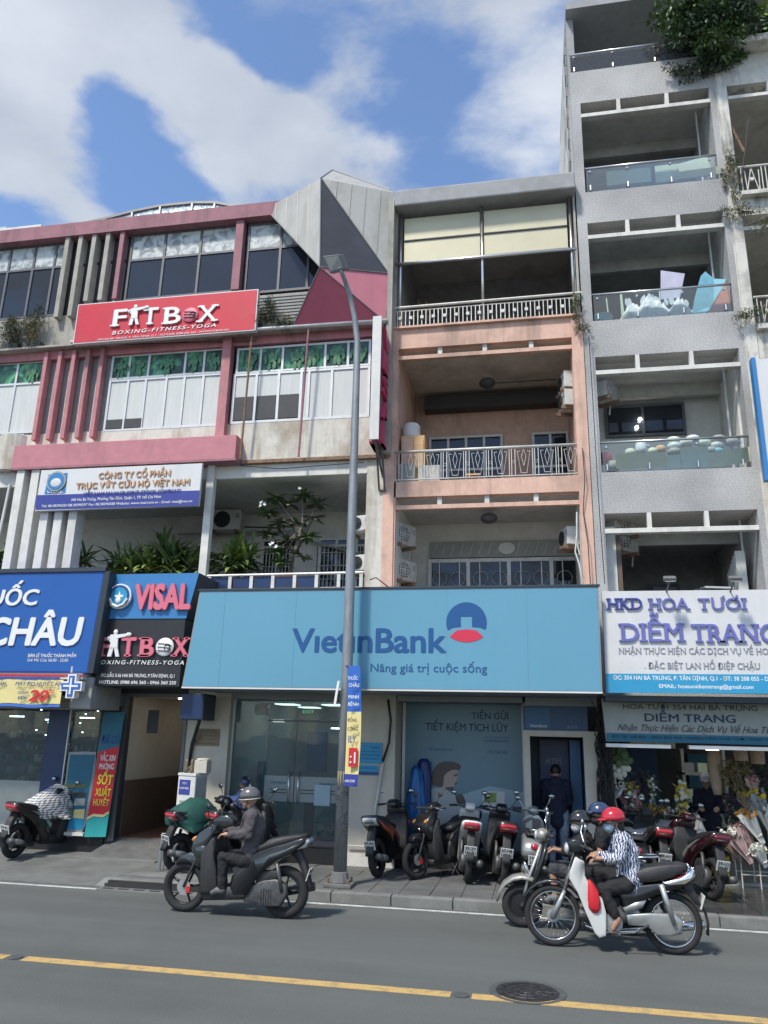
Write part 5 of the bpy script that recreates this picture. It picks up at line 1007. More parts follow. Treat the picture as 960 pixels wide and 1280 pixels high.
for s_, x0, x1, z, c_, m_ in (('THUỐC', -2.62, -2.47, 2.86, .045, 'letter_white'), ('CHÂU', -2.6, -2.45, 2.76, .05, 'letter_white'), ('MINH', -2.6, -2.45, 2.6, .045, 'letter_white'), ('BỆNH', -2.6, -2.45, 2.5, .045, 'letter_white'), ('ĐỒNG', -2.6, -2.47, 2.28, .045, 'letter_black'), ('CỘNG', -2.6, -2.45, 2.16, .045, 'letter_black'), ('ILY', -2.58, -2.47, 2.0, .09, 'letter_blue'), (':1', -2.55, -2.47, 1.73, .14, 'letter_white'), ('6:00-22:00', -2.61, -2.47, 1.48, .03, 'letter_white')): text(s_, x0, x1, z, c_, 11.03, m_, t, bold=.02, ext=.004)
MB().loft([[(-2.84, 11.12, 2.5), (-2.80, 11.1, 2.5), (-2.80, 11.1, 2.5), (-2.84, 11.12, 2.5)], [(-2.8, 11.15, 2.85), (-2.76, 11.12, 2.85), (-2.755, 11.13, 2.85), (-2.795, 11.16, 2.85)]]).build('torn_strip', 'sign_white', t)

# air conditioner outdoor units
def ac(label, x, y, z, rz=0, s=1.0, grid=False):
    o = thing('air_conditioner', label, 'air conditioner', (x, y, z), 'air conditioner outdoor units'); w = WORLD[o.name]; WORLD[o.name] = Vector()
    MB().box(-.38*s, .38*s, -.14, .14, 0, .52*s).build('case', 'ac_white', o, bevel=.012)
    MB().lathe([(0, 0), (.21*s, 0), (.21*s, .01), (0, .01)], (-.08*s, -.152, .26*s), 'y', 24).build('fan_opening', 'ac_dark', o)
    q = MB()
    for r in (.05, .1, .15, .2): q.torus((-.08*s, -.158, .26*s), r*s, .005, 'y', 22, 4)
    for k in range(8): a = k*math.pi/4; q.tube([(-.08*s, -.158, .26*s), (-.08*s+.21*s*math.cos(a), -.158, .26*s+.21*s*math.sin(a))], .004, 4)
    if grid:
        for k in range(8): q.box(-.36*s+k*.1*s, -.35*s+k*.1*s, -.165, -.155, .02, .5*s)
        for k in range(7): q.box(-.36*s, .36*s, -.165, -.155, .03+k*.075*s, .037+k*.075*s)
    q.build('fan_grille', 'ac_dark' if not grid else 'ac_white', o, kind='stuff')
    MB().box(.25*s, .35*s, -.148, -.14, .3*s, .42*s).build('service_panel', 'grey_panel', o); [MB().box(e*.28*s-.02, e*.28*s+.02, -.2, .2, -.06, -.001).build('bracket', 'rust', o) for e in (-1, 1)]
    MB().tube([(.385*s, 0, .12), (.44*s, 0, .1), (.45*s, .05, -.2)], .014, 6).build('pipe', 'ac_white', o)
    o.rotation_euler.z = rz; WORLD[o.name] = w; return o
for px, py, Y, rz, s_, g_, lb in ((711, 490, 13.5, -1.35, .62, False, 'upper unit at the right end of the peach balcony with the wooden cupboard'), (712, 512, 13.5, -1.35, .6, False, 'lower unit at the right end of the peach balcony with the wooden cupboard'),
                    (500, 682, 13.5, 1.05, .72, True, 'upper unit at the left of the lowest peach balcony, behind a grille'), (500, 727, 13.5, 1.05, .72, True, 'lower unit at the left of the lowest peach balcony, behind a grille'), (714, 684, 13.6, -1.3, .62, False, 'unit on the right wall of the lowest peach balcony'),
                    (756, 500, 13.6, 1.0, .55, True, 'unit at the left of the grey balcony with two lit spots'), (776, 668, 13.7, .8, .8, True, 'upper unit in the lowest opening of the grey building'), (776, 690, 13.9, .8, .8, True, 'lower unit in the lowest opening of the grey building'),
                    (452, 666, 13.25, -.3, .55, False, 'upper small unit beside the lamp pole on the terrace pier'), (453, 715, 13.25, -.3, .55, False, 'lower small unit beside the lamp pole on the terrace pier'), (283, 664, 15.0, .1, .85, False, 'unit on the back wall of the planted terrace right of the white pillar')):
    a = at(px, py, Y); ac(lb, a.x, Y, a.z, rz, s_, g_)
# balcony contents
t = thing('wooden_cupboard', 'light plywood cupboard standing at the left of the middle peach balcony', 'cupboard', (-2.0, 13.4, 6.47)); MB().box(-2.28, -1.85, 13.2, 13.6, 6.47, 7.42).build('carcass', 'plywood', t); MB().box(-2.26, -2.06, 13.18, 13.2, 6.5, 7.35).build('door', 'peach', t); MB().box(-2.04, -1.87, 13.18, 13.2, 6.5, 7.35).build('door', 'plywood', t)
solo('water_tank', MB().lathe([(0, 0), (.15, 0), (.16, .05), (.16, .25), (.12, .3), (0, .3)], (-2.12, 13.42, 7.43), n=16), 'pipe_white', 'pale plastic tub on top of the plywood cupboard', 'tub', smooth=False)
solo('marble_slab', MB().ob((-2.15, 13.12, 6.66), (.3, .03, .36), (.15, 0, 0)), 'grey_panel', 'leftmost stone slab leaning behind the middle peach railing', 'slab'); solo('marble_slab', MB().ob((-1.75, 13.14, 6.64), (.38, .03, .32), (.15, 0, 0)), 'white_panel', 'wider pale slab leaning behind the middle peach railing', 'slab')
t = thing('chair', 'small wooden chair behind the middle peach railing', 'chair', (-.98, 13.5, 6.47)); MB().box(-1.12, -.86, 13.4, 13.65, 6.68, 6.71).build('seat', 'plywood', t)
for dx_ in (-1.1, -.88):
    for dy_ in (13.42, 13.62): bx('leg', 'passage_brown', t, dx_-.012, dx_+.012, dy_-.012, dy_+.012, 6.47, 6.68)
def bag(name, label, x, y, z, w, h, m, seed=0, top=0):
    rnd = random.Random(seed); q = MB(); rings = []
    for i in range(9):
        v = i/8; rr = w/2*(1-.55*v**1.6)*(1 if v > .05 else .8); ring = []
        for k in range(14): a = 2*math.pi*k/14; r2 = rr*(1+rnd.uniform(-.14, .14)); ring.append((x+r2*math.cos(a)+top*v, y+r2*.6*math.sin(a), z+h*v+rnd.uniform(-.015, .015)))
        rings.append(ring)
    return solo(name, q.loft(rings), m, label, 'bag', smooth=True)
dm('plastic_pale', (.66, .72, .76), .35, var=.12, scale=10); dm('plastic_lilac', (.52, .5, .62), .4, var=.1); dm('plastic_blue', (.2, .48, .6), .35, var=.15, scale=8); dm('plastic_orange', (.62, .25, .13), .4, var=.15, scale=8); dm('plastic_magenta', (.45, .06, .13), .4, var=.1)
z0 = 9.41
def sack(name, label, x, y, z, w, h, m, seed):      # crumpled bag with gathered neck
    rnd = random.Random(seed); q = MB()
    for b_ in range(3):
        cx_, cy_ = x+rnd.uniform(-.3, .3)*w, y+rnd.uniform(-.1, .1); hh = h*rnd.uniform(.55, 1); ww = w*rnd.uniform(.4, .6); rings = []
        for i in range(8):
            v = i/7; rr = ww*(math.sin(math.pi*min(.15+v*.8, 1))**.7*.8+.08); rings.append([(cx_+rr*math.cos(a)*(1+.22*math.sin(a*rnd.choice((3, 5))+i)), cy_+rr*.55*math.sin(a)*(1+.2*math.sin(a*4+i)), z+hh*v+.05*math.sin(a*3+b_)*v) for a in [k*2*math.pi/14 for k in range(14)]])
        q.loft(rings)
    for k in range(3): q.leaf((x+rnd.uniform(-.1, .1), y-.05, z+h*.8), (rnd.uniform(-.6, .6), -.1, 1), h*.35, .07, Vector((0, -1, .2)), 0, 3)
    return solo(name, q, m, label, 'bag', smooth=False)
for k, (px, w, h, m, lb) in enumerate(((790, .36, .5, 'plastic_pale', 'first pale plastic bag from the left behind the glass rail with the lilac sheet'), (806, .4, .55, 'plastic_pale', 'second pale plastic bag from the left behind the glass rail with the lilac sheet'), (823, .4, .5, 'plastic_pale', 'third pale plastic bag from the left behind the glass rail with the lilac sheet'), (841, .36, .46, 'plastic_pale', 'fourth pale plastic bag, under the lilac sheet'), (857, .34, .4, 'plastic_pale', 'rightmost pale plastic bag, just right of the lilac sheet'))):
    a = at(px, 385, 13.35); sack('plastic_bag', lb, a.x, 13.35, z0, w, h, m, k+5)
a = at(886, 385, 13.35); solo('plastic_bag', MB().loft([[(at(x, y, 13.25).x, 13.25+d+.03*(n_ % 3), at(x, y, 13.25).z) for n_, (x, y) in enumerate(((876, 345), (882, 338), (893, 346), (908, 349), (905, 362), (893, 380), (880, 393), (866, 390), (870, 368)))] for d in (0, .06, .16)]), 'plastic_blue', 'tall light blue bag above the glass rail, right of the lilac sheet', 'bag', smooth=False)
solo('plastic_bag', MB().loft([[(at(x, y, 13.2).x, 13.2+d+.02*(n_ % 2), at(x, y, 13.2).z) for n_, (x, y) in enumerate(((908, 352), (914, 386), (900, 390), (884, 391), (893, 376)))] for d in (0, .05, .12)]), 'plastic_orange', 'orange bag at the right end of the glass rail', 'bag', smooth=False)
solo('plastic_sheet', MB().loft([[(at(x, y, 13.3).x, 13.3+d, at(x, y, 13.3).z) for x, y in ((826, 338), (856, 342), (850, 372), (826, 374))] for d in (0, .04)]), 'plastic_lilac', 'lilac plastic sheet sticking up above the glass rail', 'sheet'); solo('blue_basin', MB().lathe([(0, 0), (.12, 0), (.2, .2), (.19, .2), (0, .02)], (1.42, 13.3, 9.42), n=20), 'plastic_blue', 'pale blue basin at the left end of the glass rail with the plastic bags', 'basin')
for k, px in enumerate((760, 776, 803, 779, 816, 823)): a = at(px, 372, 13.3); solo('wood_stick', MB().tube([(a.x, 13.3, 9.41), (a.x+.03*(k % 3-1), 13.3, 9.41+.6+.06*(k % 2))], .012, 5), 'board', ('leftmost', 'second', 'fourth', 'third', 'fifth', 'rightmost')[k]+' pale stick among the plastic bags, counting from the left', 'stick', 'sticks standing among the plastic bags')
def sheetb(px0, px1, py0, py1, Y, m, lb, tilt=0):
    a, b = at(px0, py1, Y), at(px1, py0, Y); cx_, cz_ = (a.x+b.x)/2, (a.z+b.z)/2; Y = Y-.09; solo('foam_board', MB().ob((cx_, Y, cz_), (b.x-a.x, .03, b.z-a.z), (.12, tilt, 0)), m, lb, 'board')
sheetb(758, 812, 214, 236, 13.2, 'board', 'wide pale green board on the top glass railed balcony'); sheetb(819, 845, 210, 232, 13.25, 'board', 'middle pale board on the top glass railed balcony'); sheetb(847, 885, 203, 222, 13.3, 'board', 'tilted board on the top glass railed balcony', -.2); sheetb(842, 895, 214, 228, 13.15, 'board_y', 'yellowish board low at the right of the top glass railed balcony', -.03)
sheetb(770, 830, 568, 588, 13.15, 'board_y', 'long yellow board behind the glass rail with round baskets'); sheetb(832, 851, 571, 588, 13.2, 'board', 'small square board between the yellow boards'); sheetb(851, 883, 561, 587, 13.15, 'board', 'tall pale green board in the middle of the glass rail with round baskets'); sheetb(884, 937, 564, 584, 13.15, 'board_y', 'slanted yellow board at the right of the glass rail with round baskets', -.12)
def jar(px, py, r, m, lb, h=.8, Y=13.4):
    a = at(px, py, Y); solo('basket', MB().lathe([(0, 0), (r*.8, 0), (r, r*h*.5), (r*.95, r*h*1.2), (r*.7, r*h*1.5), (0, r*h*1.55)], (a.x, Y, a.z), n=16), m, lb, 'basket', 'round baskets and pots behind the glass rail', smooth=True)
jar(757, 579, .12, 'plastic_magenta', 'magenta round basket at the left end of the rail', 1.0); jar(766, 588, .13, 'grey_panel', 'grey pot beside the magenta basket'); jar(802, 567, .1, 'plastic_pale', 'tall pale white pot above the long yellow board', 1.5); jar(788, 569, .09, 'board', 'small pale green pot left of the tall white pot'); jar(816, 567, .08, 'board', 'small pale green pot right of the tall white pot')
jar(826, 565, .09, 'plywood', 'brown pot above the small square board')
for k, (px, py, m) in enumerate(((843, 568, 'panel_dull'), (843, 561, 'plastic_pale'), (842, 554, 'board'), (858, 557, 'white_panel'), (866, 552, 'plastic_pale'), (880, 557, 'board'), (888, 567, 'panel_dull'), (896, 568, 'plastic_blue'), (897, 560, 'white_panel'), (898, 552, 'panel_dull'), (915, 556, 'grey_panel'), (925, 552, 'grey_panel'))): jar(px, py, .12, m, ('bottom', 'middle', 'top', 'pale', 'light', 'middle', 'bottom', 'blue', 'white', 'top', 'grey', 'rightmost grey')[k]+' round basket, '+('left stack behind the small square board', 'left stack behind the small square board', 'left stack behind the small square board', 'above the left part of the tall board', 'topmost above the tall board', 'above the right part of the tall board', 'stack right of the tall board', 'second in the stack right of the tall board', 'third in the stack right of the tall board', 'stack right of the tall board', 'above the slanted yellow board', 'at the end of the rail')[k], .55, 13.45+.02*(k % 3))
# ------------------------------------------------------------------ scooters (forward = +X, left = +Y, ground z = 0)
dm('tail_dark', (.12, .01, .015), .2, coat=.8); dm('amber', (.5, .2, .02), .25, coat=.5); dm('tyre', (.022, .022, .023), .85, var=.2, scale=20, bump=.3); dm('rim_black', (.03, .03, .032), .4, .5); dm('rim_alloy', (.5, .5, .5), .3, .8, var=.08); dm('chrome', (.7, .7, .7), .15, 1, var=.05); dm('engine', (.11, .11, .11), .5, .6, var=.3, scale=20, bump=.3); dm('engine_light', (.4, .41, .4), .4, .6, var=.2, scale=16)
dm('paint_black', (.012, .013, .015), .34, var=.25, scale=6, coat=.35); dm('paint_grey', (.032, .04, .043), .32, .2, var=.15, coat=.7); dm('paint_silver', (.36, .37, .36), .3, .5, var=.1, coat=.6); dm('paint_white', (.62, .63, .6), .28, var=.06, coat=.6, dirt=(.3, .29, .25), dirtamt=.3, dscale=6); dm('paint_maroon', (.028, .006, .009), .25, .1, var=.15, coat=.9); dm('paint_orange', (.5, .09, .02), .3, var=.1, coat=.6); dm('plastic_black', (.03, .03, .03), .6, var=.2, scale=14); dm('seat_vinyl', (.028, .028, .03), .5, var=.2, scale=12, bump=.3); dm('light_red', (.4, .02, .03), .15, var=.1, coat=1); dm('light_clear', (.6, .62, .62), .12, .3, var=.1, coat=1); dm('plate', (.66, .66, .62), .6, var=.08); dm('mirror', (.35, .38, .4), .06, 1, var=0); dm('brake_red', (.5, .03, .03), .4)
def wheel(p, x, r, w, rim, kind='spoke5', name='wheel', red=False):
    t = MB().torus((x, 0, r), r-w, w, 'y', 36, 10, 1.0).build(name, 'tyre', p, smooth=True); t.data.name = 'tyre'
    ri = MB().torus((x, 0, r), r-w*1.9, w*.35, 'y', 32, 8, 1.7).build('rim', rim, t, smooth=True)
    q = MB()
    if kind == 'spoke5':
        for k in range(5):
            a = k*2*math.pi/5+.4; q.tube([(x+.03*math.cos(a), 0, r+.03*math.sin(a)), (x+(r-w*1.9)*math.cos(a+.12), 0, r+(r-w*1.9)*math.sin(a+.12))], [.018, .011], 6)
    elif kind == 'wire':
        for k in range(28):
            a = k*2*math.pi/28; b = a+(.5 if k % 2 else -.5); s_ = .02 if k % 4 < 2 else -.02; q.tube([(x+.03*math.cos(b), s_, r+.03*math.sin(b)), (x+(r-w*1.9)*math.cos(a), 0, r+(r-w*1.9)*math.sin(a))], .0016, 4)
    else:
        q.lathe([(0, -.03), (r-w*2, -.02), (r-w*2, .02), (0, .03)], (x, 0, r), 'y', 20)
        for k in range(10): a = k*.6283; q.ell((x+.07*math.cos(a), .0, r+.07*math.sin(a)), (.012, .034, .012), 6, 4)
    q.lathe([(0, -.05), (.035, -.045), (.035, .045), (0, .05)], (x, 0, r), 'y', 14)
    q.build('spokes', 'chrome' if kind == 'wire' else rim, t, smooth=kind != 'disc')
    if kind == 'spoke5' and red: MB().lathe([(0, 0), (.085, 0), (.085, .004), (0, .004)], (x, .05, r), 'y', 24).build('brake_disc', 'engine_light', t); MB().box(x-.09, x-.04, .04, .075, r-.06, r+.01).build('caliper', 'brake_red', t)
    return t
def plate(p, x, z, tilt, txt, w=.19, h=.14):
    M = Matrix.Translation((x, 0, z)) @ Matrix.Rotation(tilt, 4, 'Y') @ Matrix.Rotation(-math.pi/2, 4, 'Z')
    # the plate faces backwards
    a = MB().box(-w/2, w/2, -.004, .004, -h/2, h/2).tf(M).build('license_plate', 'plate', p)
    for k, s_ in enumerate(txt): text(s_, -w*.42, w*.42, .012-.062*k, .045, -.0045, 'letter_black', None, ext=.002, bold=.02, build=False).tf(M).build('plate_text', 'letter_black', a)
    return a
def mirror(p, x, z, y, m='plastic_black', h=.16):
    for s_ in (1, -1):
        g = MB().tube([(x, s_*y*.6, z), (x+.02, s_*y*.9, z+h*.6), (x, s_*y, z+h)], .007, 6).build('mirror', m, p)
        MB().ell((x, s_*(y+.02), z+h+.03), (.02, .055, .04), 12, 8).build('mirror_shell', m, g, smooth=True); MB().ell((x-.012, s_*(y+.02), z+h+.03), (.012, .047, .033), 12, 8).build('mirror_glass', 'mirror', g, smooth=True)
def cv(L): return [((450-x)/433, (1012+(x-175)*.069-y)/433) for x, y in L]
def sport_scooter(label, group=None, body='paint_black', front='paint_black', accent='paint_grey', tail='light_red', rims='rim_black', txt=('59-T2', '151.11'), red=False, seatm='seat_vinyl', name='parked_scooter', cat='scooter'):
    o = thing(name, label, cat, (0, 0, 0), group)
    wheel(o, .635, .285, .046, rims, red=red); wheel(o, -.635, .29, .055, rims, name='wheel')
    q = MB()
    for s_ in (.06, -.06): q.tube([(.635, s_, .285), (.50, s_, .60), (.47, s_, .7)], [.016, .018, .02], 8)
    q.tube([(.5, 0, .58), (.33, 0, 1.0)], .022, 8); q.build('fork', 'engine', o, smooth=True)
    ff = cv([(112, 770), (150, 735), (195, 722), (240, 735), (258, 775), (268, 800), (235, 790), (200, 772), (150, 770)])
    MB().slab(ff, .07, .012).build('front_fender', front, o, smooth=True)
    MB().slab(cv([(215, 700), (225, 655), (255, 620), (300, 592), (345, 585), (352, 610), (320, 660), (300, 720), (280, 790), (255, 770), (235, 735)]), .17, .02, .35).build('front_cowl', front, o, smooth=True)
    hl = MB().slab(cv([(228, 670), (262, 632), (300, 612), (275, 650), (245, 690)]), .13, .03, .5).build('headlight', 'light_clear', o, smooth=True)
    MB().slab(cv([(240, 690), (300, 680), (318, 720), (290, 750), (255, 740)]), .176, .02, .6).build('side_fairing', accent, o, smooth=True)
    MB().slab(cv([(275, 720), (330, 640), (352, 640), (352, 720), (372, 800), (385, 900), (370, 925), (290, 925), (280, 820)]), .19, .02, .6).build('leg_shield', 'plastic_black', o, smooth=True)
    MB().slab(cv([(280, 905), (400, 885), (530, 885), (535, 935), (520, 950), (300, 950)]), .152, .01, .7).build('floorboard', 'plastic_black', o, smooth=True)
    MB().slab(cv([(430, 905), (445, 840), (500, 760), (560, 725), (650, 700), (740, 680), (820, 658), (850, 655), (838, 690), (770, 735), (690, 770), (620, 815), (570, 870), (530, 940), (450, 940)]), .16, .018, .4).build('body_panel', body, o, smooth=True)
    MB().slab(cv([(560, 760), (650, 735), (760, 705), (830, 680), (760, 735), (640, 775), (585, 830)]), .164, .01, .7).build('tail_stripe', accent, o, smooth=True)
    MB().slab(cv([(475, 730), (490, 712), (560, 700), (600, 690), (640, 665), (720, 655), (800, 650), (850, 652), (790, 672), (690, 700), (590, 725), (500, 755)]), .135, .015, .45).build('seat', seatm, o, smooth=True)
    MB().slab(cv([(735, 700), (800, 680), (845, 665), (858, 680), (830, 712), (770, 728)]), .12, .02, .5).build('tail_light', tail, o, smooth=True)
    q = MB()
    for s_ in (.11, -.11): q.tube([(-.55, s_, .77), (-.75, s_*.9, .81), (-.92, s_*.6, .83)], .012, 6)
    q.tube([(-.92, .066, .83), (-.92, -.066, .83)], .012, 6); q.build('grab_rail', 'engine', o, smooth=True)
    MB().slab(cv([(745, 735), (800, 720), (835, 790), (860, 880), (872, 912), (855, 905), (815, 830), (780, 760)]), .06, .01).build('rear_fender', 'plastic_black', o, smooth=True)
    plate(o, -.93, .50, R(-18), txt)
    MB().slab(cv([(515, 905), (560, 880), (620, 860), (690, 855), (745, 885), (750, 930), (720, 985), (650, 985), (590, 965), (520, 960)]), .05, .015, .5, y0=.08).build('engine_case', 'engine', o, smooth=True)
    MB().slab(cv([(575, 835), (610, 815), (690, 815), (700, 850), (640, 870), (580, 872)]), .045, .02, .5, y0=.08).build('air_filter_box', 'plastic_black', o, smooth=True)
    MB().tube([(-.3, -.1, .2), (-.5, -.12, .22), (-.62, -.15, .27), (-.95, -.16, .34)], [.02, .03, .05, .052], 12).build('exhaust', 'engine', o, smooth=True); MB().ell((-.76, -.175, .31), (.14, .045, .045), 12, 8, (0, .18, 0)).build('heat_shield', 'engine_light', o, smooth=True)
    MB().tube([(-.635, .12, .3), (-.55, .12, .62)], .026, 10).build('shock_absorber', 'engine', o, smooth=True)
    MB().slab(cv([(300, 575), (340, 548), (390, 540), (425, 560), (440, 590), (395, 605), (330, 605)]), .085, .03, .4).build('handlebar_cover', front, o, smooth=True)
    q = MB().tube([(.26, .33, 1.03), (.3, .2, 1.04), (.33, 0, 1.03), (.3, -.2, 1.04), (.26, -.33, 1.03)], .012, 8); hb = q.build('handlebar', 'engine', o, smooth=True)
    for s_ in (1, -1): MB().tube([(.255, s_*.34, 1.03), (.3, s_*.22, 1.04)], .018, 10).build('grip', 'plastic_black', hb, smooth=True); MB().tube([(.32, s_*.2, 1.03), (.31, s_*.33, 1.01)], .006, 6).build('brake_lever', 'chrome', hb)
    mirror(o, .3, 1.05, .26)
    MB().tube([(.3, .16, 1.06), (.4, .1, 1.0), (.45, .05, .85), (.5, .04, .6)], .006, 5).tube([(.3, -.16, 1.06), (.4, -.1, 1.0), (.44, -.05, .8)], .006, 5).build('brake_cable', 'cable', o)
    for s_ in (1, -1): MB().ell((.50, s_*.13, .84), (.05, .035, .03), 10, 6, (0, .5, 0)).build('indicator', 'amber', o, smooth=True); MB().slab(cv([(455, 800), (520, 755), (640, 712), (700, 700), (640, 722), (530, 772), (470, 830)]), .004, .0, .7, y0=s_*.158).build('decal_stripe', accent if accent != body else 'engine_light', o)
    MB().ell((.53, 0, .72), (.02, .03, .03), 10, 6).build('front_emblem', 'chrome', o, smooth=True); q = MB()
    for k in range(5): q.box(-.5+k*.03, -.49+k*.03, .125, .14, .16, .33)
    q.build('cooling_fin', 'engine', o, kind='stuff')
    if name == 'parked_scooter': MB().tube([(-.05, .14, .2), (-.12, .22, .02)], .01, 6).build('side_stand', 'engine', o)
    return o
def retro_scooter(label, group=None, body='paint_silver', front='paint_silver', trim='chrome', tail='light_red', name='parked_scooter', txt=('59-X1', '338.27'), cat='scooter', rims='rim_alloy'):
    o = thing(name, label, cat, (0, 0, 0), group)
    wheel(o, .62, .235, .05, rims, 'disc'); wheel(o, -.62, .235, .055, rims, 'disc')
    MB().tube([(.62, .06, .235), (.55, .06, .5), (.35, 0, .98)], [.018, .02, .024], 8).build('fork', 'engine_light', o, smooth=True)
    rr = []
    for k in range(9):
        a = R(8+k*20); c_, s_ = math.cos(a), math.sin(a); X_ = .60+.31*c_; Z_ = .235+.31*s_; w_ = .055+.05*math.sin(a)
        rr.append([(X_, -w_, Z_-.02), (X_+.012*c_, -w_*.75, Z_+.018*s_), (X_+.03*c_, 0, Z_+.045*s_), (X_+.012*c_, w_*.75, Z_+.018*s_), (X_, w_, Z_-.02), (X_-.02*c_, 0, Z_-.005*s_)])
    MB().loft(rr).build('front_fender', front, o, smooth=True)
    rr = []
    for x, z, w_ in ((.54, .4, .07), (.52, .5, .15), (.48, .62, .2), (.44, .74, .205), (.40, .86, .17), (.37, .95, .09)):
        rr.append([(x-.05*abs(s_)**1.5-(.0 if i < 5 else .03), w_*s_, z) for i, s_ in enumerate((-1, -.6, 0, .6, 1))]+[(x-.035-.05*abs(s_)**1.5, w_*.97*s_, z) for s_ in (1, .6, 0, -.6, -1)])
    MB().loft(rr).build('leg_shield', front, o, smooth=True)
    MB().ell((.555, 0, .62), (.03, .05, .1), 12, 8, (0, .3, 0)).build('horn_cover', trim, o, smooth=True)
    MB().slab([(.5, .42), (.45, .3), (.1, .25), (-.15, .27), (-.15, .33), (.1, .31), (.4, .37)], .15, .01, .7).build('floorboard', 'plastic_black', o, smooth=True)
    MB().slab([(-.05, .3), (-.02, .5), (-.1, .68), (-.3, .73), (-.6, .73), (-.82, .7), (-.93, .6), (-.95, .48), (-.85, .40), (-.72, .44), (-.58, .47), (-.45, .42), (-.38, .28), (-.2, .24)], .2, .03, .3).build('body_shell', body, o, smooth=True)
    MB().slab([(.0, .70), (-.1, .74), (-.3, .78), (-.5, .80), (-.75, .79), (-.84, .74), (-.6, .72), (-.2, .70)], .14, .02, .4).build('seat', 'seat_vinyl', o, smooth=True)
    MB().ell((-.94, 0, .6), (.03, .07, .05), 12, 8).build('tail_light', tail, o, smooth=True); MB().slab([(-.86, .45), (-.95, .42), (-1.0, .22), (-.96, .22), (-.9, .38)], .06, .01).build('rear_fender', 'plastic_black', o, smooth=True)
    plate(o, -1.0, .42, R(-14), txt); q = MB().tube([(-.6, .13, .82), (-.9, .1, .84), (-.98, 0, .84), (-.9, -.1, .84), (-.6, -.13, .82)], .012, 6); q.build('grab_rail', trim, o, smooth=True)
    MB().tube([(-.35, -.12, .22), (-.6, -.15, .25), (-.9, -.16, .3)], [.03, .05, .052], 12).build('exhaust', 'engine', o, smooth=True); MB().ell((-.5, .14, .24), (.2, .06, .1), 12, 8).build('engine_case', 'engine_light', o, smooth=True)
    MB().ell((.36, 0, 1.01), (.09, .1, .08), 14, 10).build('handlebar_cover', front, o, smooth=True); MB().ell((.435, 0, 1.01), (.025, .06, .06), 14, 10).build('headlight', 'light_clear', o, smooth=True)
    hb = MB().tube([(.25, .33, 1.03), (.3, .15, 1.03), (.35, 0, 1.02), (.3, -.15, 1.03), (.25, -.33, 1.03)], .018, 8).build('handlebar', front, o, smooth=True)
    for s_ in (1, -1): MB().tube([(.245, s_*.34, 1.03), (.285, s_*.2, 1.03)], .02, 10).build('grip', 'plastic_black', hb, smooth=True); MB().tube([(.3, s_*.18, 1.02), (.3, s_*.32, 1.0)], .006, 6).build('brake_lever', 'chrome', hb)
    mirror(o, .3, 1.04, .27, 'chrome', .2)
    return o
def place(o, x, y, rz, z=.12, lean=0):
    if o.name.startswith('parked'): o.scale = (.92, .92, .92)
    o.location = (x, y, z); o.rotation_euler = (lean, 0, R(rz)); WORLD[o.name] = Vector((0, 0, 0)); return o
# the moving scooter at the left of the road (heads to the left)
o = sport_scooter('black step-through scooter ridden along the road by a person in a dark jacket', None, 'paint_black', 'paint_grey', 'paint_grey', 'light_clear', 'rim_black', ('59-C2', '418.36'), True, name='ridden_scooter'); place(o, -3.63, 9.77, 180, 0)
G = 'scooters parked on the pavement'
place(sport_scooter('parked black scooter with an orange side panel right of the lamp post', G, 'paint_black', 'paint_black', 'paint_orange', 'light_clear', txt=('59-A2', '579.68')), -2.2, 12.68, 78, lean=R(-4))
place(sport_scooter('parked black scooter turned with its headlight to the street', G, 'paint_black', 'paint_black', 'paint_grey', red=True), -1.42, 12.62, 234, lean=R(4))
place(sport_scooter('parked scooter with a white tail and silver panels below the poster woman', G, 'paint_white', 'paint_white', 'paint_silver', txt=('59-Z7', '151.21')), -1.1, 12.68, 97, lean=R(5))
place(sport_scooter('parked all black scooter with a wide red tail light left of the silver one', G, 'paint_black', 'paint_black', 'paint_black', txt=('67-M8', '119.21')), -.63, 12.62, 99, lean=R(6))
place(retro_scooter('parked silver grey rounded scooter in front of the cash machine booth', G), -.13, 12.66, 92, lean=R(4))
place(sport_scooter('parked black scooter just left of the maroon one', G, 'paint_black', 'plastic_black', 'paint_black', txt=('59-H1', '205.44')), 1.55, 12.9, 97, lean=R(4))
place(retro_scooter('parked dark scooter half hidden behind the woman in the patterned shirt', G, 'paint_black', 'paint_black', txt=('59-E1', '664.90')), 1.22, 12.8, 94, lean=R(4))
place(sport_scooter('parked maroon scooter on the wet pavement in front of the florist', G, 'paint_maroon', 'paint_maroon', 'paint_maroon', 'tail_dark', txt=('59-U1', '733.07')), 2.06, 12.45, 106, .115, lean=R(6))
place(sport_scooter('parked black scooter with a red tail under a checked cloth at the far left', G, 'paint_black', 'paint_black', 'paint_black', txt=('59-K1', '380.22')), -8.12, 12.62, 80, .1, lean=R(5))
place(sport_scooter('parked dark scooter under a green cloth beside the white cabinet', G, 'paint_black', 'paint_black', 'paint_grey', txt=('59-S3', '027.15')), -4.98, 12.18, 62, .115, lean=R(4))
place(sport_scooter('parked dark scooter behind the moving rider with only its handlebar showing', G, 'paint_black', 'plastic_black', 'paint_grey', txt=('59-L1', '842.63')), -4.5, 12.35, 70, .12, lean=R(4))
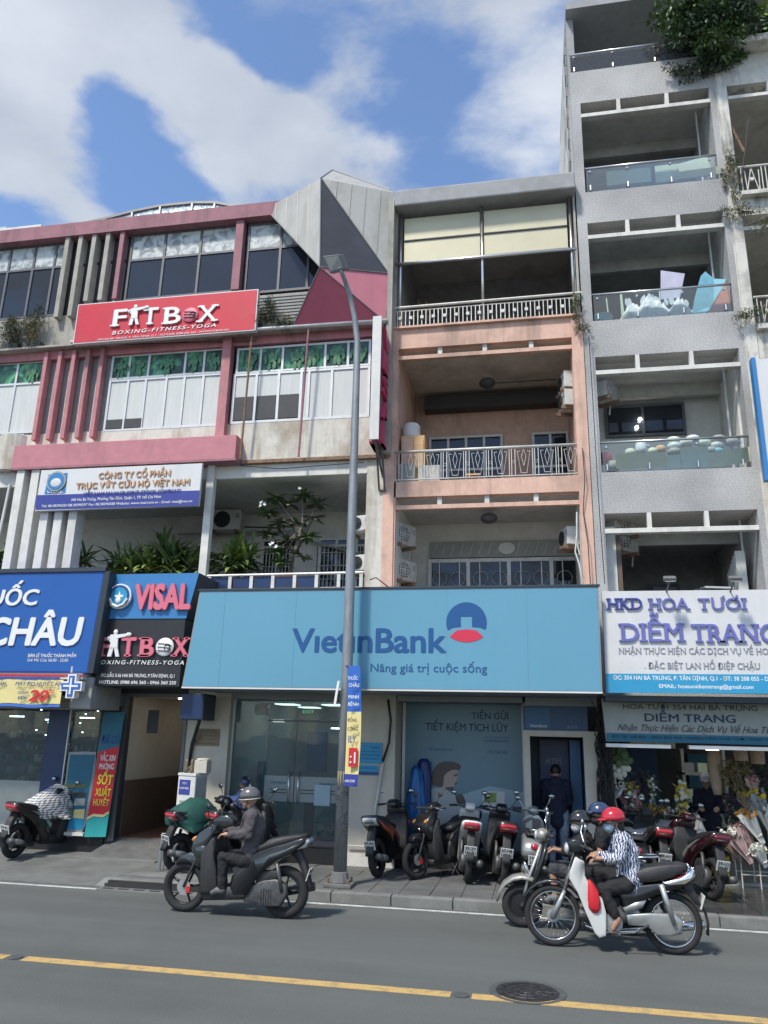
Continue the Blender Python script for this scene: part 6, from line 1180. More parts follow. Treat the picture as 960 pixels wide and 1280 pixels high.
# cloths over two of them
MT['check_cloth'] = patmat('check_cloth', 'check', (.12, .12, .13), (.7, .7, .7), 9, .9); dm('green_cloth', (.012, .075, .06), .8, var=.2, scale=6); dm('raincoat', (.012, .13, .4), .35, var=.2, scale=4); dm('raincoat_dark', (.01, .03, .14), .4, var=.2)
def drape(name, label, m, P, top, seed):
    """cloth hanging from a ridge of points to a lower hem, with folds"""
    rnd = random.Random(seed); rings = []; n = len(P)
    for (x, y, z), (hw, drop) in zip(P, top):
        ring = []
        for k in range(17):
            u = -1+2*k/16; f = abs(u); ring.append((x+rnd.uniform(-.012, .012), y+hw*math.sin(u*1.45)*(1+.12*math.sin(k*2.3+x*9)), z-drop*f**2.2+.015*math.sin(k*1.9+z*20)))
        rings.append(ring+[(p[0]*1.0, p[1], p[2]-.006) for p in ring[::-1]])
    return MB().loft(rings)
def placecloth(mb, name, label, m, cat, x, y, z, rz):
    M = Matrix.Translation((x, y, z)) @ Matrix.Rotation(R(rz), 4, 'Z'); mb.tf(M); return solo(name, mb, m, label, cat, smooth=True)
cl = drape('c', '', '', [(-.45, 0, .82), (-.3, 0, .93), (-.1, 0, 1.0), (.1, 0, 1.08), (.25, 0, 1.12), (.36, 0, 1.08), (.42, 0, .95)], [(.17, .12), (.22, .3), (.25, .42), (.27, .5), (.3, .55), (.26, .55), (.2, .4)], 2)
placecloth(cl, 'checked_cloth', 'grey and white checked cloth thrown over the parked scooter at the far left', 'check_cloth', 'cloth', -8.12, 12.62, .06, 80)
cl = drape('c', '', '', [(-.75, 0, .86), (-.55, 0, .95), (-.35, 0, 1.02), (-.15, 0, .98), (.0, 0, .88)], [(.18, .2), (.26, .4), (.28, .42), (.26, .38), (.2, .25)], 4)
placecloth(cl, 'green_cloth', 'dark green cloth draped over the tail of the scooter beside the cabinet', 'green_cloth', 'cloth', -4.98, 12.18, .115, 62)
# hanging raincoats
q = MB(); rr = []
for k, (z, w, d) in enumerate(((1.62, .03, .02), (1.55, .09, .05), (1.35, .12, .07), (1.1, .15, .08), (.8, .19, .09), (.5, .2, .09), (.33, .16, .07))):
    rr.append([(-1.98+w*math.cos(a)*(1+.18*math.sin(a*5+k)), 13.5+d*math.sin(a)*(1+.3*math.sin(a*6+k*.7)), z+.03*math.sin(a*3)) for a in [i*2*math.pi/22 for i in range(22)]])
solo('raincoat', MB().loft(rr), 'raincoat', 'bright blue raincoat hanging at the left edge of the poster window', 'raincoat', smooth=True)
rr = []
for k, (z, w, d) in enumerate(((1.75, .05, .02), (1.68, .1, .05), (1.4, .11, .06), (1.1, .12, .06), (.7, .12, .06), (.42, .1, .05))):
    rr.append([(-1.86+w*math.cos(a)*(1+.15*math.sin(a*4+k)), 13.57+d*math.sin(a)*(1+.3*math.sin(a*6+k)), z) for a in [i*2*math.pi/20 for i in range(20)]])
solo('raincoat', MB().loft(rr), 'raincoat_dark', 'dark navy coat hanging just behind the bright blue raincoat', 'raincoat', smooth=True)
t = thing('parking_barrier', 'low grey metal barrier standing at the left of the green covered scooter', 'barrier', (-5.45, 11.75, .12))
for k in range(5): MB().tube([(-5.55+k*.055, 11.72, .12), (-5.53+k*.055, 11.72, .6)], .012, 6).build('bar', 'galv', t)
MB().tube([(-5.57, 11.72, .14), (-5.55, 11.72, .62), (-5.28, 11.74, .62), (-5.3, 11.74, .14)], .016, 8).build('hoop', 'galv', t)

# underbone motorcycle ridden by the woman (crop origin 620,960; scale 3.692; 414 crop pixels a metre)
def cw(L): return [((542-x)/414, (830+(x-290)*.071-y)/414) for x, y in L]
o = thing('ridden_motorbike', 'white and black motorbike with spoked wheels ridden by the woman in a red helmet', 'motorbike')
wheel(o, .61, .30, .034, 'chrome', 'wire'); wheel(o, -.61, .295, .038, 'chrome', 'wire')
MB().lathe([(0, -.04), (.065, -.035), (.065, .035), (0, .04)], (.61, 0, .30), 'y', 18).build('front_drum', 'engine_light', o); MB().lathe([(0, -.045), (.07, -.04), (.07, .03), (0, .04)], (-.61, 0, .295), 'y', 18).build('rear_drum', 'engine_light', o)
q = MB()
for s_ in (.075, -.075): q.tube([(.60, s_, .30), (.53, s_, .44), (.46, s_, .62), (.4, s_*.6, .8)], [.02, .024, .022, .02], 8)
q.build('fork', 'engine', o, smooth=True); q = MB().tube([(.62, .08, .29), (.55, .085, .42), (.48, .08, .56)], [.028, .03, .02], 8); q.build('fork_cover', 'engine_light', o, smooth=True)
rr = []
for k in range(10):
    a = R(20+k*15); c_, s_ = math.cos(a), math.sin(a); r_ = .34; rr.append([(.61+r_*c_, -.05, .3+r_*s_-.012), (.61+(r_+.018)*c_, 0, .3+(r_+.018)*s_), (.61+r_*c_, .05, .3+r_*s_-.012), (.61+(r_-.008)*c_, 0, .3+(r_-.008)*s_)])
MB().loft(rr).build('front_fender', 'paint_black', o, smooth=True)
rr = []
for k in range(9):
    a = R(60+k*17); c_, s_ = math.cos(a), math.sin(a); r_ = .345; rr.append([(-.61+r_*c_, -.06, .3+r_*s_), (-.61+(r_+.02)*c_, 0, .3+(r_+.02)*s_), (-.61+r_*c_, .06, .3+r_*s_), (-.61+(r_-.008)*c_, 0, .3+(r_-.008)*s_)])
MB().loft(rr).build('rear_fender', 'plastic_black', o, smooth=True)
sh_ = cw([(392, 462), (430, 480), (428, 530), (455, 585), (500, 630), (514, 690), (508, 775), (480, 783), (462, 765), (430, 690), (395, 600), (362, 545), (368, 520)])
for s_ in (1, -1): MB().slab(sh_, .022, .01, .6, y0=s_*.17).build('leg_shield', 'paint_white', o, smooth=True)
MB().slab(cw([(372, 500), (395, 455), (428, 470), (430, 540), (410, 560), (372, 540)]), .13, .03, .4).build('front_cowl', 'paint_black', o, smooth=True)
MB().slab(cw([(400, 560), (440, 545), (500, 640), (640, 600), (760, 570), (760, 610), (660, 640), (560, 680), (500, 700), (450, 650)]), .06, .02, .4).build('frame_cover', 'plastic_black', o, smooth=True)
MB().slab(cw([(360, 400), (395, 388), (432, 400), (440, 430), (415, 455), (372, 448)]), .1, .04, .3).build('headset', 'paint_black', o, smooth=True); MB().ell((.435, 0, .97), (.035, .07, .06), 14, 10).build('headlight', 'light_clear', o, smooth=True)
hb = MB().tube([(.2, .33, 1.0), (.28, .2, 1.02), (.32, 0, 1.0), (.28, -.2, 1.02), (.2, -.33, 1.0)], .012, 8).build('handlebar', 'engine', o, smooth=True)
for s_ in (1, -1): MB().tube([(.19, s_*.34, 1.0), (.25, s_*.24, 1.015)], .018, 10).build('grip', 'plastic_black', hb, smooth=True); MB().tube([(.29, s_*.2, 1.0), (.27, s_*.32, .985)], .006, 6).build('brake_lever', 'chrome', hb)
mirror(o, .25, 1.02, .27, 'chrome', .17)
MB().slab(cw([(600, 560), (625, 540), (680, 515), (760, 505), (840, 503), (870, 510), (858, 530), (800, 560), (720, 575), (640, 575)]), .13, .02, .4).build('seat', 'seat_vinyl', o, smooth=True)
MB().slab(cw([(560, 600), (640, 585), (760, 575), (850, 560), (840, 600), (760, 610), (690, 640), (640, 690), (590, 695), (575, 650)]), .125, .02, .4).build('side_cover', 'paint_black', o, smooth=True); MB().slab(cw([(585, 672), (640, 650), (688, 642), (670, 672), (625, 692), (590, 690)]), .129, .01, .7).build('side_badge', 'engine_light', o, smooth=True)
q = MB()
for s_ in (.13, -.13): q.slab(cw([(755, 572), (830, 560), (868, 535), (880, 512), (892, 530), (885, 560), (850, 582), (780, 585)]), .012, .01, .7, y0=s_)
q.tube([(-.83, .13, .77), (-.86, 0, .78), (-.83, -.13, .77)], .012, 8); q.build('grab_rail', 'chrome', o, smooth=True)
MB().slab(cw([(800, 560), (870, 540), (885, 565), (850, 590), (800, 590)]), .1, .03, .5).build('tail_light', 'light_red', o, smooth=True); MB().slab(cw([(840, 590), (880, 580), (910, 665), (895, 672), (862, 625)]), .07, .01, .6).build('mudguard', 'plastic_black', o, smooth=True); plate(o, -.91, .52, R(-20), ('59-D1', '662.18'))
for s_ in (.14, -.14):
    MB().tube([(-.61, s_, .3), (-.5, s_, .68)], [.022, .03], 12).build('shock_absorber', 'engine_light', o, smooth=True)
MB().slab(cw([(600, 700), (700, 695), (800, 700), (830, 730), (820, 770), (780, 785), (720, 780), (680, 745), (605, 740)]), .025, .02, .6, y0=.1).build('chain_case', 'paint_silver', o, smooth=True)
q = MB().ell((.05, 0, .28), (.16, .13, .1), 14, 10).tube([(.12, 0, .3), (.34, 0, .33)], [.07, .06], 12)
for k in range(6): q.lathe([(0, 0), (.08, 0), (.08, .008), (0, .008)], (.17+k*.025, 0, .32), 'x', 16)
q.build('engine', 'engine', o, smooth=False); MB().lathe([(0, 0), (.1, 0), (.09, .03), (0, .035)], (.0, .115, .28), 'y', 20).build('engine_cover', 'engine_light', o, smooth=False)
MB().tube([(.3, -.06, .22), (.1, -.12, .14), (-.4, -.16, .18), (-.95, -.17, .27)], [.018, .02, .04, .045], 10).build('exhaust', 'chrome', o, smooth=True)
MB().tube([(-.05, .12, .2), (-.05, .26, .2)], .014, 8).tube([(-.38, .14, .23), (-.38, .25, .25)], .014, 8).tube([(-.02, .2, .2), (-.2, .2, .22), (-.35, .2, .3)], .012, 8).build('foot_peg', 'engine', o, smooth=True)
place(o, .73, 9.38, 180, 0)
rb_ = [at(620+x/3.692, 960+y/3.692, 9.19) for x, y in ((428, 515), (436, 535), (446, 570), (452, 610), (456, 645), (458, 668))]
solo('red_bag', MB().loft([[(p.x+w*math.cos(a)*(1+.15*math.sin(3*a+i)), 9.19+w*.7*math.sin(a)*(1+.15*math.sin(4*a+i)), p.z) for a in [k*.4488 for k in range(14)]] for i, (p, w) in enumerate(zip(rb_, (.012, .03, .055, .062, .06, .03)))]), 'banner_red', 'red plastic bag hanging beside the white leg shield of the moving motorbike', 'bag', smooth=True)
# rounded scooter of the couple
o = retro_scooter('dark and cream rounded scooter carrying two riders beside the white motorbike', None, 'paint_black', 'paint_black', 'chrome', name='ridden_scooter', rims='rim_black')
place(o, .40, 10.15, 180, 0); MT['cream'] = mat('cream', (.33, .32, .28), .3, .4, var=.08, coat=.7)
for ch in o.children:
    if ch.name.startswith('front_fender') or ch.name.startswith('handlebar_cover'): ch.data.materials[0] = MT['cream']
# ------------------------------------------------------------------ people
dm('skin', (.42, .24, .16), .55, var=.06, scale=8); dm('hair', (.012, .01, .01), .5, var=.2, scale=30, bump=.6); dm('jacket', (.075, .068, .072), .8, var=.15, scale=8, bump=.3, bscale=25); dm('trouser_black', (.014, .014, .016), .85, var=.2, scale=8); dm('helmet_grey', (.13, .125, .12), .25, .2, var=.1, coat=.6); dm('helmet_black', (.02, .02, .022), .2, var=.1, coat=.8); dm('helmet_blue', (.03, .05, .12), .25, .1, var=.1, coat=.8); dm('helmet_red', (.5, .015, .03), .22, var=.06, coat=.8); dm('mask_blue', (.3, .42, .52), .8, var=.06); dm('mask_dark', (.03, .03, .035), .8); dm('mask_pale', (.45, .46, .48), .8, var=.3, scale=25); dm('tee_black', (.016, .016, .018), .9, var=.15); dm('shorts', (.055, .058, .062), .85, var=.2); dm('shirt_blue', (.055, .1, .24), .8, var=.1); dm('hoodie', (.01, .014, .032), .9, var=.15); dm('jeans', (.2, .25, .32), .85, var=.3, scale=5); dm('shoe', (.12, .12, .12), .6, var=.3); dm('sandal', (.35, .1, .09), .6); dm('eye', (.02, .015, .012), .2, var=0); dm('lip', (.3, .1, .09), .5, var=0); dm('apron', (.012, .014, .03), .85)
MT['zebra'] = patmat('zebra', 'zebra', (.05, .06, .12), (.62, .64, .7), 11, .85, c=(.25, .28, .36))
def limb(q, pts, rad, n=12):
    P = [Vector(p) for p in pts]; out = []; rr = []
    for i in range(len(P)-1):
        for k in range(4): out.append(P[i].lerp(P[i+1], k/4)); rr.append(rad[i]+(rad[i+1]-rad[i])*k/4)
    out.append(P[-1]); rr.append(rad[-1]); q.tube(out, rr, n)
    for p, r in zip(P, rad): q.ell(p, (r, r, r), 10, 8)
def head(q, c, f, up=Vector((0, 0, 1)), s=1.0):
    """f: the way the face looks"""
    f = Vector(f).normalized(); l = Vector(up).cross(f).normalized(); u = f.cross(l)
    M = Matrix(((f.x, l.x, u.x, c[0]), (f.y, l.y, u.y, c[1]), (f.z, l.z, u.z, c[2]), (0, 0, 0, 1))) @ Matrix.Scale(s, 4)
    h = MB().ell((-.008, 0, .02), (.092, .074, .095), 18, 12).ell((.03, 0, -.045), (.055, .052, .062), 14, 10).ell((.062, 0, -.085), (.022, .028, .02), 10, 8)
    h.ell((.092, 0, -.015), (.018, .012, .022), 8, 6, (0, .3, 0)).ell((.098, 0, -.03), (.013, .016, .009), 8, 6).ell((.078, 0, -.055), (.012, .024, .01), 8, 6)
    for s_ in (1, -1): h.ell((-.005, s_*.074, -.01), (.02, .008, .03), 8, 6).ell((.07, s_*.032, .012), (.016, .024, .008), 8, 6)
    h.tf(M); q.v, q.f = q.v, q.f; n = len(q.v); q.v += h.v; q.f += [tuple(i+n for i in a) for a in h.f]
    return M
def hand(q, w, d, palm, curl=1.2, s=1.0, thumb=1):
    """w wrist, d direction of the fingers, palm the way the palm faces"""
    w = Vector(w); d = Vector(d).normalized(); n = Vector(palm); n = (n-d*n.dot(d)).normalized(); sd_ = d.cross(n).normalized()
    limb(q, [w, w+d*.045*s], [.024*s, .028*s], 10)
    for k in range(-1, 2): limb(q, [w+d*.02*s+sd_*k*.018*s, w+d*.085*s+sd_*k*.024*s], [.015*s, .014*s], 8)
    for k, ln in enumerate((.068, .078, .073, .056)):
        b = w+d*.085*s+sd_*(k-1.5)*.021*s; P = [b]; dd = d.copy(); a = 0
        for j, fr_ in enumerate((.45, .32, .23)):
            a = curl*(.35, .45, .3)[j]; dd = (dd*math.cos(a)+n*math.sin(a)).normalized(); nn = n; b = b+dd*ln*fr_*s; P.append(b)
            n2 = (n*math.cos(a)-d*math.sin(a)) if False else n
        limb(q, P, [.0095*s, .009*s, .008*s, .007*s], 8)
    t0_ = w+d*.03*s-sd_*thumb*.028*s; limb(q, [t0_, t0_+(d*.5-sd_*thumb*.55+n*.5).normalized()*.035*s, t0_+(d*.9-sd_*thumb*.3+n*.8).normalized()*.062*s], [.012*s, .0105*s, .009*s], 8)
def person(label, J, top, bottom, sleeve=1.0, legs=1.0, helmet=None, mask=None, hairm=None, hair_kind='short', shoe='shoe', headdir=(-1, 0, 0), scale=1.0, grip=(-1, 0, 0), hood=False, cap=None, topw=1.0, group=None, peak=False, hem=.06, vis=None):
    """J: joints in world space (pel, che, nek, hed, sL/R shoulder, eL/R elbow, wL/R wrist, hL/R hip, kL/R knee, aL/R ankle, tL/R toe)"""
    J = {k: Vector(v) for k, v in J.items()}; fz = min(J['aL'].z, J['aR'].z)-.07
    o = thing('person', label, 'person', (J['pel'].x, J['pel'].y, fz), group)
    q = MB(); s = scale; lat = (J['sL']-J['sR']).normalized()
    def torso(q, g, z0=0, z1=1):
        sp = [J['pel']-(J['che']-J['pel'])*.15, J['pel'], J['pel'].lerp(J['che'], .5), J['che'], J['che'].lerp(J['nek'], .6), J['nek']]
        wd = [(.13, .1), (.155, .115), (.135, .105), (.155, .12), (.145, .09), (.06, .06)]; rings = []
        for i, (c, (a, b)) in enumerate(zip(sp, wd)):
            ax = (sp[min(i+1, 5)]-sp[max(i-1, 0)]).normalized(); la = (lat-ax*lat.dot(ax)).normalized(); fo = ax.cross(la)
            rings.append([c+la*(a*s+g)*math.cos(t_)+fo*(b*s+g)*math.sin(t_) for t_ in [k*2*math.pi/18 for k in range(18)]])
        q.loft(rings)
    torso(q, 0); limb(q, [J['che'].lerp(J['nek'], .7), J['nek'], J['hed']-Vector((0, 0, .05))], [.06*s, .052*s, .05*s])
    M = head(q, J['hed'], headdir, s=s*1.02)
    for sd_ in 'LR':
        limb(q, [J['che'].lerp(J['s'+sd_], .6)+Vector((0, 0, .03)), J['s'+sd_], J['e'+sd_], J['w'+sd_]], [.055*s, .05*s, .037*s, .024*s])
        dd = (J['w'+sd_]-J['e'+sd_]).normalized(); hand(q, J['w'+sd_], dd*.7+Vector(grip)*.5, (0, 0, -1), 1.5, s, 1 if sd_ == 'L' else -1)
        limb(q, [J['pel'].lerp(J['h'+sd_], .7), J['h'+sd_], J['k'+sd_], J['a'+sd_]], [.09*s, .085*s, .052*s, .034*s])
        limb(q, [J['a'+sd_], J['a'+sd_].lerp(J['t'+sd_], .5), J['t'+sd_]], [.034*s, .03*s, .022*s])
    q.build('body', 'skin', o, smooth=True, remesh=.0085, sm=2)
    for s_ in (1, -1):
        if not vis: MB().ell((.088, s_*.032, .004), (.008, .012, .006), 8, 6).tf(M).build('eye', 'eye', o, smooth=True)
    MB().ell((.09, 0, -.056), (.004, .018, .006), 8, 6).tf(M).build('mouth', 'lip', o, smooth=True)
    # clothes
    q = MB(); torso(q, .016*topw); hp = J['pel']; ax = (J['che']-J['pel']).normalized()
    limb(q, [hp, hp-ax*hem], [.13*s+.01, .135*s], 14); limb(q, [J['che'].lerp(J['nek'], .8), J['nek'].lerp(J['hed'], .12)], [.07*s, .062*s])
    for sd_ in 'LR':
        e, w = J['e'+sd_], J['w'+sd_]; S0 = J['s'+sd_]
        if sleeve >= .5: tt = (sleeve-.5)*2; limb(q, [J['che'].lerp(S0, .6)+Vector((0, 0, .03)), S0, e, e.lerp(w, tt*.93)], [.072*s, .068*s*topw, .052*s*topw, (.052-.014*tt)*s*topw])
        else: limb(q, [J['che'].lerp(S0, .6)+Vector((0, 0, .03)), S0, S0.lerp(e, sleeve*2)], [.072*s, .066*s, .058*s])
    q.build('shirt', top, o, smooth=True, remesh=.011, sm=4, disp=.038)
    q = MB()
    for sd_ in 'LR':
        k, a = J['k'+sd_], J['a'+sd_]; H = J['h'+sd_]
        if legs >= .5: limb(q, [J['pel'].lerp(H, .6), H, k, k.lerp(a, (legs-.5)*2)], [.112*s, .102*s, .068*s, .052*s])
        else: limb(q, [J['pel'].lerp(H, .6), H, H.lerp(k, legs*2)], [.112*s, .105*s, .085*s])
    q.build('trousers', bottom, o, smooth=True, remesh=.011, sm=4, disp=.034)
    for sd_ in 'LR':
        a, t_ = J['a'+sd_], J['t'+sd_]; q = MB()
        if shoe == 'sandal': limb(q, [a-Vector((0, 0, .05)), t_-Vector((0, 0, .022))], [.014, .012], 8); q.build('sandal', 'sandal', o, smooth=True)
        else: limb(q, [a+Vector((0, 0, -.02)), a.lerp(t_, .55), t_], [.048*s, .042*s, .032*s]); q.build('shoe', shoe, o, smooth=True, remesh=.01, sm=2)
    if helmet:
        q = MB(); n = 24; rings = []
        for i in range(9):
            t_ = math.pi/2*i/8*1.12; ring = []
            for k in range(n):
                p = 2*math.pi*k/n; r_ = math.sin(t_); x, y, z = .128*r_*math.cos(p), .112*r_*math.sin(p), .045+.105*math.cos(t_)
                if i == 8: z -= .03*max(0, -math.cos(p))
                ring.append((x-.008, y, z))
            rings.append(ring)
        rings.append([(x*.9, y*.9, z) for x, y, z in rings[-1]]); h = q.loft(rings).tf(M).build('helmet', helmet, o, smooth=True)
        if peak: MB().loft([[(.095*math.cos(a), .108*math.sin(a), .05) for a in [R(-60+k*12) for k in range(11)]], [(.03+.145*math.cos(a), .10*math.sin(a), .038) for a in [R(-60+k*12) for k in range(11)]], [(.03+.145*math.cos(a), .10*math.sin(a), .032) for a in [R(-60+k*12) for k in range(11)]], [(.095*math.cos(a), .108*math.sin(a), .04) for a in [R(-60+k*12) for k in range(11)]]], closed=False, cap=False).tf(M).build('peak', helmet, h, smooth=True)
        MB().tube([(-.01, .098, .02), (.025, .07, -.08), (.04, 0, -.118), (.025, -.07, -.08), (-.01, -.098, .02)], .006, 6).tf(M).build('chin_strap', 'plastic_black', h, smooth=True)
        MB().torus((-.008, 0, .005), .118, .006, 'z', 28, 6).tf(M @ Matrix.Diagonal((1.05, .93, 1, 1))).build('helmet_rim', 'rail_white' if helmet == 'helmet_grey' else 'plastic_black', h, smooth=True)
    if hairm:
        q = MB().ell((-.02, 0, .035), (.095, .083, .095), 16, 10); 
        if hair_kind == 'long': q.ell((-.06, 0, -.05), (.05, .075, .1), 14, 10)
        q.tf(M).build('hair', hairm, o, smooth=True)
    if cap: MB().ell((-.005, 0, .05), (.105, .09, .07), 16, 10).prism([(.06+.08*math.cos(a), .07*math.sin(a)) for a in [R(-90+k*18) for k in range(11)]], .04, .05, 'z').tf(M).build('cap', cap, o, smooth=False)
    if mask: MB().ell((.045, 0, -.045), (.066, .066, .062), 16, 10).tube([(.04, .06, -.02), (-.01, .078, -.005)], .003, 4).tube([(.04, -.06, -.02), (-.01, -.078, -.005)], .003, 4).tf(M).build('face_mask', mask, o, smooth=True)
    if hood: q = MB().ell(J['nek']+Vector((0, -.06, -.02)), (.12, .07, .1), 16, 10); q.build('hood', top, o, smooth=True)
    return o
def pj(f, Y, d, **k):     # joints from picture points; d gives each joint's own depth offset
    return {n: at(*f(x, y), Y+dy) for n, (x, y, dy) in d.items()}
f7 = lambda x, y: (190+x/4.571, 920+y/4.571); f2 = lambda x, y: (620+x/3.692, 960+y/3.692)
person('scooter rider in a dark jacket and grey helmet, seen from the side on the road', pj(f7, 9.77, dict(pel=(565, 690, 0), che=(585, 520, 0), nek=(578, 428, 0), hed=(556, 362, 0), sL=(572, 458, -.17), sR=(560, 452, .17), eL=(548, 560, -.23), eR=(525, 545, .23), wL=(440, 562, -.25), wR=(430, 545, .25), hL=(548, 715, -.09), hR=(548, 700, .09), kL=(405, 690, -.15), kR=(400, 672, .15), aL=(400, 868, -.16), aR=(400, 850, .16), tL=(345, 893, -.17), tR=(345, 870, .17))), 'jacket', 'trouser_black', helmet='helmet_grey', headdir=(-1, -.12, -.1), topw=1.25, hem=.1, shoe='shoe')
person('woman in a red helmet, blue mask and zebra print shirt riding the white motorbike', pj(f2, 9.38, dict(pel=(620, 510, 0), che=(600, 385, 0), nek=(565, 300, 0), hed=(540, 248, 0), sL=(585, 335, -.16), sR=(570, 325, .16), eL=(568, 415, -.2), eR=(540, 405, .2), wL=(490, 418, -.24), wR=(470, 405, .24), hL=(600, 535, -.09), hR=(600, 520, .09), kL=(492, 560, -.14), kR=(470, 480, .14), aL=(562, 700, -.17), aR=(520, 660, .17), tL=(540, 742, -.17), tR=(490, 690, .17))), 'zebra', 'trouser_black', sleeve=.92, helmet='helmet_red', mask='mask_blue', hairm='hair', hair_kind='long', shoe='sandal', headdir=(-1, -.2, -.12), peak=True, topw=1.15, hem=.1, legs=.93)
person('man in black top, grey shorts and black helmet steering the rounded scooter', pj(f2, 10.15, dict(pel=(405, 480, 0), che=(408, 380, 0), nek=(405, 300, 0), hed=(388, 254, 0), sL=(400, 330, -.17), sR=(392, 325, .17), eL=(365, 400, -.22), eR=(345, 395, .22), wL=(296, 380, -.25), wR=(285, 375, .25), hL=(385, 490, -.09), hR=(385, 480, .09), kL=(262, 462, -.16), kR=(265, 455, .16), aL=(275, 590, -.15), aR=(280, 575, .15), tL=(235, 610, -.15), tR=(240, 600, .15))), 'tee_black', 'shorts', sleeve=.9, legs=.46, helmet='helmet_black', mask='mask_pale', headdir=(-1, -.25, -.05), topw=1.1)
person('passenger in a dark blue helmet, black mask and black tee on the rounded scooter', pj(f2, 10.15, dict(pel=(515, 475, .03), che=(505, 365, .03), nek=(490, 275, .03), hed=(475, 218, .03), sL=(492, 308, -.14), sR=(485, 305, .2), eL=(480, 395, -.18), eR=(450, 390, .22), wL=(425, 402, -.12), wR=(420, 400, .15), hL=(495, 490, -.09), hR=(495, 480, .12), kL=(400, 490, -.2), kR=(400, 485, .25), aL=(430, 620, -.18), aR=(430, 610, .22), tL=(395, 640, -.18), tR=(395, 630, .22))), 'tee_black', 'trouser_black', sleeve=.28, helmet='helmet_blue', mask='mask_dark', hairm='hair', headdir=(-1, -.2, 0), topw=1.05, peak=True)
def standing(x, y, z, h, rz, bend=0, arm=None):    # plain standing pose looking along rz
    f = Vector((math.cos(rz), math.sin(rz), 0)); l = Vector((-f.y, f.x, 0)); B0 = Vector((x, y, z)); u = Vector((0, 0, h)); d = {}
    d['pel'] = B0+u*.53; d['che'] = B0+u*.72+f*bend*.4; d['nek'] = B0+u*.835+f*bend*.8; d['hed'] = B0+u*.915+f*bend*1.1
    for s_, k in ((1, 'L'), (-1, 'R')):
        d['s'+k] = d['che']+u*.085+l*s_*.17*h/1.7+f*bend*.2; d['e'+k] = d['s'+k]-u*.17+l*s_*.04+f*(.02 if arm is None else arm*.5); d['w'+k] = d['e'+k]+(-u*.13+f*.05 if arm is None else f*.2+u*.01-l*s_*.06)
        d['h'+k] = d['pel']+l*s_*.09-u*.01; d['k'+k] = B0+u*.28+l*s_*.1+f*.02; d['a'+k] = B0+u*.045+l*s_*.1-f*.02; d['t'+k] = d['a'+k]+f*.15-u*.025
    return d
a = at(694.7, 974, 13.36)
person('man in navy hoodie and jeans using the cash machine, his back to the street', standing(a.x, 13.36, .2, 1.52, R(88), .05, .1), 'hoodie', 'jeans', hairm='hair', headdir=(.03, 1, -.45), topw=1.3, hood=True, grip=(0, 1, 0), hem=.12)
a = at(884, 995, 14.0)
person('florist worker in dark clothes and a cap standing inside the flower shop', standing(a.x, 14.0, .2, 1.45, R(-100), .08, .2), 'apron', 'apron', cap='mask_pale', headdir=(-.3, -1, -.4), grip=(0, -1, 0), hem=.2)
a = at(306, 981, 12.75); f_ = Vector((.5, -.87, 0)).normalized(); l_ = Vector((-f_.y, f_.x, 0)); u_ = Vector((0, 0, 1)); hd = Vector((a.x, 12.75, a.z)); pe = hd+Vector((-.1, .0, -.66)); d = dict(pel=pe, che=pe+u_*.32+f_*.06, nek=pe+u_*.5+f_*.1, hed=hd)
for s_, k in ((1, 'L'), (-1, 'R')): d['s'+k] = pe+u_*.44+f_*.07+l_*s_*.17; d['e'+k] = d['s'+k]-u_*.24+f_*.08+l_*s_*.05; d['w'+k] = d['e'+k]+f_*.22+u_*.02-l_*s_*.06; d['h'+k] = pe+l_*s_*.09; d['k'+k] = pe+f_*.4+l_*s_*.12; d['a'+k] = pe+f_*.38+l_*s_*.12-u_*(pe.z-.2); d['t'+k] = d['a'+k]+f_*.15-u_*.02
person('guard in a blue shirt and dark cap sitting behind the moving rider', d, 'shirt_blue', 'trouser_black', hairm='hair', cap='helmet_blue', headdir=(.6, -.8, -.3), grip=tuple(f_), hem=.05)
t = thing('stool', 'low stool under the seated guard in the blue shirt', 'stool', (pe.x, pe.y, .12)); MB().box(pe.x-.16, pe.x+.16, pe.y-.16, pe.y+.16, pe.z-.14, pe.z-.11).build('seat', 'sign_visal', t)
for dx_ in (-.13, .13):
    for dy_ in (-.13, .13): MB().tube([(pe.x+dx_, pe.y+dy_, .12), (pe.x+dx_*.85, pe.y+dy_*.85, pe.z-.14)], .014, 6).build('leg', 'sign_visal', t)
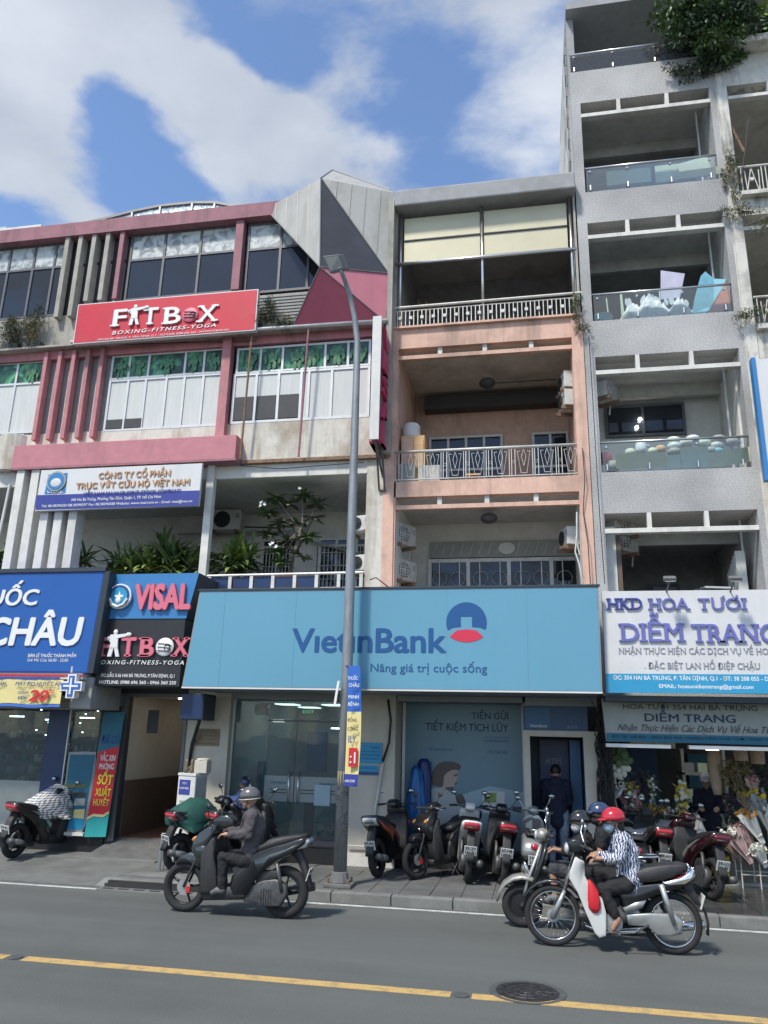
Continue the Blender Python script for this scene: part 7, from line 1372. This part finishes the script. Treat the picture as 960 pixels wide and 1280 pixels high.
# ------------------------------------------------------------------ plants
def leafcloud(q, c, rad, n, ln, w, rnd, droop=.3, out=.6):
    for _ in range(n):
        v = Vector((rnd.gauss(0, 1), rnd.gauss(0, 1), rnd.gauss(0, 1))).normalized(); r = rnd.random()**.45
        p = Vector(c)+Vector((v.x*rad[0]*r, v.y*rad[1]*r, v.z*rad[2]*r)); d = (v*out+Vector((rnd.gauss(0, .5), rnd.gauss(0, .5), rnd.gauss(0, .5)-droop))).normalized()
        q.leaf(p, d, ln*rnd.uniform(.6, 1.3), w*rnd.uniform(.7, 1.2), Vector((rnd.gauss(0, .5), rnd.gauss(0, .5), 1)), droop, 2)
def bushy(name, label, cat, base, c, rad, nclump, nleaf, ln, w, mats, seed=1, trunk=True, group=None, stem=.03):
    rnd = random.Random(seed); t = thing(name, label, cat, base, group); qs = [MB() for _ in mats]; tr = MB(); b = Vector(base); c = Vector(c)
    for k in range(nclump):
        v = Vector((rnd.gauss(0, 1), rnd.gauss(0, 1), rnd.gauss(0, 1))).normalized(); r = rnd.uniform(.35, .95)
        p = c+Vector((v.x*rad[0]*r, v.y*rad[1]*r, v.z*rad[2]*r)); s_ = rnd.uniform(.2, .38)
        i = min(len(mats)-1, int(rnd.random()*len(mats))); leafcloud(qs[i], p, (rad[0]*s_, rad[1]*s_, rad[2]*s_*.8), nleaf//nclump, ln, w, rnd)
        if k % 3 == 0: tr.tube([b, b.lerp(p, .45)+Vector((rnd.uniform(-.05, .05), 0, .05)), p], [stem, stem*.6, stem*.2], 5)
    for m, q in zip(mats, qs):
        if q.v: q.build('foliage', m, t, rec=False, kind='stuff')
    if trunk: tr.build('trunk' if cat == 'tree' else 'stem', 'bark', t)
    return t
a = at(885, 45, 12.9); bushy('ledge_tree', 'dark bushy tree growing from the parapet of the grey building', 'tree', (3.62, 13.1, 15.0), (a.x, 12.75, a.z+.1), (.95, .6, .95), 64, 7600, .1, .055, ['leaf_dark', 'leaf_mid', 'leaf_mid'], 4, stem=.05)
bushy('hanging_plant', 'ragged dark growth hanging under the bushy parapet tree', 'plant', (3.5, 12.95, 14.9), (3.35, 12.9, 14.62), (.7, .14, .25), 16, 900, .07, .03, ['leaf_grey', 'leaf_dark'], 6, stem=.008)
a = at(950, 42, 13.3); bushy('ledge_tree', 'lighter green leafy shrub right of the dark parapet tree', 'tree', (a.x, 13.4, 15.1), (a.x+.1, 13.4, a.z), (.55, .4, .6), 24, 1600, .13, .09, ['leaf_mid', 'leaf_light'], 7, stem=.04)
for k, (px, py, Y, rx, rz, n, lb) in enumerate(((912, 222, 12.9, .16, .55, 700, 'trailing weeds at the left end of the top right stained railing'), (925, 262, 12.85, .45, .12, 500, 'weeds creeping along the ledge below the top right stained railing'), (950, 282, 12.9, .35, .16, 250, 'thin weeds hanging under the second lintel of the stained building'), (938, 392, 12.85, .4, .1, 420, 'dry weeds along the second ledge of the stained building'), (720, 385, 12.9, .12, .3, 320, 'wispy weed on the right end of the upper peach railing'), (728, 408, 12.88, .16, .1, 160, 'tuft of weed hanging below the right end of the upper peach railing'), (535, 390, 13.1, .38, .2, 260, 'thin potted plants behind the left of the upper peach railing'))):
    a = at(px, py, Y); bushy('weed', lb, 'plant', (a.x, Y, a.z-rz), (a.x, Y, a.z), (rx, .1, rz), 12, n, .075, .014, ['leaf_grey', 'leaf_mid', 'leaf_dry'], 20+k, stem=.006)
for k, (px, py, rx, rz, n, lb) in enumerate(((14, 412, .42, .42, 1500, 'grey green bush in the planter at the left edge of the top floor'), (42, 408, .3, .48, 1300, 'second grey green bush, just left of the red gym sign'), (332, 392, .2, .42, 1100, 'dense grey green bush at the right end of the red gym sign'), (356, 402, .2, .22, 500, 'low loose bush beside the pink corner facet'))):
    a = at(px, py, 12.75); t = bushy('planter_bush', lb, 'bush', (a.x, 12.85, 9.62), (a.x, 12.8, a.z), (rx, .25, rz), 22, n, .11, .012, ['leaf_grey', 'leaf_dark', 'leaf_grey', 'leaf_dry'], 40+k, stem=.01, group='bushes in the top floor planter')
    MB().box(a.x-.2, a.x+.2, 12.76, 13.0, 9.605, 9.72).build('planter', 'pot_dark', t)
def strap(name, label, x, y, z, n, ln, w, mats, seed, stems=3, h=.5, group=None, pot=True):
    rnd = random.Random(seed); t = thing(name, label, 'plant', (x, y, z), group); qs = [MB() for _ in mats]; st = MB()
    for s_ in range(stems):
        bx_, by_ = x+rnd.uniform(-.22, .22)*(stems > 1), y+rnd.uniform(-.1, .1); hh = h*rnd.uniform(.5, 1.15); top = Vector((bx_+rnd.uniform(-.08, .08), by_, z+.15+hh)); st.tube([(bx_, by_, z+.1), top], [.02, .013], 6)
        for k in range(n//stems):
            a = rnd.uniform(0, 6.28); el = rnd.uniform(-.1, 1.25); d = Vector((math.cos(a)*math.cos(el), math.sin(a)*math.cos(el)*.7, math.sin(el))); b = top-Vector((0, 0, rnd.uniform(0, hh*.55)))
            qs[int(rnd.random()*len(mats))].leaf(b, d, ln*rnd.uniform(.6, 1.2), w*rnd.uniform(.8, 1.2), Vector((0, 0, 1)), rnd.uniform(.5, 1.5), 5)
    for m, q in zip(mats, qs):
        if q.v: q.build('leaves', m, t, rec=False)
    st.build('stem', 'bark', t)
    if pot: MB().lathe([(0, 0), (.13, 0), (.17, .22), (.155, .22), (.15, .18), (0, .18)], (x, y, z), n=16).build('pot', 'terracotta', t)
    return t
TG = 'potted plants on the planted terrace'
for k, (px, ln, h, n, lb) in enumerate(((4, .5, .7, 60, 'tall strap leaved plant at the very left edge of the terrace'), (24, .45, .55, 50, 'strap leaved plant left of the first white slat'), (95, .4, .5, 34, 'thin leaved plant showing between the white slats'), (148, .48, .45, 70, 'yellowish strap leaved plant just right of the white slats'), (178, .5, .5, 90, 'broad pale green dracaena left of the middle of the terrace'), (203, .5, .68, 100, 'tallest dracaena at the middle of the terrace below the company sign'), (225, .5, .55, 80, 'dracaena with striped leaves behind the tallest one'), (240, .45, .5, 60, 'darker dracaena just left of the white pillar'), (278, .5, .58, 90, 'bright green palm like plant just right of the white pillar'), (300, .42, .55, 70, 'dark leaved plant between the palm like plant and the frangipani'))):
    a = at(px, 716, 13.5); strap('potted_plant', lb, a.x, 13.45+.12*(k % 2), 4.6, int(n*1.6), ln*1.12, .075, [['leaf_mid', 'leaf_light'], ['leaf_light', 'leaf_mid', 'leaf_light'], ['leaf_mid', 'leaf_mid', 'leaf_light']][k % 3 if k < 8 else (0 if k == 8 else 2)], 60+k, 4, h*1.05, TG)
# frangipani
rnd = random.Random(9); t = thing('frangipani', 'frangipani with bare forked branches, leaf rosettes and white blossoms on the terrace', 'tree', (-4.35, 13.35, 4.58), None)
br = MB(); lf = [MB(), MB()]; fl = MB(); b0_ = Vector((-4.35, 13.35, 4.75))
tips = [((345, 622), 1), ((360, 628), 1), (378, 618, ), ((398, 628), 1), ((335, 640), 1), ((350, 652), 1), ((372, 655), 1), ((392, 645), 1), ((345, 690), 0), ((360, 675), 0), ((385, 670), 0), ((335, 668), 0), ((352, 700), 0), ((378, 692), 0)]
tips = [(345, 622), (360, 630), (378, 620), (396, 630), (334, 642), (350, 654), (372, 655), (392, 648), (345, 690), (360, 676), (385, 672), (335, 668), (352, 703), (378, 694)]
f1, f2_ = at(368, 690, 13.3), at(378, 660, 13.25)
for k, (px, py) in enumerate(tips):
    tp = at(px, py, 13.2+.06*(k % 4)); mid = (f1 if k % 2 else f2_)+Vector((rnd.uniform(-.08, .08), rnd.uniform(-.08, .08), rnd.uniform(-.1, .1)))
    br.tube([b0_, f1, mid, tp], [.04, .03, .02, .012], 6)
    for j in range(22):
        a = j*.76+rnd.uniform(-.2, .2); el = rnd.uniform(-.25, .6); d = Vector((math.cos(a)*math.cos(el), math.sin(a)*math.cos(el), math.sin(el))); lf[k % 2].leaf(tp, d, rnd.uniform(.2, .32), .085, Vector((0, 0, 1)), .5, 4)
for px, py in ((327, 628), (325, 632), (331, 630), (338, 680), (345, 683), (375, 610), (341, 678)):
    p = at(px, py, 13.1)
    for j in range(6): a = rnd.uniform(0, 6.28); fl.leaf(p, (math.cos(a), -.4, math.sin(a)), .04, .035, Vector((0, -1, 0)), 0, 2)
br.build('trunk', 'bark', t, smooth=True); lf[0].build('leaves', 'leaf_mid', t, rec=False); lf[1].build('leaves', 'leaf_grey', t, rec=False); fl.build('blossoms', 'petal_white', t, rec=False); MB().lathe([(0, 0), (.18, 0), (.23, .26), (.2, .26), (.19, .2), (0, .2)], (-4.35, 13.35, 4.58), n=18).build('pot', 'terracotta', t)
# ------------------------------------------------------------------ florist
Fz = .2
Q = thing('florist_shop', 'open fronted flower shop with a dark interior below the florist signs', 'shopfront', (2.5, 13, .12))
dm('florist_wall', (.36, .36, .32), .9, var=.2); dm('florist_floor', (.3, .3, .26), .5, var=.1)
room(Q, 1.15, 6.0, 13.15, 17.1, .16, 2.68, 'florist_wall', 'room_grey', 'florist_floor', 'dark_grey')
MB().box(1.03, 1.15, 13.0, 13.5, .12, 2.68).build('jamb', 'dark_grey', Q)
MB().box(1.6, 2.35, 16.9, 17.0, .2, 2.2).build('back_curtain', 'bank_navy', Q); MB().box(1.7, 2.5, 15.6, 16.2, 2.0, 2.35).build('back_cabinet', 'grey_panel', Q); MB().box(2.9, 3.3, 16.8, 17.0, .2, 1.9).build('back_door', 'teal_dark', Q)
MB().box(2.55, 3.3, 15.4, 15.9, 1.55, 1.6).box(2.55, 3.3, 15.4, 15.9, 1.1, 1.15).box(2.55, 3.3, 15.4, 15.9, .7, .75).box(2.55, 2.6, 15.4, 15.9, .16, 2.0).box(3.25, 3.3, 15.4, 15.9, .16, 2.0).build('back_shelf', 'panel_dull', Q)
for k in range(9): bx('box_on_shelf', ('plastic_blue', 'beige', 'grey_panel', 'board')[k % 4], Q, 2.62+.22*(k % 3), 2.78+.22*(k % 3), 15.5, 15.7, (.75, 1.15, 1.6)[k//3], (.75, 1.15, 1.6)[k//3]+.16)
dm('flower_pink', (.5, .24, .26), .8, var=.3, scale=30); dm('flower_white', (.72, .72, .62), .8, var=.15, scale=30); dm('flower_yellow', (.55, .4, .05), .8, var=.3, scale=30); dm('flower_purple', (.1, .04, .11), .8, var=.3, scale=30); dm('flower_orange', (.5, .22, .04), .8, var=.3, scale=30); dm('wrap_white', (.62, .6, .54), .7, var=.1); dm('wrap_kraft', (.45, .33, .24), .8, var=.15); dm('wrap_pink', (.5, .33, .3), .7, var=.15); dm('leaf_disc', (.1, .17, .07), .6, var=.2, scale=20); MT['film'] = glassmat('film', (.8, .82, .8), .6, .15)
def blooms(q, c, rad, n, r, rnd, face=(0, -1, .3)):
    for _ in range(n):
        v = Vector((rnd.gauss(0, 1), rnd.gauss(0, 1), rnd.gauss(0, 1))).normalized(); k = rnd.random()**.4; p = Vector(c)+Vector((v.x*rad[0]*k, v.y*rad[1]*k, v.z*rad[2]*k)); rr = r*rnd.uniform(.7, 1.2)
        q.ell(p, (rr, rr*.8, rr*.8), 7, 5, (rnd.uniform(0, 3), rnd.uniform(0, 3), 0))
        for j in range(6): a = j*1.05+rnd.random(); q.leaf(p, (math.cos(a), -.5, math.sin(a)), rr*1.5, rr*1.1, Vector((0, -1, 0)), 0, 2)
def arrangement(label, c, rad, mb_, n, r, green, ng, seed, h=0, cat='flowers', name='flower_arrangement', base=None, group='flower arrangements at the florist'):
    rnd = random.Random(seed); c = Vector(c); t = thing(name, label, cat, base or (c.x, c.y, c.z-rad[2]), group)
    for m in mb_: q = MB(); blooms(q, c, rad, n//len(mb_), r, rnd); q.build('blooms', m, t, rec=False, kind='stuff')
    q = MB(); leafcloud(q, c, (rad[0]*1.1, rad[1]*1.05, rad[2]*1.1), ng, .09, .035, rnd); q.build('foliage', green, t, rec=False, kind='stuff')
    return t
Yf = 13.25; a = at(768, 960, Yf); rnd = random.Random(2)
t = thing('flower_stand', 'white flower stand with round green leaves above a silver dish beside the cables', 'flowers', (a.x, Yf, .16), None)
c8 = lambda x, y: at(640+x/6, 860+y/6, Yf)
for k, (x, y, r) in enumerate(((705, 480, 30), (770, 465, 32), (665, 535, 26), (728, 540, 26), (785, 530, 30), (820, 480, 34), (855, 545, 30), (800, 565, 26), (880, 545, 22), (840, 500, 28))):
    p = c8(x, y); s_ = r/6*.0145; MB().ell((p.x, Yf-.02-.01*k, p.z), (s_, .01, s_), 14, 6, (.2*(k % 3-1), 0, .3*(k % 2))).build('round_leaf', 'leaf_disc', t, smooth=True)
for k, (x, y) in enumerate(((697, 595), (753, 590), (733, 630), (790, 620), (830, 602), (865, 605), (765, 650), (797, 658), (835, 645))):
    p = c8(x, y); MB().ell((p.x, Yf-.06, p.z), (.052, .045, .05), 14, 10).build('white_chrysanthemum', 'flower_white', t, smooth=True)
q = MB(); g = MB()
for _ in range(90): p = c8(rnd.uniform(660, 850), rnd.uniform(665, 760)); q.ell((p.x, Yf-.05+rnd.uniform(-.04, .04), p.z), (.014, .012, .014), 6, 4); g.leaf((p.x, Yf, p.z), (rnd.gauss(0, 1), -.5, rnd.gauss(0, 1)), .06, .03)
q.build('small_blooms', 'flower_white', t, kind='stuff'); g.build('foliage', 'leaf_dark', t, rec=False, kind='stuff')
p0, p1, p2, p3, p4 = [c8(x, y) for x, y in ((645, 700), (680, 780), (745, 815), (810, 780), (840, 720))]
rr = []
for i, p in enumerate((p0, p1, p2, p3, p4)): w_ = (.02, .05, .065, .05, .02)[i]; rr.append([(p.x, Yf-.1, p.z-w_), (p.x, Yf-.06, p.z+w_), (p.x, Yf+.1, p.z+w_), (p.x, Yf+.08, p.z-w_)])
MB().loft(rr).build('silver_dish', 'alu', t, smooth=True)
for dx_ in (-.12, .12): MB().tube([(p2.x+dx_*.4, Yf, p2.z), (p2.x+dx_*2, Yf+.1, .16)], .012, 6).build('leg', 'pipe_white', t)
c9 = lambda x, y, Y=13.4: at(740+x/4.364, 900+y/4.364, Y)
arrangement('dusty pink round flower arrangement left of the yellow ones', c9(210, 420), (.18, .14, .2), ['flower_pink', 'flower_pink', 'flower_white'], 70, .034, 'leaf_grey', 60, 3)
arrangement('yellow flowers with dark leaves just above the pink arrangement', c9(205, 370), (.13, .1, .08), ['flower_yellow'], 24, .02, 'leaf_mid', 120, 4)
arrangement('dark purple flower spray leaning behind the pink arrangement', c9(270, 370, 13.7), (.22, .12, .26), ['flower_purple'], 60, .022, 'leaf_dark', 150, 5)
arrangement('low bed of yellow flowers in the middle of the display', c9(310, 490), (.28, .12, .08), ['flower_yellow', 'flower_orange'], 80, .02, 'leaf_mid', 160, 6)
arrangement('slim white flower spray leaning in front of the dark curtain', c9(325, 380, 13.6), (.09, .06, .24), ['flower_white'], 30, .02, 'leaf_mid', 80, 7)
arrangement('tall cream orchid spray in the middle of the shop', c9(490, 430, 13.5), (.1, .07, .3), ['flower_white', 'flower_yellow'], 50, .034, 'leaf_mid', 60, 8)
arrangement('small pink and white flowers right of the low yellow bed', c9(400, 495), (.12, .1, .06), ['flower_pink', 'flower_white'], 36, .018, 'leaf_grey', 60, 9)
arrangement('dried yellowish branches hanging above the bouquets', c9(790, 290, 13.3), (.22, .12, .2), ['flower_orange'], 20, .014, 'leaf_dry', 520, 10)
arrangement('dark red leaves behind the paper wrapped bouquets', c9(780, 470, 13.5), (.16, .1, .24), ['flower_purple'], 30, .022, 'leaf_dark', 160, 11)
arrangement('dark foliage at the right edge above the bouquets', c9(890, 330, 13.6), (.25, .15, .3), ['flower_purple'], 20, .02, 'leaf_dark', 300, 12)
def bouquet(label, top, tip, r, m, seed, fm='flower_white'):
    rnd = random.Random(seed); top = Vector(top); tip = Vector(tip); ax = (tip-top).normalized(); u = ax.orthogonal().normalized(); v = ax.cross(u); L_ = (tip-top).length; t = thing('bouquet', label, 'bouquet', tuple(tip), 'bouquets wrapped in paper'); rr = []
    for i in range(7):
        s_ = i/6; r_ = r*.78*(1-s_)**1.1+.028+(.012 if i == 6 else 0); rr.append([top+ax*L_*s_+(u*math.cos(a)+v*math.sin(a)*.6)*r_*(1+.24*math.sin(a*7+seed))-(ax*.07*math.sin(a*3+seed) if i == 0 else Vector()) for a in [k*2*math.pi/18 for k in range(18)]])
    MB().loft(rr, cap=False).build('wrapping_paper', m, t, smooth=False)
    q = MB().torus((0, 0, 0), .045, .012, 'z', 14, 5); q.tf(Matrix.Translation(top+ax*L_*.72) @ ax.to_track_quat('Z', 'Y').to_matrix().to_4x4()); q.build('ribbon', 'wrap_white', t)
    q = MB(); blooms(q, top-ax*.01, (r*.8, r*.7, r*.45), 14, .028, rnd); q.build('blooms', fm, t, rec=False, kind='stuff'); q = MB(); leafcloud(q, top, (r, r*.8, r*.7), 40, .07, .025, rnd); q.build('foliage', 'leaf_grey', t, rec=False, kind='stuff')
bouquet('small white bouquet at the lower right of the stand', c9(905, 700, 12.85), c9(950, 800, 12.9), .14, 'wrap_white', 11); bouquet('pale pink bouquet between the kraft and the white paper ones', c9(815, 590, 12.9), c9(895, 740, 12.95), .15, 'wrap_pink', 12, 'flower_pink'); bouquet('cream bouquet at the far right beside the greyish one', c9(935, 480, 12.95), c9(985, 640, 13.0), .16, 'wrap_white', 13); bouquet('kraft bouquet hanging above the yellow and cream one', c9(870, 330, 13.1), c9(900, 430, 13.1), .13, 'wrap_kraft', 14, 'flower_pink')
bx('shop_tube_light', 'lit', Q, 2.2, 3.2, 14.2, 14.24, 2.62, 2.65)
bouquet('kraft and pink bouquet lowest on the wire stand', c9(765, 610, 12.8), c9(870, 780, 12.85), .19, 'wrap_pink', 1); bouquet('white paper bouquet right of the kraft one, middle of the stand', c9(840, 510, 12.85), c9(935, 675, 12.9), .17, 'wrap_white', 2, 'flower_orange'); bouquet('greyish bouquet at the upper right of the stand', c9(895, 410, 12.95), c9(960, 570, 13.0), .17, 'grey_panel', 3, 'flower_yellow'); bouquet('yellow and cream bouquet above the white paper one', c9(830, 410, 13.3), c9(870, 520, 13.3), .15, 'wrap_kraft', 4, 'flower_yellow'); bouquet('brown kraft bouquet low at the left of the stand', c9(735, 650, 13.1), c9(815, 770, 13.15), .14, 'wrap_kraft', 5, 'flower_purple')
t = thing('wire_stand', 'white wire rack carrying the paper wrapped bouquets', 'stand', (3.0, 13.1, .12))
for x in (2.85, 3.1, 3.35, 3.7):
    for y in (12.95, 13.3): MB().tube([(x, y, .12), (x, y, .62 if x < 3.2 else .95)], .01, 6).build('post', 'rail_white', t)
for z in (.3, .6): MB().tube([(2.85, 12.95, z), (3.7, 12.95, z)], .008, 6).tube([(2.85, 13.3, z), (3.7, 13.3, z)], .008, 6).build('wire', 'rail_white', t)
for k in range(10): x = 2.85+k*.09; MB().tube([(x, 12.95, .6), (x, 13.3, .6)], .005, 5).build('wire', 'rail_white', t)
for k, (px, py, w_, h_, m, lb) in enumerate(((812, 185, .2, .2, 'wrap_kraft', 'left hanging straw basket under the old florist sign'), (902, 195, .22, .24, 'wrap_kraft', 'right hanging straw basket under the old florist sign'))):
    p = c9(px, py, 13.3); solo('straw_basket', MB().lathe([(0, 0), (.1, 0), (.105, h_), (.09, h_), (.09, .02), (0, .02)], (p.x, 13.3, p.z-h_/2), n=16), m, lb, 'basket', smooth=False)
p = c9(680, 340, 13.4); solo('paper_roll', MB().loft([[(p.x+w_*math.cos(a)*(1+.1*math.sin(4*a)), 13.4+.06*math.sin(a), z) for a in [k*.4488 for k in range(14)]] for z, w_ in ((1.35, .06), (1.6, .1), (1.9, .11), (2.05, .07))]), 'wrap_kraft', 'tall crumpled paper wrap hanging in the middle of the shop', 'paper', smooth=True)
# plastic covered display table in front
t = thing('display_table', 'round display table under a clear plastic sheet in front of the yellow flowers', 'table', (1.75, 13.15, .12)); rnd = random.Random(8); rr = []
for z, r_ in ((.55, .72), (.7, .78), (.84, .7), (.92, .45), (.95, .1)): rr.append([(1.8+r_*math.cos(a)*(1+.05*math.sin(7*a+z*9))*.92, 13.3+.36*r_*math.sin(a)*(1+.05*math.sin(5*a)), z+.03*math.sin(4*a)) for a in [k*2*math.pi/30 for k in range(30)]])
MB().loft(rr).build('plastic_cover', 'film', t, smooth=True); q = MB(); blooms(q, (1.55, 13.35, .74), (.28, .12, .08), 26, .03, rnd); q.build('covered_blooms', 'flower_orange', t, rec=False, kind='stuff'); q = MB(); blooms(q, (1.35, 13.3, .72), (.2, .12, .08), 26, .035, rnd); q.build('covered_blooms', 'flower_pink', t, rec=False, kind='stuff'); q = MB(); blooms(q, (2.0, 13.35, .72), (.25, .12, .07), 30, .025, rnd); q.build('covered_blooms', 'flower_white', t, rec=False, kind='stuff')
MB().lathe([(0, 0), (.6, 0), (.6, .04), (0, .04)], (1.8, 13.3, .56), n=24).tf(Matrix.Identity(4)).build('table_top', 'panel_dull', t)
for dx_ in (-.4, .4): MB().tube([(1.8+dx_, 13.3, .12), (1.8+dx_, 13.3, .56)], .025, 8).build('leg', 'pipe_white', t)
solo('white_bag', MB().loft([[(2.32+w_*math.cos(a)*(1+.1*math.sin(3*a)), 13.0+.1*math.sin(a), z) for a in [k*.5236 for k in range(12)]] for z, w_ in ((.66, .14), (.8, .13), (.95, .07), (1.08, .015))]), 'wrap_white', 'white bag on the plastic sheet behind the maroon scooter', 'bag', smooth=True)
solo('yellow_bucket', MB().lathe([(0, 0), (.14, 0), (.16, .3), (.15, .3), (.13, .03), (0, .03)], (2.68, 13.6, .16), n=18), 'flower_yellow', 'dull yellow bucket on the floor left of the wire rack', 'bucket')
for k, (px, py, w_, m, lb) in enumerate(((722, 712, .14, 'dark_grey', 'dark crate'), (640, 560, .12, 'wrap_kraft', 'x'))): pass
# desk things in the lowest opening of the grey building
a = at(852, 730, 13.8); solo('grey_machine', MB().box(a.x-.1, a.x+.12, 13.7, 13.9, 4.2, 4.48), 'dark_grey', 'grey machine on the ledge behind the floodlights', 'machine'); a = at(878, 722, 13.9); solo('monitor', MB().ob((a.x, 13.9, 4.52), (.3, .03, .22), (0, .05, 0)), 'lamp_grey', 'back of a grey monitor between the two floodlights', 'monitor')
t = thing('stacked_panels', 'stack of pale panels lying behind the right floodlight', 'panels', (3.0, 13.7, 4.2))
for k in range(6): MB().ob((2.98+.05*(k % 3-1), 13.6, 4.22+k*.075), (.75-.06*k, .3, .03), (.1, .03*(k % 2), .08*(k % 3-1))).build('panel', ('grey_panel', 'panel_dull', 'alu')[k % 3], t)

# loose wiring on the facades
for nm, lb, pts, r_, m_ in (('facade_cable', 'thin dark cable running down the right peach pier', [(728, 560), (731, 600), (729, 640), (735, 680), (738, 730)], .008, 'cable'),
        ('hose', 'white hose hanging in the right corner of the lowest peach balcony', [(721, 640), (721, 670), (719, 690), (724, 705), (727, 722)], .014, 'pipe_white'),
        ('facade_cable', 'black cable drooping from the terrace pier onto the bank sign', [(462, 725), (470, 722), (478, 728), (487, 735)], .01, 'cable'),
        ('facade_cable', 'dark cable strung along the ledge under the red gym sign', [(60, 433), (150, 431), (230, 428), (320, 426)], .009, 'cable'),
        ('facade_cable', 'cable sagging under the rusted ledge of the pink building', [(300, 582), (350, 586), (400, 582), (455, 578)], .008, 'cable'),
        ('facade_cable', 'cable hanging in a loop from the stained building at the top right', [(935, 150), (931, 190), (925, 230)], .01, 'cable'),
        ('facade_cable', 'cable along the edge between the peach and the grey building', [(736, 420), (741, 500), (745, 570), (750, 650), (756, 730)], .007, 'cable')):
    solo(nm, MB().tube([tuple(at(x, y, 12.88 if x < 700 or x > 730 else 12.94)) for x, y in pts], r_, 6), m_, lb, 'cable' if nm != 'hose' else 'hose')
